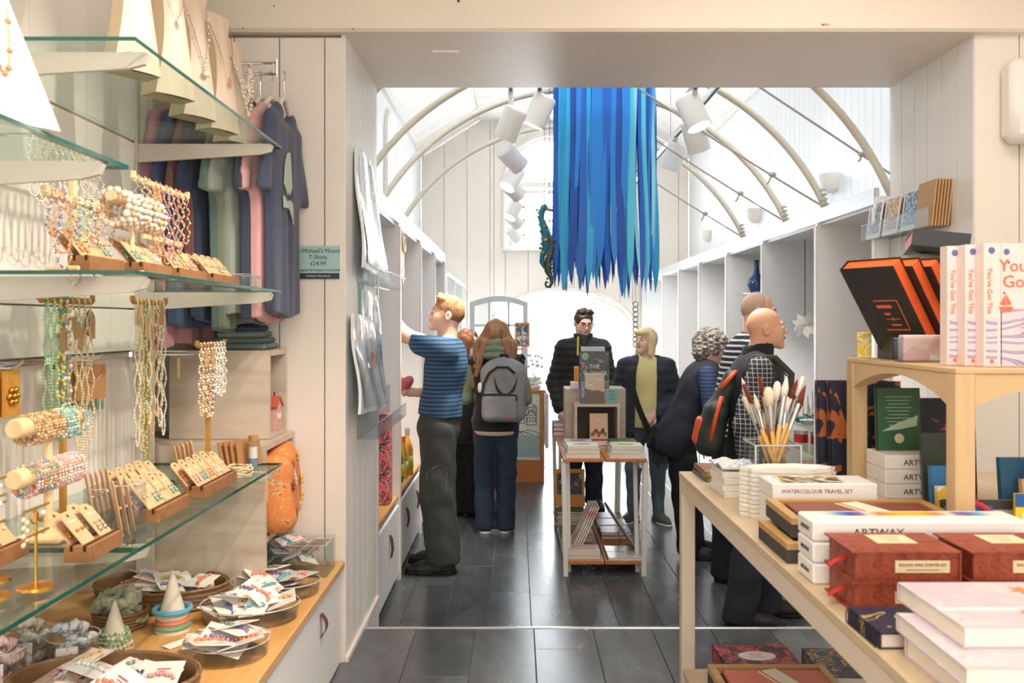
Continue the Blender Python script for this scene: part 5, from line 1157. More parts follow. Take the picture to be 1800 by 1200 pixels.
MB().tube([(.172, -.04, -.04), (.178, .03, -.04), (.165, .07, -.045)], .008, 6).tube([(.165, .07, -.045), (.17, .05, -.2)], .006, 6).build('side_pocket_trim', BTR, bp)
MB().ball((.165, .05, .02), (.018, .014, .04), 10, 7).build('tissue', WHITE, bp, smooth=True)

# ---- young man with glasses behind the trestle table
b = Fig('person', 'dark-haired young man with glasses in a black padded jacket behind the trestle table', (.575, 7.42, 0), 3, 1.735, lean=3, bw=1.02, bd=1.0, hpitch=-16, hyaw=10, feet={'L': (.10, 0, 10), 'R': (-.08, .0, -10)},
        arms={'R': ((-.075, .03, -.30), (.035, -.10, -.21)), 'L': ((.07, .03, -.30), (-.02, -.15, -.18))}, handdir={'R': ((.25, -.5, -1), (.6, .6, .2))}, skin='EBC2AE', hand_curl=(.5, .7))
b.body(); b.face('3E342C', '2A2422', 'C08078')
JK = M('black_padded', '1D1F22', .7, var=.15, scale=18, sheen=.2)
b.top('padded_jacket', JK, .030, 1.95, .011, hem=-.115, disp=quilt(.008, .062), neck=.025, hemflare=.015)
S = b.grid(b.nb - V3(.13, .13, .08), b.nb + V3(.13, .13, .1), .009); S.cone(b.nb - V3(0, -.01, .03), b.nb + V3(0, .012, .035), .082, .085, .01); S.cone(b.nb + V3(0, -.12, .1), b.nb + V3(0, -.10, -.06), .055, .02, .01, 'sub'); S.cone(b.nb + V3(0, 0, -.05), b.nb + V3(0, 0, .15), .066, .066, .01, 'sub'); S.cut((0, 0, 1), b.nb + V3(0, 0, .06)); link('collar', S.mesh('collar', JK), b.t)
S = b.grid(b.nb - V3(.06, .16, .16), b.nb + V3(.06, .05, .06), .009); S.cone(b.nb + V3(0, -.045, .02), b.nb + V3(0, -.092, -.13), .05, .028, .01); link('shirt_front', S.mesh('shirt_front', M('charcoal_shirt', '2B2B30', .8)), b.t)
b.trousers(DENIM_D, .010, (.05, .040, .038), .03, disp=folds(.005, 1, 1)); b.shoes(SHOEB, SOLEB, high=.07)
bh = hairmat('dark_brown_hair', '2B211C', '47382F', 55)
def btop(S):
    rn = random.Random(8)
    for _ in range(18):
        a = rn.uniform(-1, 1); q = rn.uniform(-.045, .03); S.ell(b.H(a * .056, q, .105 + .016 * (1 - a * a) - .5 * max(0, -q - .045) + rn.uniform(-.006, .006)), (.022, .024, .016), .014)
b.hair(bh, (.083, .102, .096), (0, .014, .036), strands(.003, 90, 20), True, btop, low=-.03, face=((0, -.14, -.026), (.094, .112, .118)))
GLS = M('glasses_dark', '2A211E', .3, var=0); m = MB()
for sx in (-1, 1):
    m.tube([b.H(sx * .034 + .025 * math.cos(a * math.pi / 10), -.110 + .004 * abs(sx * .034 + .025 * math.cos(a * math.pi / 10)) / .05, .006 + .019 * math.sin(a * math.pi / 10)) for a in range(20)], .0022, 6, closed=True); m.tube([b.H(sx * .058, -.105, .012), b.H(sx * .078, -.06, .014), b.H(sx * .082, .015, .006)], .002, 6)
m.tube([b.H(-.010, -.112, .010), b.H(0, -.115, .013), b.H(.010, -.112, .010)], .002, 6); m.build('glasses', GLS, b.bo)
MB().sheet(lambda u, v: tuple(b.nb + V3(-.062 + .016 * u - .01 * v, -.085 - .045 * v, .03 - .16 * v)), 1, 6, .003, (0, -1, 0)).build('camera_strap', M('yellow_strap', 'D9C42A', .6), b.t)

# ---- blond woman with the yellow top
l = Fig('person', 'blond woman in yellow top and open navy jacket beside the trestle table', (1.02, 6.86, 0), -14, 1.575, lean=-1, bw=1.10, bd=1.16, hpitch=4, hyaw=-34, feet={'L': (.115, .03, 32), 'R': (-.085, .0, -22)},
        arms={'L': ((.085, .02, -.27), (-.155, -.15, -.10)), 'R': ((-.075, .02, -.27), (-.0, -.05, -.22))}, handdir={'L': ((-.8, -.5, -.5), (-.2, .6, -.6))}, skin='EFC4B0', hand_curl=(.75, .5), hipoff=(.02, 0))
l.body(); l.face('4E6478', 'A58358', 'C06A66')
YEL = M('pale_yellow_top', 'E8DC9A', .75, var=.05, bump=.05); NJ = M('navy_padded', '232838', .6, var=.12, scale=20, sheen=.2)
l.top('yellow_top', YEL, .014, 0, .011, hem=-.035, disp=folds(.004, .8, 3), neck=.004, hemflare=.004)
def openfront(S):
    fx = S.x[:, None, None]; fy = S.y[None, :, None]; fz = S.z[None, None, :]; c = l.pel[0] + .008 + .02 * (fz - l.pel[2])
    wdt = .082 + .05 * np.clip((fz - l.pel[2] - .05) * -1.2, -.4, 1) * 0 - .10 * np.clip(fz - l.pel[2] - .36, 0, .2); d = np.maximum(np.abs(fx - c) - wdt, fy - l.pel[1] + .01); S.D = np.maximum(S.D, -d.astype(np.float32))
l.top('navy_jacket', NJ, .027, 1.93, .011, hem=-.085, disp=quilt(.006, .07), neck=.015, op=openfront, hemflare=.03)
S = l.grid(l.nb - V3(.13, .13, .08), l.nb + V3(.13, .13, .1), .008); S.cone(l.nb - V3(0, 0, .03), l.nb + V3(0, .012, .025), .075, .072, .01); S.cone(l.nb + V3(0, -.13, .1), l.nb + V3(0, -.10, -.06), .065, .03, .01, 'sub'); S.cone(l.nb + V3(0, 0, -.05), l.nb + V3(0, 0, .15), .060, .060, .01, 'sub'); S.cut((0, 0, 1), l.nb + V3(0, 0, .045)); S.disp(folds(.002)); link('shirt_collar', S.mesh('shirt_collar', M('white_collar', 'EFEBE4', .8)), l.t)
l.trousers(DENIM_G, .006, (.052, .036, .025), .07, disp=folds(.004, 1.2, 6)); l.shoes(M('grey_trainer', '4A4D50', .7, var=.1), SOLEW, high=.065)
lh = hairmat('blond_hair', 'CDAE76', 'F0DDB0', 50)
def bob(S):
    for sx in (-1, 1): S.cone(l.H(sx * .062, .012, .03), l.H(sx * .082, -.018, -.115), .034 * l.k, .022 * l.k, .03)
    S.cone(l.H(0, .065, .02), l.H(0, .062, -.095), .062 * l.k, .05 * l.k, .03); S.ell(l.H(0, -.064, .078), (.064, .044, .030), .015, l.hm)
l.hair(lh, (.087, .108, .100), (0, .014, .036), strands(.003, 95, 5), True, bob, face=((0, -.145, -.05), (.072, .095, .105)))
hb = thing('shoulder_bag', 'black fringed shoulder bag hanging from the blond woman\'s strap', 'handbag', l.t.matrix_basis @ Vector((.20, -.155, .70)), R(-14))
S = SDF(axis(-.2, .2, .009), axis(-.12, .12, .009), axis(-.2, .18, .009)); S.ell((0, 0, -.02), (.145, .075, .12), .02); S.rbox((0, 0, .05), (.125, .055, .06), .04, .03); S.disp(folds(.005, 1.6, 2)); link('bag', S.mesh('bag', BLACKF), hb)
for k in range(12): MB().tube([(-.10 + .02 * k, -.03, -.10), (-.105 + .021 * k, -.035, -.16 - .02 * (k % 3)), (-.10 + .02 * k, -.03, -.19 - .025 * (k % 3))], [.010, .008, .003], 6).build('tassel', BLACKF, hb)
MB().sheet(lambda u, v: (-.30 + .19 * v + .045 * (u - .5) - .02 * math.sin(3 * v), .02 - .045 * math.sin(math.pi * v * .8) - .02, .51 - .50 * v + .012 * (u - .5)), 2, 18, .004, (0, -1, 0)).build('strap', BLACKF, hb, smooth='auto')
m = MB()
for k in range(8): m.ball((-.125 + .018 * math.cos(k), -.09, -.01 - .012 * k), .011, 8, 5)
m.build('key_charms', M('dark_charms', '2E3034', .2, .7, var=.1), hb, smooth=True)
pt = thing('patterned_backpack', 'black patterned backpack showing behind the blond woman\'s arm', 'backpack', l.t.matrix_basis @ Vector((.275, .12, .88)), R(-14))
S = SDF(axis(-.14, .14, .01), axis(-.12, .12, .01), axis(-.2, .24, .01)); S.rbox((0, 0, 0), (.085, .08, .17), .06, .02); link('bag', S.mesh('bag', prt('confetti_print', [(0, '1B1B1F'), (.72, '1B1B1F'), (.78, 'C9C2B4'), (.86, 'D9683A'), (.93, '4A4A50')], 60, 'cells', .7)), pt); MB().tube([(0, .0, .15), (-.05, -.06, .22), (-.12, -.10, .20)], .014, 6).build('strap', BLACKF, pt)

# ---- grey curly-haired woman bending at the right shelves
c = Fig('person', 'grey curly-haired woman in navy gilet bending towards the right shelves', (1.235, 5.88, 0), 80, 1.62, lean=24, bw=1.0, bd=1.08, hpitch=-20, hipoff=(0, .11), feet={'L': (.08, .0, 5), 'R': (-.09, .03, -5)},
        arms={'R': ((-.10, -.03, -.26), (.02, -.22, -.03)), 'L': ((.05, -.14, -.24), (-.02, -.2, .05))}, skin='E8BBA4', knee=.0)
c.body(.012, .007)
c.top('striped_sleeves', stripes('blue_navy_stripes', '2E426C', '1C2642', .024, .45), .018, 2.0, .011, body=False, disp=folds(.003))
c.top('navy_gilet', M('navy_gilet', '1F2331', .8, var=.12), .024, 0, .012, hem=-.10, disp=folds(.005, .8), neck=.02, hemflare=.025, op=lambda S: [S.ell(c.sh[q] + c.sd * (.07 if q == 'L' else -.07) + V3(0, 0, -.06), (.07, .09, .14), .015, None, 'sub') for q in 'LR'])
c.trousers(M('black_trousers', '15161C', .85, var=.15), .016, (.055, .046, .042), .03, disp=folds(.006, 1)); c.shoes(SHOEB, SOLEB, high=.08)
cmat = prt('grey_curls', [(.3, '55514E'), (.5, '8A847E'), (.7, 'B0AAA2')], 40, 'noise', .6, interp='LINEAR', distort=2)
hb_ = c.hair(cmat, (.100, .125, .122), (0, .028, .018), lambda x, y, z: .012 * np.sin(85 * x + 3 * np.sin(60 * z)) * np.sin(80 * y) * np.sin(78 * z), True, lambda S: S.ell(c.H(0, .075, -.06), (.085, .06, .09), .03), face=((0, -.135, -.05), (.075, .09, .11)))
rn = random.Random(2); m = MB()
for k in range(170):
    u = Vector((rn.gauss(0, 1), rn.gauss(.3, 1), rn.gauss(.1, 1))).normalized()
    if u.y < -.55 and u.z < .5: continue
    p0 = Vector(c.H(u.x * .098, .03 + u.y * .122, .01 + u.z * .122)); r = rn.uniform(.008, .015); ax = Vector((rn.gauss(0, 1), rn.gauss(0, 1), rn.gauss(0, 1))).normalized(); e1 = ax.orthogonal().normalized(); e2 = ax.cross(e1)
    m.tube([p0 + e1 * r * math.cos(q * .9) + e2 * r * math.sin(q * .9) + ax * .003 * q for q in range(9)], .0022, 4)
m.build('curls', cmat, hb_)['kind'] = 'stuff'

# ---- man in the navy and white striped jumper
s6 = Fig('person', 'short-haired man in a navy and white striped jumper leaning to the right shelves', (1.385, 5.36, 0), 82, 1.84, lean=17, bw=1.02, bd=1.05, hpitch=-6, hipoff=(0, .06), feet={'L': (.09, -.30, 5), 'R': (-.08, .06, 0)},
         arms={'R': ((-.05, -.02, -.31), (.03, -.08, -.25)), 'L': ((.05, -.06, -.30), (-.02, -.10, -.23))}, skin='E8B8A0', knee=.0)
s6.body(.012, .006); s6.face('4A3A30', '8A7058', 'B87068')
s6.top('striped_jumper', stripes('breton_stripes', '23283A', 'E9E6E2', .034, .30, distort=.4), .022, 2., .010, hem=-.06, disp=folds(.005, .8, 2), neck=.012)
s6.trousers(M('dark_trousers', '1B1D24', .85, var=.15), .014, (.052, .044, .042), .03, disp=folds(.006)); s6.shoes(SHOEB, SOLEB)
s6.hair(M('shaved_hair', 'C0A08C', .8, var=.15, scale=60), (.0775, .0975, .0955), (0, .018, .030), None, True, None, low=-.03, face=((0, -.12, .03), (.10, .115, .14)))

# ---- bald man in front with gilet, checked shirt and green backpack
z = Fig('person', 'bald man in navy gilet and checked shirt standing at the right shelves', (1.265, 4.58, 0), 84, 1.70, lean=2, bw=1.04, bd=1.08, hpitch=3, hyaw=4, feet={'L': (.10, -.105, 3), 'R': (-.09, .07, -4)},
        arms={'R': ((-.055, .085, -.275), (.02, -.02, -.25)), 'L': ((.04, .0, -.30), (-.02, -.04, -.25))}, skin='E6AE90', hipoff=(0, .0), neckfwd=.03)
z.body(.011, .0042); z.face('4A4038', '9A6A50', 'B5675A')
def plaid():
    t = NT('navy_check'); out = None; ms = []
    for ax in ('X', 'Z', 'Y'):
        v = t.coord('Object'); n = t.n('ShaderNodeTexWave'); n.bands_direction = ax; n.inputs['Scale'].default_value = 2 * math.pi / (20 * .023); n.inputs['Distortion'].default_value = .5; n.inputs['Detail'].default_value = 0; t.l(v, n.inputs['Vector'])
        g_ = t.n('ShaderNodeMath', operation='GREATER_THAN'); g_.inputs[1].default_value = .962; t.l(n.outputs[0], g_.inputs[0]); ms.append(g_.outputs[0])
    a = t.n('ShaderNodeMath', operation='MAXIMUM'); t.l(ms[1], a.inputs[0]); t.l(ms[2], a.inputs[1])
    mx = t.n('ShaderNodeMix', data_type='RGBA'); t.l(a.outputs[0], mx.inputs[0]); mx.inputs[6].default_value = lin('2A3044'); mx.inputs[7].default_value = lin('C9C2B2'); t.l(mx.outputs[2], t.b.inputs['Base Color']); t.b.inputs['Roughness'].default_value = .85; return t.m
z.top('checked_sleeves', plaid(), .022, 1.97, .010, body=False, disp=folds(.005, 1.4))
FLEECE = M('navy_fleece', '1E212B', .9, var=.15, scale=60, bump=.2, sheen=.05)
def armholes(S):
    for q in 'LR': S.ell(z.sh[q] + z.sd * (.075 if q == 'L' else -.075) + V3(0, 0, -.04), (.045, .085, .12), .015, None, 'sub')
z.top('navy_gilet', FLEECE, .022, 0, .011, hem=-.09, disp=folds(.004, .7, 5), neck=.02, op=armholes)
S = z.grid(z.nb - V3(.14, .14, .08), z.nb + V3(.14, .14, .12), .008); S.cone(z.nb - V3(0, 0, .03), z.nb + V3(0, -.012, .05), .088, .080, .01); S.cone(z.nb + V3(0, -.005, -.05), z.nb + V3(0, -.02, .17), .071, .071, .01, 'sub'); S.cut((0, .25, 1), z.nb + V3(0, 0, .068)); link('collar', S.mesh('collar', FLEECE), z.t)
z.trousers(DENIM_D, .012, (.054, .045, .043), .035, disp=folds(.006, 1.1, 3)); z.shoes(SHOEB, SOLEB, k=1.06, high=.08)
MB().tube([z.nb + V3(-.06, .03, .03), z.nb + V3(-.085, -.07, -.02), z.nb + V3(-.05, -.16, -.12), z.nb + V3(-.02, -.175, -.25)], .006, 6).build('neck_strap', M('strap_grey', '5A6066', .6), z.t)
gb = thing('green_backpack', 'dark green backpack with orange trim on the bald man\'s back', 'backpack', z.t.matrix_basis @ Vector((-.02, .175, 1.135)), (Matrix.Rotation(R(84), 3, 'Z') @ Matrix.Rotation(R(12), 3, 'X')).to_euler()); GB = M('dark_green_nylon', '25332A', .6, var=.12); ORN = M('orange_nylon', 'E0572C', .55, var=.08)
S = SDF(axis(-.2, .2, .009), axis(-.12, .16, .009), axis(-.3, .3, .009)); S.cone((0, .03, -.14), (0, -.02, .16), .115, .065, .03, sq=((0, 1, 0), .62)); S.rbox((0, .02, -.10), (.135, .06, .14), .05, .04); S.disp(folds(.005, 1, 4)); link('bag', S.mesh('bag', GB), gb)
S = SDF(axis(-.2, .2, .009), axis(-.02, .18, .009), axis(-.27, .1, .009)); S.rbox((0, .080, -.13), (.07, .028, .075), .025, .01); link('orange_pocket', S.mesh('orange_pocket', ORN), gb)
MB().tube([(-.128, .03, -.16), (-.138, .03, -.03), (-.118, .02, .08)], .012, 6, flat=1).build('orange_piping', ORN, gb, smooth=True)
MB().tube([(-.09, .03, .12), (-.085, -.01, .19), (-.06, -.03, .22)], .018, 6, flat=.7).build('orange_loop', ORN, gb, smooth=True)
for sx in (-1, 1): MB().tube([(sx * .09, -.05, .18), (sx * .125, -.10, .315), (sx * .13, -.20, .335), (sx * .125, -.30, .27), (sx * .12, -.325, .12), (sx * .13, -.24, -.04)], .017, 8, flat=.45).build('shoulder_strap', M('strap_olive', '3E4438', .7), gb, smooth=True)

# ---- dark-clothed woman mostly hidden between the two nearer figures, and the shop assistant at the till
d8 = Fig('person', 'person in black coat and trousers hidden behind the young man', (-.43, 7.12, 0), 168, 1.56, hyaw=0, feet={'L': (.07, 0, 8), 'R': (-.07, 0, -8)}, skin='E8BBA4', bw=1.05, bd=1.1)
d8.body(.013, .009); d8.top('black_coat', BLACKF, .034, 2., .013, hem=-.13, disp=folds(.005), hemflare=.02); d8.trousers(M('black_wide_trousers', '131318', .85, var=.1), .018, (.055, .05, .052), .03, disp=folds(.006)); d8.shoes(SHOEB, SOLEB)
rh = hairmat('red_brown_hair', '8E5638', 'B87A50', 50)
d8.hair(rh, (.090, .110, .106), (0, .02, .03), strands(.004), True, lambda S: S.cone(d8.H(.0, .06, .0), d8.nb + V3(.02, .10, -.08), .075, .03, .04))
d9 = Fig('person', 'shop assistant with dark tied hair behind the till counter', (-.50, 9.35, 0), 12, 1.535, hyaw=25, hpitch=-10, skin='EAC2AE')
d9.body(.014, .008); d9.face('3A302A', '3A2E28', 'B8706A', True); d9.top('cream_top', M('cream_top', 'D9C8B4', .8), .022, 2., .013, hem=-.09, disp=folds(.005)); d9.trousers(BLACKF, .012, res=.014); d9.shoes(SHOEB, SOLEB)
d9.hair(hairmat('plum_hair', '3A2E34', '5A4850', 50), (.086, .106, .10), (0, .018, .034), strands(.003), True, lambda S: S.ell(d9.H(0, .10, .08), (.04, .04, .04), .02))
# ================================================================ jewellery wall on the left
GA = .865; Z_TOP, Z_NEAR, Z_MID, Z_BOT, Z_CNT = 2.249, 1.951, 1.720, 1.086, .597
GLS_ = glass('shelf_glass', 'F3FBF8', .065); GED = M('green_glass_edge', '1C5A4C', .08, var=.1, coat=.5)
def pane(z, y0, y1, lab, x0=-1.335):
    t = thing('glass_shelf', lab, 'glass shelf', (0, y0, z), 0, 'glass jewellery shelves'); L = y1 - y0; th = .009
    boxo('sheet', GLS_, t, ((x0 - GA) / 2, L / 2, -th / 2), (-GA - x0, L, th)); boxo('front_edge', GED, t, (-GA + .0008, L / 2, -th / 2), (.0015, L, th)); boxo('end_edge', GED, t, ((x0 - GA) / 2, -.0008, -th / 2), (-GA - x0, .0015, th)); boxo('end_edge', GED, t, ((x0 - GA) / 2, L + .0008, -th / 2), (-GA - x0, .0015, th)); return t
pane(Z_TOP, 1.934, 3.14, 'clear glass shelf holding the wooden necklace busts'); pane(Z_NEAR, .95, 1.90, 'clear glass shelf at the near left under the white display board')
pane(Z_MID, 1.934, 3.14, 'clear glass shelf in the middle with wooden earring blocks'); pane(Z_BOT, .95, 1.945, 'near half of the lowest glass shelf'); pane(Z_BOT, 1.955, 3.14, 'far half of the lowest glass shelf, tip beside the oak box')
BRK = M('bracket_paint', 'CBC2B8', .35, var=.02)
def bracket(y, z, lab):
    t = thing('shelf_bracket', lab, 'bracket', (XS, y, z - .0095), 0, 'tapered shelf brackets'); L = -GA - XS
    MB().prism([(.0, 0), (L - .012, 0), (L - .004, -.008), (L - .012, -.028), (L - .05, -.038), (0, -.066)], .014, (0, .007, 0), (1, 0, 0), (0, 0, 1)).build('arm', BRK, t); boxo('wall_plate', BRK, t, (.005, 0, -.05), (.01, .03, .12), b=.002); MB().cyl((L - .05, 0, -.0), (L - .05, 0, .0015), .009, n=12).build('rubber_pad', CHROME, t)
for y, z, lab in ((2.02, Z_TOP, 'near bracket under the bust shelf'), (3.05, Z_TOP, 'far bracket under the bust shelf'), (1.80, Z_NEAR, 'bracket under the near left glass shelf'), (2.02, Z_MID, 'near bracket under the middle glass shelf'), (3.05, Z_MID, 'far bracket under the middle glass shelf'), (2.02, Z_BOT, 'near bracket under the lowest glass shelf'), (3.05, Z_BOT, 'far bracket under the lowest glass shelf')): bracket(y, z, 'tapered pale metal ' + lab)
for y in (1.80, 2.02, 3.05): struct(MB().box((XS + .004, y, 1.9), (.012, .024, 1.9)).build('trim_10', BRK))
PALEW = wood('pale_wood', 'DCC4A2', 'CDB08A', .5, (1, 1, .14), 9); PALEF = wood('limed_wood', 'E4D2C0', 'D6BCA2', .5, (1, 1, .14), 10); GOLD = M('gold_metal', 'D9A441', .25, 1., var=.05); SILV = M('silver_metal', 'D2D0CC', .2, 1., var=.05); ROSE = M('rose_gold', 'D99A78', .25, 1., var=.05); BLKW = wood('oiled_oak_block', '9A6C44', '82562F', .5, (.2, 1, 1), 12)
def gem(c, rough=.15):
    m = [int(c[i:i + 2], 16) for i in (0, 2, 4)]; m = ['%02X' % int(v * .74 + b_ * .26) for v, b_ in zip(m, (228, 206, 180))]
    return M('bead_' + c, ''.join(m), rough, var=.12, scale=60, coat=.5)
# ---- wooden necklace busts
def bust(x, y, lab, rz, h=.40):
    t = thing('necklace_bust', lab, 'display bust', (x, y, Z_TOP), rz, 'wooden necklace busts')
    def loft(x0, x1, nm, mat, sx=1.):
        m = MB(); N = 16; vs = []
        for i in range(N + 1):
            s = i / N; w_ = (.064 - .032 * math.sin(min(1, s / .70) * math.pi / 2)) if s < .70 else .032 + .030 * ((s - .70) / .30) ** 1.4
            o = -.045 * s + .02 * math.sin(s * math.pi)
            if nm == 'bust_body': th = .072 - .028 * s
            for a, b in ((x0 - (th if nm == 'bust_body' else 0), -w_), (x1, -w_), (x1 + .008, -w_ * .55), (x1 + .011, 0), (x1 + .008, w_ * .55), (x1, w_), (x0 - (th if nm == 'bust_body' else 0), w_)): vs.append((a + o, b, h * s))
        n = 7; m.add(vs, [(i * n + k, i * n + (k + 1) % n, (i + 1) * n + (k + 1) % n, (i + 1) * n + k) for i in range(N) for k in range(n)] + [tuple(range(n))[::-1], tuple(N * n + k for k in range(n))]); m.build(nm, mat, t, smooth='auto')
    loft(0, -.002, 'bust_body', PALEW); loft(-.003, .001, 'front_face', PALEF); return t
def chain(nm, lab, base, rz, h0, w0, drop, mat, pend, pm_, group, beads=0, r=.0012):
    t = thing(nm, lab, 'necklace', base, rz, group); n = 22; p = []
    for i in range(n + 1):
        u = -1 + 2 * i / n; z = h0 - drop * (1 - abs(u) ** 1.3); s = z / .40; p.append((.0165 - .045 * s + .02 * math.sin(s * math.pi) + .002 + (-.012 * abs(u) ** 3), w0 * u, z))
    MB().tube(p, r, 5).build('chain', mat, t)
    if beads:
        m = MB()
        for i in range(2, n - 1): m.ball((p[i][0] + .003, p[i][1], p[i][2]), beads * (.7 + .5 * ((i * 7) % 3) / 2), 6, 4)
        m.build('beads', pm_, t, smooth=True)['kind'] = 'stuff'
    q = p[n // 2]
    if pend == 'pearl': MB().ball((q[0] + .008, 0, q[2] - .016), .012, 10, 7).build('pendant', pm_, t, smooth=True)
    elif pend: MB().prism([(0, .004), (.007, -.008), (.003, -.026), (-.003, -.026), (-.007, -.008)], .003, (q[0] + .004, 0, q[2]), (0, 1, 0), (0, 0, 1)).build('pendant', pm_, t)
    return t
PEARL = gem('F0E8DC', .12); SHELL = gem('E8D9CC')
names = ['nearest', 'second', 'third', 'fourth', 'farthest']
for i, (px, py, d) in enumerate(((246, 108, 2.15), (314, 161, 2.39), (358, 199, 2.64), (402, 224, 2.83), (429, 247, 3.03))):
    x = (px - CX) * d / F; rz = R(-38 + 4 * i); c_ = Vector((x - .03, d + .055, Z_TOP)); bust(c_.x, c_.y, f'pale wooden necklace bust on the top glass shelf, {names[i]} of five', rz, .40 if i != 4 else .375)
    if i == 1: chain('necklace', 'fine silver star necklace on the second wooden bust', c_, rz, .37, .045, .15, SILV, 'drop', SILV, 'necklaces on wooden busts')
    if i == 2: chain('necklace', 'silver bead necklace with a big pearl on the third bust', c_, rz, .37, .045, .22, SILV, 'pearl', PEARL, 'necklaces on wooden busts', .004)
    if i == 3: chain('necklace', 'fine gold necklace with amber drop on the fourth bust', c_, rz, .37, .05, .20, GOLD, 'drop', gem('C98A4A'), 'necklaces on wooden busts')
    if i == 4:
        for k in range(3): chain('necklace', f'clustered shell bead necklace on the farthest bust, {["shortest", "middle", "longest"][k]}', c_ + Vector((.004 + .004 * k, -.003 * k, 0)), rz, .30, .05, .10 + .05 * k, SILV, None, SHELL, 'necklaces on wooden busts', .007)
t = thing('white_display_board', 'slanted white necklace board on the near glass shelf', 'display board', (-.925, 1.53, Z_NEAR), R(-30))
MB().prism([(-.085, 0), (.085, 0), (.035, .27), (-.035, .27)], .014, (.03, 0, 0), (0, 1, 0), Vector((-.35, 0, 1)).normalized()).build('front_board', M('white_leatherette', 'F3EFEA', .4), t); MB().prism([(-.06, 0), (.06, 0), (.03, .26), (-.03, .26)], .010, (-.14, 0, 0), (0, 1, 0), Vector((.22, 0, 1)).normalized()).build('strut', WHITE, t)
nk = thing('necklace', 'gold chain with brown stones on the slanted white board', 'necklace', (-.925, 1.53, Z_NEAR), R(-30), 'necklaces at the near left'); pts = []
for i in range(21): u = -1 + i / 10; z = .24 - .14 * (1 - abs(u) ** 2); pts.append((.045 - .35 * z + .004, .03 * u, z * .95))
MB().tube(pts, .0016, 5).build('chain', GOLD, nk)
for i in range(1, 20, 3): MB().ball(pts[i], .006, 8, 5).build('stone', gem(['9A5A3A', 'B87A4A', '7A6A3A'][i % 3]), nk, smooth=True)

# ---- bead strings
def beadline(m, pts, r, step, rng, jit=.0):
    L = 0; nxt = 0
    for a, b in zip(pts[:-1], pts[1:]):
        a, b = Vector(a), Vector(b); d = (b - a).length
        while nxt <= L + d: m.ball(a.lerp(b, (nxt - L) / max(d, 1e-6)), r * (1 + rng.uniform(-jit, jit)), 6, 4); nxt += step
        L += d
def loop_pts(w_, L, n=26, rng=None, lead=.0):
    """a necklace hanging over a bar: two strands and a rounded end, in the local y-z plane"""
    p = [(.004 * math.sin(i), -w_ / 2 * min(1, .25 + 1.2 * i / n), -L * .86 * i / n) for i in range(n + 1)]
    p += [(0, w_ / 2 * math.cos(math.pi - math.pi * i / 8), -L * .86 - L * .14 * math.sin(math.pi * i / 8)) for i in range(1, 8)]
    return p + [(-.004 * math.sin(i), w_ / 2 * min(1, .25 + 1.2 * i / n), -L * .86 * i / n) for i in range(n, -1, -1)]
def necklace(loc, rz, w_, L, cols, r, lab, group, step=None, seed=0, tag_=None, pend=None, rot=0):
    rn = random.Random(seed); t = thing('necklace', lab, 'necklace', loc, (R(rot), 0, rz), group); p = loop_pts(w_, L)
    MB().tube(p, r * .35, 4).build('string', M('thread_pale', 'D9C9A8', .6) if len(cols) > 1 else gem(cols[0]), t)
    for k, c in enumerate(cols):
        m = MB(); st = step or r * 2.1; n = len(cols); off = k * st; q = [Vector(a) for a in p]; Lc = 0; nxt = off
        for a, b in zip(q[:-1], q[1:]):
            d = (b - a).length
            while nxt <= Lc + d: m.ball(a.lerp(b, (nxt - Lc) / max(d, 1e-6)), r * (1 + rn.uniform(-.25, .25)), 6, 4); nxt += st * n
            Lc += d
        if m.v: m.build('beads', c if not isinstance(c, str) else gem(c), t, smooth=True)['kind'] = 'stuff'
    if tag_: MB().box((.006, .0, -tag_), (.002, .026, .062), rotx(.12 * ((seed % 5) - 2))).build('price_tag', KRAFT, t)
    if pend: MB().ball((0, 0, -L - .012), (.006, .008, .014), 8, 6).build('pendant', gem(pend), t, smooth=True)
    return t
def tstand(lab, x, y0, y1, zbase, zbar, mat, zpost=None, lower=None, pad=.05):
    t = thing('necklace_stand', lab, 'jewellery stand', (x, (y0 + y1) / 2, zbase), 0, 'T-shaped necklace stands'); L = y1 - y0; h = zbar - zbase
    boxo('base', mat, t, (0, 0, .006), (.08, .10, .012), b=.003); boxo('post', mat, t, (0, 0, (zpost or zbar) / 2 - zbase / 2 + .006), (.012, .018, (zpost or zbar) - zbase - .012)); boxo('cross_bar', mat, t, (.012, 0, h), (.012, L, .018), b=.004)
    if lower: boxo('cross_bar', mat, t, (.012, 0, lower - zbase), (.012, L * .7, .016), b=.003)
    for s in (-1, 1): MB().box((.012, s * L / 2, h + .008), (.014, .008, .02), b=.002).build('bar_end', mat, t)
    return t
LW = wood('light_wood', 'E9CFA4', 'DDBD8C', .5, (1, 1, .2), 10); BRASS = wood('gilt_wood', 'B98A3C', 'A67830', .4, (1, 1, .2), 10)
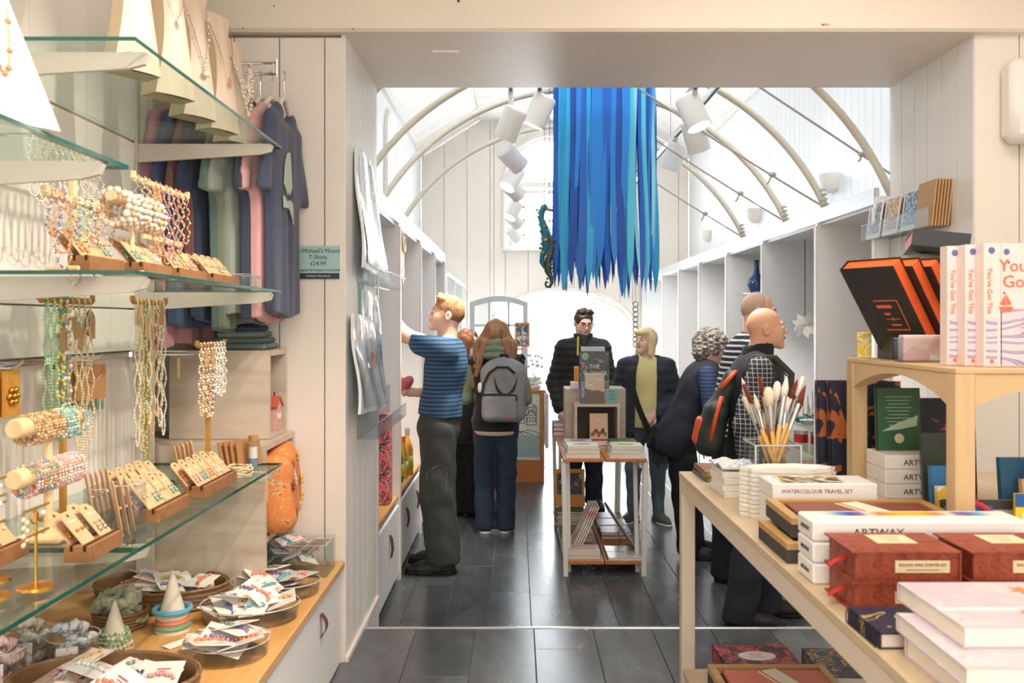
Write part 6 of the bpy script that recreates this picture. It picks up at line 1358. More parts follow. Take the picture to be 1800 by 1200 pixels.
# middle shelf: two light wooden stands
tstand('light wooden T stand with bright bead necklaces, nearer of two', -1.04, 1.86, 2.14, Z_MID, 1.885, LW, 1.96)
MIX = [['E86A3A', 'F0E8DC', '4A6AC0'], ['E8503A', 'F2A03A'], ['3A5AB0', 'F0F0F0', '8A4AA0'], ['F0C85A', 'E86A4A', '4AA8A0'], ['F0E8DC', '6AB04A'], ['2A4A9A', 'C9C9D0', '3AA0A8'], ['2A2A2A', 'E8D25A', '3A9A6A'], ['E0E0E0', 'E86A8A'], ['C03A3A', 'E8C06A'], ['4AB0C0', 'F0F0E8']]
cn = ['orange and white', 'red and amber', 'blue and white', 'yellow and coral', 'pearl and green', 'navy and silver', 'black and yellow', 'white and pink', 'crimson and gold', 'turquoise and white']
for k in range(9): necklace((-1.022 + .003 * (k % 2), 1.885 + .029 * k, 1.893), 0, .05 + .02 * (k % 3), .10 + .035 * ((k * 5) % 4), MIX[k], .0029, f'{cn[k]} bead necklace on the near light wooden stand', 'necklaces on the near wooden stand', .0074, k)
tstand('light wooden T stand with red and multicolour necklaces, farther of two', -1.0, 2.20, 2.56, Z_MID, 1.975, LW, None, 1.83)
WM = [['C03A5A', '4AA0A8'], ['3A8A8A', 'E8D9B0'], ['B0503A', 'D9A05A'], ['E0503A', 'F0B05A'], ['D03A3A', 'E88A4A', '8A3A6A'], ['E8604A', '4A8AB0'], ['D94A6A', 'F0E0D0'], ['C9703A', 'A83A3A'], ['E87A9A', 'E8B04A', '5AA08A'], ['B03A4A', 'E8C9A0']]
wn_ = ['magenta and teal', 'teal and cream', 'rust and honey', 'vermilion and gold', 'red and plum', 'coral and blue', 'rose and cream', 'terracotta and wine', 'pink and amber', 'wine and ivory']
for k in range(10): necklace((-.982 + .003 * (k % 2), 2.22 + .034 * k, 1.985), 0, .045, (.12, .10, .13, .17, .20, .22, .19, .22, .17, .15)[k], WM[k], .0030, f'{wn_[k]} bead necklace on the far light wooden stand', 'necklaces on the far wooden stand', .0076, 40 + k)
t = thing('necklace_rail', 'thin steel rail of silver necklaces behind the middle shelf', 'display rail', (-1.20, 2.10, 2.07)); MB().cyl((0, 0, 0), (0, .40, 0), .005, n=8).build('bar', CHROME, t)
for yy in (.03, .37): MB().cyl((-.14, yy, 0), (0, yy, 0), .005, n=8).build('arm', CHROME, t)
for k in range(12): necklace((-1.20, 2.12 + .03 * k, 2.068), 0, .055, .15 + .012 * (k % 4), ['DAD6D0' if k % 3 else 'EFE6DA'], .0034, f'silver chain necklace on the steel rail, {ORD[k]} from the near end', 'silver necklaces on the steel rail', .0074, 80 + k)
# pearl bracelets on a bar
def hbar(lab, x, y0, y1, z, r, zb, mat=LW):
    t = thing('bracelet_stand', lab, 'jewellery stand', (x, (y0 + y1) / 2, zb), 0, 'bracelet bar stands'); L = (y1 - y0) / 2
    for zz in (z if isinstance(z, tuple) else (z,)): MB().lathe([(.001, -L), (r * .85, -L), (r, -L + .006), (r, L - .006), (r * .85, L), (.001, L)], 20, c=(0, 0, zz - zb), r=rotx(R(90))).build('bracelet_bar', mat, t, smooth='auto')
    zt = max(z) if isinstance(z, tuple) else z; MB().cyl((0, 0, .012), (0, 0, zt - zb), r * .42, n=12).build('post', mat, t); boxo('base', mat, t, (0, 0, .007), (.11, .11, .014), b=.004); return t
def bracelet(loc, R_, cols, r, lab, group, seed=0, tilt=0, step=None, parts=True):
    rn = random.Random(seed); t = thing('bracelet', lab, 'bracelet', loc, (0, 0, R(tilt)), group); n = max(10, int(2 * math.pi * R_ / (step or 2.0 * r))); ms = [MB() for _ in cols]
    for k in range(n):
        a = 2 * math.pi * k / n; ms[(k * 7 + rn.randrange(2)) % len(cols)].ball((r * .4 * math.sin(5 * a), R_ * .0 + .0, 0) if 0 else (R_ * math.cos(a), r * .5 * math.sin(3 * a + seed), R_ * math.sin(a)), r * (1 + rn.uniform(-.2, .25)), 6, 4)
    for m, c in zip(ms, cols):
        if m.v: m.build('beads', c if not isinstance(c, str) else gem(c), t, smooth=True)['kind'] = 'stuff'
    return t
hbar('light wooden bracelet bar crowded with pearl bracelets', -1.0, 2.10, 2.34, 1.915, .014, Z_MID)
for k in range(11): bracelet((-1.0, 2.115 + .021 * k, 1.915 - .027), .043, ['EDE3D6', 'D9CCBC', 'C9A876' if k % 2 else 'E8DCD0'], .0088 - .001 * (k % 3), f'chunky pearl bracelet on the light wooden bar, {ORD[k]} from the near end', 'pearl bracelets', k, (-8, 5, 0)[k % 3])
# ---- earring blocks
EC = [('turquoise', '5AA8A0'), ('pearl', 'F0E8DC'), ('gold', GOLD), ('orange', 'D98A4A'), ('pale green', '8AB098'), ('silver', SILV), ('rose', 'DDA0A4'), ('amber', 'C9985A'), ('crystal', 'E4E2E0'), ('gold', GOLD)]
PUNCH = M('card_hole', '5A4432', .9, var=0)
def earcard(loc, rot, ci, lab, group, w_=.052, h=.098, mat=None, drop=0):
    """a kraft card standing in the local y-z plane, face towards +x"""
    t = thing('earring_card', lab, 'earring card', loc, rot, group); c = .012
    MB().prism([(-w_ / 2, 0), (w_ / 2, 0), (w_ / 2, h - c), (w_ / 2 - c, h), (-w_ / 2 + c, h), (-w_ / 2, h - c)], .0016, (-.0016, 0, 0), (0, 1, 0), (0, 0, 1)).build('card', TAN, t); MB().cyl((.0, 0, h - .011), (.0006, 0, h - .011), .0042, n=10).build('punch_hole', PUNCH, t)
    boxo('print_line', M('print_white', 'F0E4D4', .6, var=0), t, (.0003, 0, h - .026), (.0006, .024, .003))
    c_ = EC[ci % 10][1]; mt = c_ if not isinstance(c_, str) else gem(c_); z = h * .50
    for s in (-1, 1):
        m = MB().ball((.004, s * .011, z), .0040, 7, 5)
        if drop: m.ball((.004, s * .011, z - .010), .0036, 6, 4).ball((.004, s * .011, z - .019), (.004, .0055, .007), 6, 4)
        m.build('earring', mt, t, smooth=True)
    return t
def block(nm, x0, x1, y0, y1, z, n, seed, slots=2):
    t = thing('earring_block', f'oiled wooden block holding earring cards, {nm}', 'display block', ((x0 + x1) / 2, (y0 + y1) / 2, z), 0, 'wooden earring blocks'); w_, L, h = x1 - x0, y1 - y0, .036
    boxo('block', BLKW, t, (0, 0, h / 2), (w_, L, h), b=.002)
    for k in range(slots): boxo('slot', M('slot_dark', '2A1A10', .9, var=0), t, (-w_ / 2 + w_ * (k + .6) / slots, 0, h - .006 + .0005), (.006, L + .001, .013))
    rn = random.Random(seed); L_ = L / n
    for k in range(slots):
        xs_ = (x0 + x1) / 2 - w_ / 2 + w_ * (k + .6) / slots
        for j in range(n):
            ci = rn.randrange(10); earcard((xs_, y0 + L_ * (j + .5), z + .024), (0, R(-40), R(rn.uniform(-3, 3))), ci, f'kraft {EC[ci][0]} earring card, {ORD[j]} in {["rear", "front"][k]} slot of block {nm}', 'earring cards in wooden blocks', min(.052, L_ * .94), .10, drop=rn.random() < .55)
block('nearest on the middle shelf', -1.03, -.975, 1.955, 2.125, Z_MID, 3, 1); block('second on the middle shelf', -.998, -.945, 2.17, 2.34, Z_MID, 3, 2); block('third on the middle shelf', -.995, -.942, 2.40, 2.60, Z_MID, 3, 3); block('farthest on the middle shelf', -.995, -.942, 2.67, 2.90, Z_MID, 4, 4)
block('at near left, lowest shelf', -1.14, -1.085, 1.75, 1.90, Z_BOT, 2, 5); block('nearest lowest shelf edge', -.972, -.915, 1.83, 1.985, Z_BOT, 2, 6); block('mid lowest shelf', -.985, -.92, 2.19, 2.40, Z_BOT, 4, 7); block('far end lowest shelf', -.975, -.91, 2.50, 2.78, Z_BOT, 5, 8); block('second row, lowest shelf', -1.10, -1.04, 2.36, 2.60, Z_BOT, 4, 9)
def abox(lab, x, y, z, w_, L, h):
    t = thing('acrylic_box', lab, 'acrylic box', (x, y, z), 0, 'clear acrylic boxes'); boxo('floor_plate', ACR, t, (0, 0, .002), (w_, L, .004))
    for s in (-1, 1): boxo('side_wall', ACR, t, (s * (w_ / 2 - .0015), 0, h / 2), (.003, L, h)); boxo('end_wall', ACR, t, (0, s * (L / 2 - .0015), h / 2), (w_ - .006, .003, h)); boxo('rim', ACE, t, (s * (w_ / 2 - .0015), 0, h + .0008), (.003, L, .0015)); boxo('rim', ACE, t, (0, s * (L / 2 - .0015), h + .0008), (w_, .003, .0015))
    return t
for nm, x, y, z, w_, L, h, n in (('near lowest shelf edge', -.935, 2.07, Z_BOT, .05, .07, .125, 3), ('behind the bracelet bars', -1.08, 2.25, Z_BOT, .07, .11, .085, 6), ('behind the far blocks', -1.05, 2.76, Z_BOT, .07, .16, .085, 7)):
    abox(f'clear acrylic box of earring cards {nm}', x, y, z, w_, L, h)
    for j in range(n): ci = (j * 3 + n) % 10; earcard((x - .012 + .004 * (j % 3), y - L / 2 + L * (j + .5) / n, z + .006), (0, R(-9), R(90 if 0 else 40)), ci, f'tall kraft {EC[ci][0]} earring card, {ORD[j]} in acrylic box {nm}', 'earring cards in acrylic boxes', min(.04, L / n * 1.5), .135 if h > .1 else .125, drop=0)
abox('small clear box of trinkets at the far end of the middle shelf', -.955, 3.01, Z_MID, .07, .12, .05)
for k in range(6): tag(MB().tube([(.012 * math.cos(a * .63), .012 * math.sin(a * .63), 0) for a in range(10)], .0022, 6, closed=True).build('ring', [GOLD, SILV, ROSE][k % 3], None, (-.97 + .012 * (k % 3), 2.97 + .018 * k, Z_MID + .0065), 0), f'{["gold", "silver", "rose gold"][k % 3]} finger ring in the small clear box, {ORD[k]} from the near end', 'ring', 'rings in the small clear box')
# ---- bracelet bars on the lowest shelf
hbar('light wooden double bracelet bar on the lowest glass shelf', -1.12, 1.90, 2.18, (1.25, 1.364), .023, Z_BOT, LW)
bc = [(['C9A06A', 'A87848', 'E8D0A8'], 'bronze'), (['D9B478', 'B88A50'], 'gold brown'), (['E8C9A0', '9A6A40'], 'copper')]
for k in range(10): bracelet((-1.12, 1.945 + .0125 * k, 1.364 - .009), .034, bc[k % 3][0], .0036, f'{bc[k % 3][1]} bead bracelet on the upper bar, {ORD[k]} from the near end', 'brown bracelets on the upper bar', k, 4 * (k % 3) - 4)
for k in range(6): bracelet((-1.12, 2.072 + .011 * k + (.03 if k == 5 else 0), 1.364 - .011), .036, ['4AB0B8', '8AD0D0', 'E0E8E0'], .0038, f'turquoise bead bracelet on the upper bar, {ORD[k]} of the turquoise ones', 'turquoise bracelets on the upper bar', 20 + k, 5 * (k % 3) - 5)
for k in range(8): bracelet((-1.12, 1.94 + .0125 * k, 1.25 - .011), .036, ['E87A3A', 'F0E8E0', '4A7AC0', 'E0A0B0', '7AB07A'], .0036, f'multicolour bead bracelet on the lower bar, {ORD[k]} from the near end', 'multicolour bracelets on the lower bar', 40 + k, 4 * (k % 3) - 4)
for k in range(10): bracelet((-1.12, 2.045 + .0125 * k, 1.25 - .011), .036, ['E8A8B8', 'F2D0D4', 'F0E4E0'], .0038, f'pink bead bracelet on the lower bar, {ORD[k]} of the pink ones', 'pink bracelets on the lower bar', 60 + k, 4 * (k % 3) - 4)
# ---- tall gilt necklace stands on the lowest shelf
tstand('tall gilt stand of green and teal necklaces, nearest of three', -1.20, 2.125, 2.39, Z_BOT, 1.660, BRASS)
ns = [(['7FC08A'], 'pale green', .34, .004), (['8ACB96'], 'second pale green', .35, .004), (['3A9AA0', 'E8D25A', 'C9E06A'], 'teal and lime', .30, .0055), (['2A8A9A', 'F0EDE0', 'C9A860'], 'teal and gold disc', .31, .0055), (['D9B878'], 'thin gold', .28, .003), (['E0C890', 'D8E0C0'], 'long gold and green', .46, .0035), (['D9C9A0'], 'champagne', .44, .0035), (['C9B070', 'E8E0D0'], 'gold and pearl', .40, .003)]
for k, (c_, nm, L, r) in enumerate(ns): necklace((-1.182, 2.15 + .031 * k, 1.668), 0, .028, L, c_, r, f'{nm} bead necklace on the nearest gilt stand', 'necklaces on the nearest gilt stand', None, 100 + k, .05 + .03 * (k % 3) if k in (2, 4, 5, 7) else None)
tstand('tall gilt stand of gold and pearl necklaces, middle of three', -1.20, 2.64, 2.89, Z_BOT, 1.668, BRASS)
ns = [(['E8D9B8', 'F0F0E8'], 'ivory', .46, .0035), (['E0C27A'], 'bright gold', .48, .003), (['D9B86A', '3A9A7A'], 'gold and jade', .50, .004), (['F0E8DC'], 'white pearl', .40, .0035), (['D9A85A'], 'amber gold', .44, .003), (['E8D0A0'], 'pale gold', .38, .003), (['D9C080', 'F0EDE8'], 'gold and white', .42, .0035), (['F2EEE6'], 'long white', .45, .0032)]
for k, (c_, nm, L, r) in enumerate(ns): necklace((-1.182, 2.66 + .028 * k, 1.676), 0, .026, L, c_, r, f'{nm} bead necklace on the middle gilt stand', 'necklaces on the middle gilt stand', None, 130 + k, .05 + .02 * (k % 3) if k in (0, 2, 6) else None, '3A9A7A' if k == 2 else None)
tstand('shorter gilt stand of white pearl strings, farthest of three', -1.06, 2.80, 3.06, Z_BOT, 1.525, BRASS)
for k in range(8): necklace((-1.042, 2.82 + .031 * k, 1.533), 0, .03, (.24, .23, .25, .25, .17, .18, .19, .18)[k], [['EDE0CC', 'C99A6A'], ['E8D9C4', 'A87850'], ['F0E8DC', 'B8885A'], ['F0EAE0', '8A6040'], ['F4F0E8'], ['F2EEE6'], ['F4F0EA'], ['F0ECE4']][k], .0048, f'{["tan and cream", "cream and brown", "white and tan", "white and dark brown", "white pearl", "white pearl", "white pearl", "white pearl"][k]} necklace on the farthest gilt stand, {ORD[k]} from the near end', 'necklaces on the farthest gilt stand', None, 160 + k, .05 if k in (1, 3) else None)
# ---- hooks with cards on the chrome rail
def hook(y, lab, n, L=.12):
    t = thing('display_hook', lab, 'hook', (XS + .02, y, 1.49), 0, 'chrome display hooks'); MB().tube([(0, 0, 0), (L, 0, 0), (L + .02, 0, .008), (L + .03, 0, .022)], .003, 6).tube([(0, .012, .012), (L * .8, .012, .012)], .002, 5).build('wire', CHROME, t); boxo('clip', CHROME, t, (.0, 0, -.005), (.012, .03, .04), b=.002); return t
hook(2.06, 'chrome hook of gold flower cards at the near left', 5)
for k in range(5):
    t = thing('jewellery_card', f'gold card with a flower brooch on the near hook, {ORD[k]} from the front', 'card', (XS + .14 - .018 * k, 2.06 + .003 * k, 1.485), R(0 + 3 * k), 'gold cards on the near hook'); boxo('card', M('gold_card', 'C98E3C', .5, var=.1), t, (0, 0, -.055), (.002, .07, .11))
    if k == 0: m = MB(); [m.ball((.006, .016 * math.cos(a), -.06 + .016 * math.sin(a)), .008, 7, 5) for a in (0, 1.05, 2.1, 3.14, 4.2, 5.2)]; m.ball((.008, 0, -.06), .008, 7, 5).build('brooch', GOLD, t, smooth=True)
hook(2.46, 'chrome hook of kraft bracelet cards in the middle', 4)
for k in range(5):
    t = thing('jewellery_card', f'wide kraft card with a cord bracelet on the middle hook, {ORD[k]} from the front', 'card', (XS + .135 - .016 * k, 2.46 + .004 * k, 1.485), R(-14 + 9 * k), 'kraft cards on the middle hook'); boxo('card', M('deep_kraft', 'B98454', .7, var=.08), t, (0, 0, -.055), (.002, .115, .10)); MB().tube([(.004, .035 * u, -.055 + .02 * u * u) for u in (-1, -.5, 0, .5, 1)], .002, 5).build('cord_bracelet', gem(['C08A9A', '3A8A6A', 'D9B478', '4A8AA0', 'B0503A'][k]), t)
    m = MB(); [m.ball((.003, -.04 + .02 * j, -.12), (.003, .005, .018), 6, 4) for j in range(5)]; m.build('leaf_charms', gem(['2E7A5A', 'C9A860', '3A8A6A', 'B8B0A0', '2E7A5A'][k]), t, smooth=True)
hook(2.98, 'long chrome hook with one kraft tag at the far end', 1, .24); tag(MB().box((0, 0, -.04), (.002, .02, .07)).build('hanging_tag', KRAFT, None, (XS + .18, 2.98, 1.485)), 'narrow kraft tag on the far chrome hook', 'tag')
o = MB().ball((0, 0, 0), (.004, .035, .042), 14, 10).build('round_hand_mirror', M('dark_mirror', '8A8C86', .15, .8), None, (XS + .03, 2.66, 1.60)); tag(o, 'small dark oval mirror on the white boards', 'mirror')
# gold earring trees at the near left
for k, (x, y, h) in enumerate(((-.985, 1.60, .185), (-.935, 1.66, .155), (-1.045, 1.70, .20))):
    t = thing('earring_tree', f'gold earring tree at the near left, {["front", "right", "rear"][k]} one', 'jewellery stand', (x, y, Z_BOT), 0, 'gold earring trees'); MB().lathe([(.001, 0), (.035, 0), (.033, .005), (.005, .008)], 18).build('base', GOLD, t, smooth='auto'); MB().cyl((0, 0, .005), (0, 0, h), .003, n=8).build('post', GOLD, t)
    for j, z in enumerate((h, h - .05)): MB().cyl((0, -.045, z), (0, .045, z), .0026, n=8).build('cross_bar', GOLD, t)
    for j in range(3):
        e = thing('earring', f'{["leaf shaped ivory", "gold hoop", "small pearl"][j]} earring on the {["front", "right", "rear"][k]} gold tree', 'earring', (x, y - .035 + .03 * j, Z_BOT + h - .003), 0, 'earrings on the gold trees'); m = MB()
        if j == 0: [m.ball((0, (.006 if q % 2 else -.006), -.012 - .008 * q), (.003, .008, .006), 6, 4) for q in range(7)]
        elif j == 1: m.tube([(0, .012 * math.cos(a * .52), -.014 + .012 * math.sin(a * .52)) for a in range(12)], .0018, 5, closed=True)
        else: m.ball((0, 0, -.012), .006, 7, 5)
        m.build('charm', [gem('EAD9B0'), GOLD, PEARL][j], e, smooth=True)
# vial, coils, pouches, hanging tag at the far end of the lowest shelf
t = thing('sand_vial', 'corked glass vial of blue and white sand', 'vial', (-.935, 3.03, Z_BOT)); MB().cyl((0, 0, .002), (0, 0, .10), .017, n=18).build('glass', ACR, t, smooth='auto'); MB().cyl((0, 0, .004), (0, 0, .035), .0155, n=16).build('blue_sand', gem('3A6A9A', .8), t); MB().cyl((0, 0, .036), (0, 0, .075), .0155, n=16).build('white_sand', gem('E8E4DA', .8), t); MB().cyl((0, 0, .094), (0, 0, .116), .0145, .017, n=14).build('cork', M('cork', 'B98A5A', .8), t)
for k in range(5): bracelet((-.93 + .005 * (k % 2), 2.86, Z_BOT + .005 + .0075 * k), .038, ['EAD9B8', 'E8C98A'], .0038, f'gold and pearl bracelet in the flat pile, {ORD[k]} from the bottom', 'flat pile of pearl bracelets', 200 + k).rotation_euler = (R(90), 0, k)
for k in range(4): tag(MB().box((0, 0, .045), (.005, .11, .09), roty(-.3 + .04 * k)).build('kraft_pouch', M('pouch_kraft', 'A9784C', .7, var=.12), None, (-1.02 + .02 * k, 3.06, Z_BOT + .004), (0, 0, R(-30))), f'brown kraft pouch leaning beside the sand vial, {ORD[k]} from the back', 'pouch', 'kraft pouches')
t = thing('string_tag', 'cream tag on a string below the glass shelf edge', 'tag', (-GA + .004, 2.93, Z_BOT)); MB().tube([(-.05, 0, .004), (0, 0, .003), (.003, 0, -.03)], .0012, 4).build('string', CRM, t); boxo('tag', TAN, t, (.003, 0, -.065), (.002, .03, .07))

# ================================================================ counter on the left with trays of hair clips
OAKC = wood('counter_oak', 'DFAE6E', 'CF9A58', .35, (1, .12, 1), 10)
tag(MB().box((-1.19, 2.43, -.015), (.93, 2.34, .03), b=.003).build('oak_counter_top', OAKC, None, (0, 0, Z_CNT)), 'long oak counter top holding trays of hair accessories', 'worktop')
t = thing('counter_cabinet', 'white drawer cabinet with a leather tab below the oak counter', 'cabinet', (-.742, 1.28, NF)); boxo('body', LAMI, t, (-.46, 1.16, .203), (.86, 2.3, .40))
for k in range(2):
    d = boxo('drawer_front', LAMI, t, (-.012, .60 + 1.14 * k, .200), (.02, 1.125, .38), b=.002)
    MB().sheet(lambda u, v: (.002 + .022 * math.sin(math.pi * v) ** .8, .030 * (u - .5), .075 - .085 * v), 2, 10, .004, (1, 0, 0)).build('leather_tab', LEATHER, d, (0, .82 + 1.14 * k, .262))
struct(MB().box((-1.66, 2.3, .8), (.03, 2.6, .6)).build('trim_11', PAINT))
BASK = prt('woven_cane', [(0, '8A6644'), (.3, '5E4228'), (.55, 'B08C64'), (.8, '6E4E32')], 60, 'wavez', .5, distort=6, detail=3)
CLR = glass('clear_dish', 'FCFDFD', .08, alpha=.012)
def tray(nm, lab, x, y, rx, ry, h, mat, cat, flat=False):
    t = thing(nm, lab, cat, (x, y, Z_CNT), 0, 'trays on the oak counter'); q = ry / rx
    if flat: MB().lathe([(.001, .0), (rx * .93, 0), (rx * .97, .008), (rx, h), (rx - .004, h), (rx * .96, .012), (rx * .9, .005), (.001, .005)], 40, sy=q).build('dish', mat, t, smooth='auto'); MB().tube([(rx * math.cos(a * math.pi / 24), ry * math.sin(a * math.pi / 24), h) for a in range(48)], .0022, 5, closed=True).build('rim', ACE, t)
    else:
        MB().lathe([(.001, 0), (rx * .92, 0), (rx * .97, h * .3), (rx, h * .7), (rx, h), (rx - .010, h), (rx - .012, h * .5), (rx * .9, .008), (.001, .008)], 44, sy=q).build('basket', mat, t, smooth='auto'); m = MB()
        MB().tube([(rx * math.cos(a * math.pi / 24), ry * math.sin(a * math.pi / 24), h) for a in range(48)], .006, 6, closed=True).build('rim', BASK, t)
        for j in range(4): MB().tube([(rx * (.945 + .014 * j) * math.cos(a * math.pi / 24), ry * (.945 + .014 * j) * math.sin(a * math.pi / 24), h * (.15 + .2 * j)) for a in range(48)], .0045, 5, closed=True).build('cane_band', BASK, t)
    return t
CARDP = [prt('floral_card_pink', [(0, 'F4ECE6'), (.50, 'F4ECE6'), (.56, 'E8A89A'), (.64, 'C9D0B0')], 22, 'noise', .45), prt('floral_card_green', [(0, 'F2EEE6'), (.58, 'F2EEE6'), (.66, 'A9BF9A'), (.72, 'E8B8A8')], 20, 'noise', .45), M('white_gloss_card', 'F2EFEA', .25), prt('leopard_card', [(0, 'F0D8CC'), (.5, 'E8A898'), (.6, 'F4EDE6')], 40, 'noise', .4), M('grey_back_card', 'D8D6D2', .3)]
OC = [('coral', 'E87A5A'), ('royal blue', '2E4AA0'), ('gold', 'D9A85A'), ('violet', '6A5AA8'), ('green', '4A8A6A'), ('turquoise', '3AA8C0'), ('rose', 'E08A98'), ('crystal', 'D8DCE8')]
def cards(where, x, y, rx, ry, z, n, seed, size=(.10, .13), first=None, tilt=16):
    rn = random.Random(seed); sp = []
    for k in range(n):
        a = k * 2.39996; q = math.sqrt((k + .4) / n) * .72; sp.append((x + rx * q * math.cos(a), y + ry * q * math.sin(a)))
    sp.sort()
    for k, (px, py) in enumerate(sp):
        ci = rn.randrange(8); t = thing('accessory_card', f'carded {OC[ci][0]} hair accessory in the {where}, {ORD[k]} from the left', 'hair accessory', (px, py, z + .007 * ((k * 5) % n) * .55 + .014), (R(rn.uniform(-tilt, tilt)), R(rn.uniform(-tilt, tilt)), R(rn.uniform(-70, 70))), f'carded hair accessories in the {where}'); w_, h = size[0] * rn.uniform(.75, 1), size[1] * rn.uniform(.75, 1)
        boxo('card', CARDP[rn.randrange(5)], t, (0, 0, 0), (w_, h, .0025), b=.001); m = MB(); gm = gem(OC[ci][1]); 
        for j in range(9): u = -1 + j / 4; m.ball((u * w_ * .36, h * .12 * (1 - u * u) - h * .12 + .004 * (j % 2), .006), (.0055 + .002 * (j % 2), .006, .006), 6, 4)
        m.build('ornament', gm, t, smooth=True)
        if rn.random() < .5: boxo('brand_print', M('print_rose', 'B06A6A', .6, var=0), t, (0, h * .22, .0016), (w_ * .35, .006, .0006)); boxo('brand_print', M('print_rose', 'B06A6A', .6, var=0), t, (0, h * .14, .0016), (w_ * .22, .004, .0006))
        else: MB().ball((w_ * .2, h * .28, .0016), (w_ * .12, h * .1, .0012), 8, 4).build('flower_print', M('print_coral', 'E8A490', .6, var=0), t)
tray('woven_basket', 'dark woven basket of carded hair clips, farthest back on the counter', -1.24, 3.04 + .33, .225, .14, .085, BASK, 'basket'); cards('far woven basket', -1.24, 3.37, .215, .13, Z_CNT + .05, 14, 1, (.12, .15), tilt=24)
tray('woven_basket', 'wide woven basket of patterned hair cards behind the ring cone', -1.27, 3.06, .235, .145, .075, BASK, 'basket'); cards('middle woven basket', -1.27, 3.06, .225, .14, Z_CNT + .035, 15, 2, (.11, .13))
tray('woven_basket', 'woven basket of jewelled hairbands at the front of the counter', -1.085, 2.25, .245, .16, .075, BASK, 'basket'); cards('front woven basket', -1.085, 2.25, .235, .15, Z_CNT + .03, 15, 3, (.13, .14))
tray('clear_dish', 'oval clear dish of beaded hair cards, farthest of three', -.895, 3.17, .165, .115, .05, CLR, 'dish', True); cards('far clear dish', -.895, 3.17, .16, .11, Z_CNT + .02, 13, 4, (.09, .12))
tray('clear_dish', 'oval clear dish of coral clips, middle of three', -.905, 2.90, .165, .125, .055, CLR, 'dish', True); cards('middle clear dish', -.905, 2.90, .16, .12, Z_CNT + .022, 14, 5, (.10, .12), tilt=22)
tray('clear_dish', 'clear dish with a big floral card, nearest of three', -.875, 2.58, .125, .115, .05, CLR, 'dish', True); cards('near clear dish', -.875, 2.58, .10, .09, Z_CNT + .03, 8, 6, (.15, .17), tilt=18)
abox('clear rectangular box heaped with blue hair clip cards by the partition', -.90, 3.45, Z_CNT, .30, .17, .125); cards('clear rectangular box', -.90, 3.45, .13, .075, Z_CNT + .06, 15, 7, (.11, .13), tilt=35)
# bangle cones
CONE = M('linen_cone', 'E4DACB', .8, var=.06, scale=60)
for nm, x, y, h, r in (('tall linen cone of blue, white and coral bangles', -1.125, 2.79, .195, .055), ('small linen cone of green bead bracelets', -1.225, 2.60, .155, .05)):
    t = thing('bangle_cone', nm, 'display cone', (x, y, Z_CNT), 0, 'linen bangle cones'); MB().lathe([(.001, 0), (r, 0), (r, .004), (.004, h), (.001, h + .002)], 28).build('cone', CONE, t, smooth='auto'); MB().tube([(r * .8, 0, h * .2), (r * .35, r * .4, h * .5), (-r * .2, .01, h * .8)], .0015, 4).build('seam', M('seam_tan', 'B8A890', .8), t)
for k, (c_, nm, z, r) in enumerate((('4A9A6A', 'green', .018, .052), ('E0644A', 'coral', .034, .048), ('F0E0C8', 'cream', .050, .045), ('2E9AD0', 'bright blue', .070, .056))): tag(MB().tube([(r * math.cos(a * math.pi / 16), r * math.sin(a * math.pi / 16), 0) for a in range(32)], .0085 if k == 3 else .007, 8, closed=True).build('bangle', gem(c_, .35), None, (-1.125, 2.79, Z_CNT + z), 0), f'{nm} hair band around the tall linen cone', 'bangle', 'bands around the tall cone')
for k in range(5): bracelet((-1.225, 2.60, Z_CNT + .014 + .013 * k), .052 - .004 * k, ['5AA05A', '7AB870', 'C9D8B0'] if k > 1 else ['E0CCA8', 'C9B088'], .0062, f'{"green" if k > 1 else "tan"} bead bracelet around the small cone, {ORD[k]} from the bottom', 'bracelets around the small cone', 220 + k).rotation_euler = (R(90), 0, 0)
# jars of scrunchies
def scrunchie(loc, col, lab, group, seed, s=1.):
    rn = random.Random(seed); t = thing('scrunchie', lab, 'scrunchie', loc, (rn.uniform(-.7, .7), rn.uniform(-.7, .7), rn.uniform(0, 3)), group); n = 40; m = MB()
    m.tube([(.034 * s * math.cos(2 * math.pi * a / n), .034 * s * math.sin(2 * math.pi * a / n), .008 * s * math.sin(a * 1.9)) for a in range(n)], [(.017 + .006 * math.sin(a * 2.3 + seed)) * s for a in range(n)], 10, closed=True); m.build('fabric', col, t, smooth=True); return t
BLUF = prt('blue_floral_satin', [(0, 'E9E6E2'), (.5, 'DCE0E6'), (.58, '7A98B8'), (.66, 'E8E4E0')], 30, 'noise', .3); PNKF = prt('pink_satin', [(.3, 'E8B8BC'), (.6, 'F2DAD8')], 30, 'noise', .3, interp='LINEAR'); SAGE = M('sage_satin', 'B9BE9E', .28, var=.08, sheen=.4); CRMF = prt('cream_floral', [(0, 'EDE6DA'), (.55, 'E4DCD0'), (.62, 'C9A890'), (.68, 'EDE6DA')], 26, 'noise', .35)
tray('scrunchie_bowl', 'shallow basket of sage green satin scrunchies', -1.31, 2.825, .085, .08, .055, BASK, 'basket')
for k in range(5): scrunchie((-1.31 + .04 * math.cos(k * 1.3), 2.82 + .035 * math.sin(k * 1.3), Z_CNT + .045 + .014 * k), SAGE, f'sage satin scrunchie in the shallow basket, {ORD[k]} from the bottom', 'sage scrunchies', k)
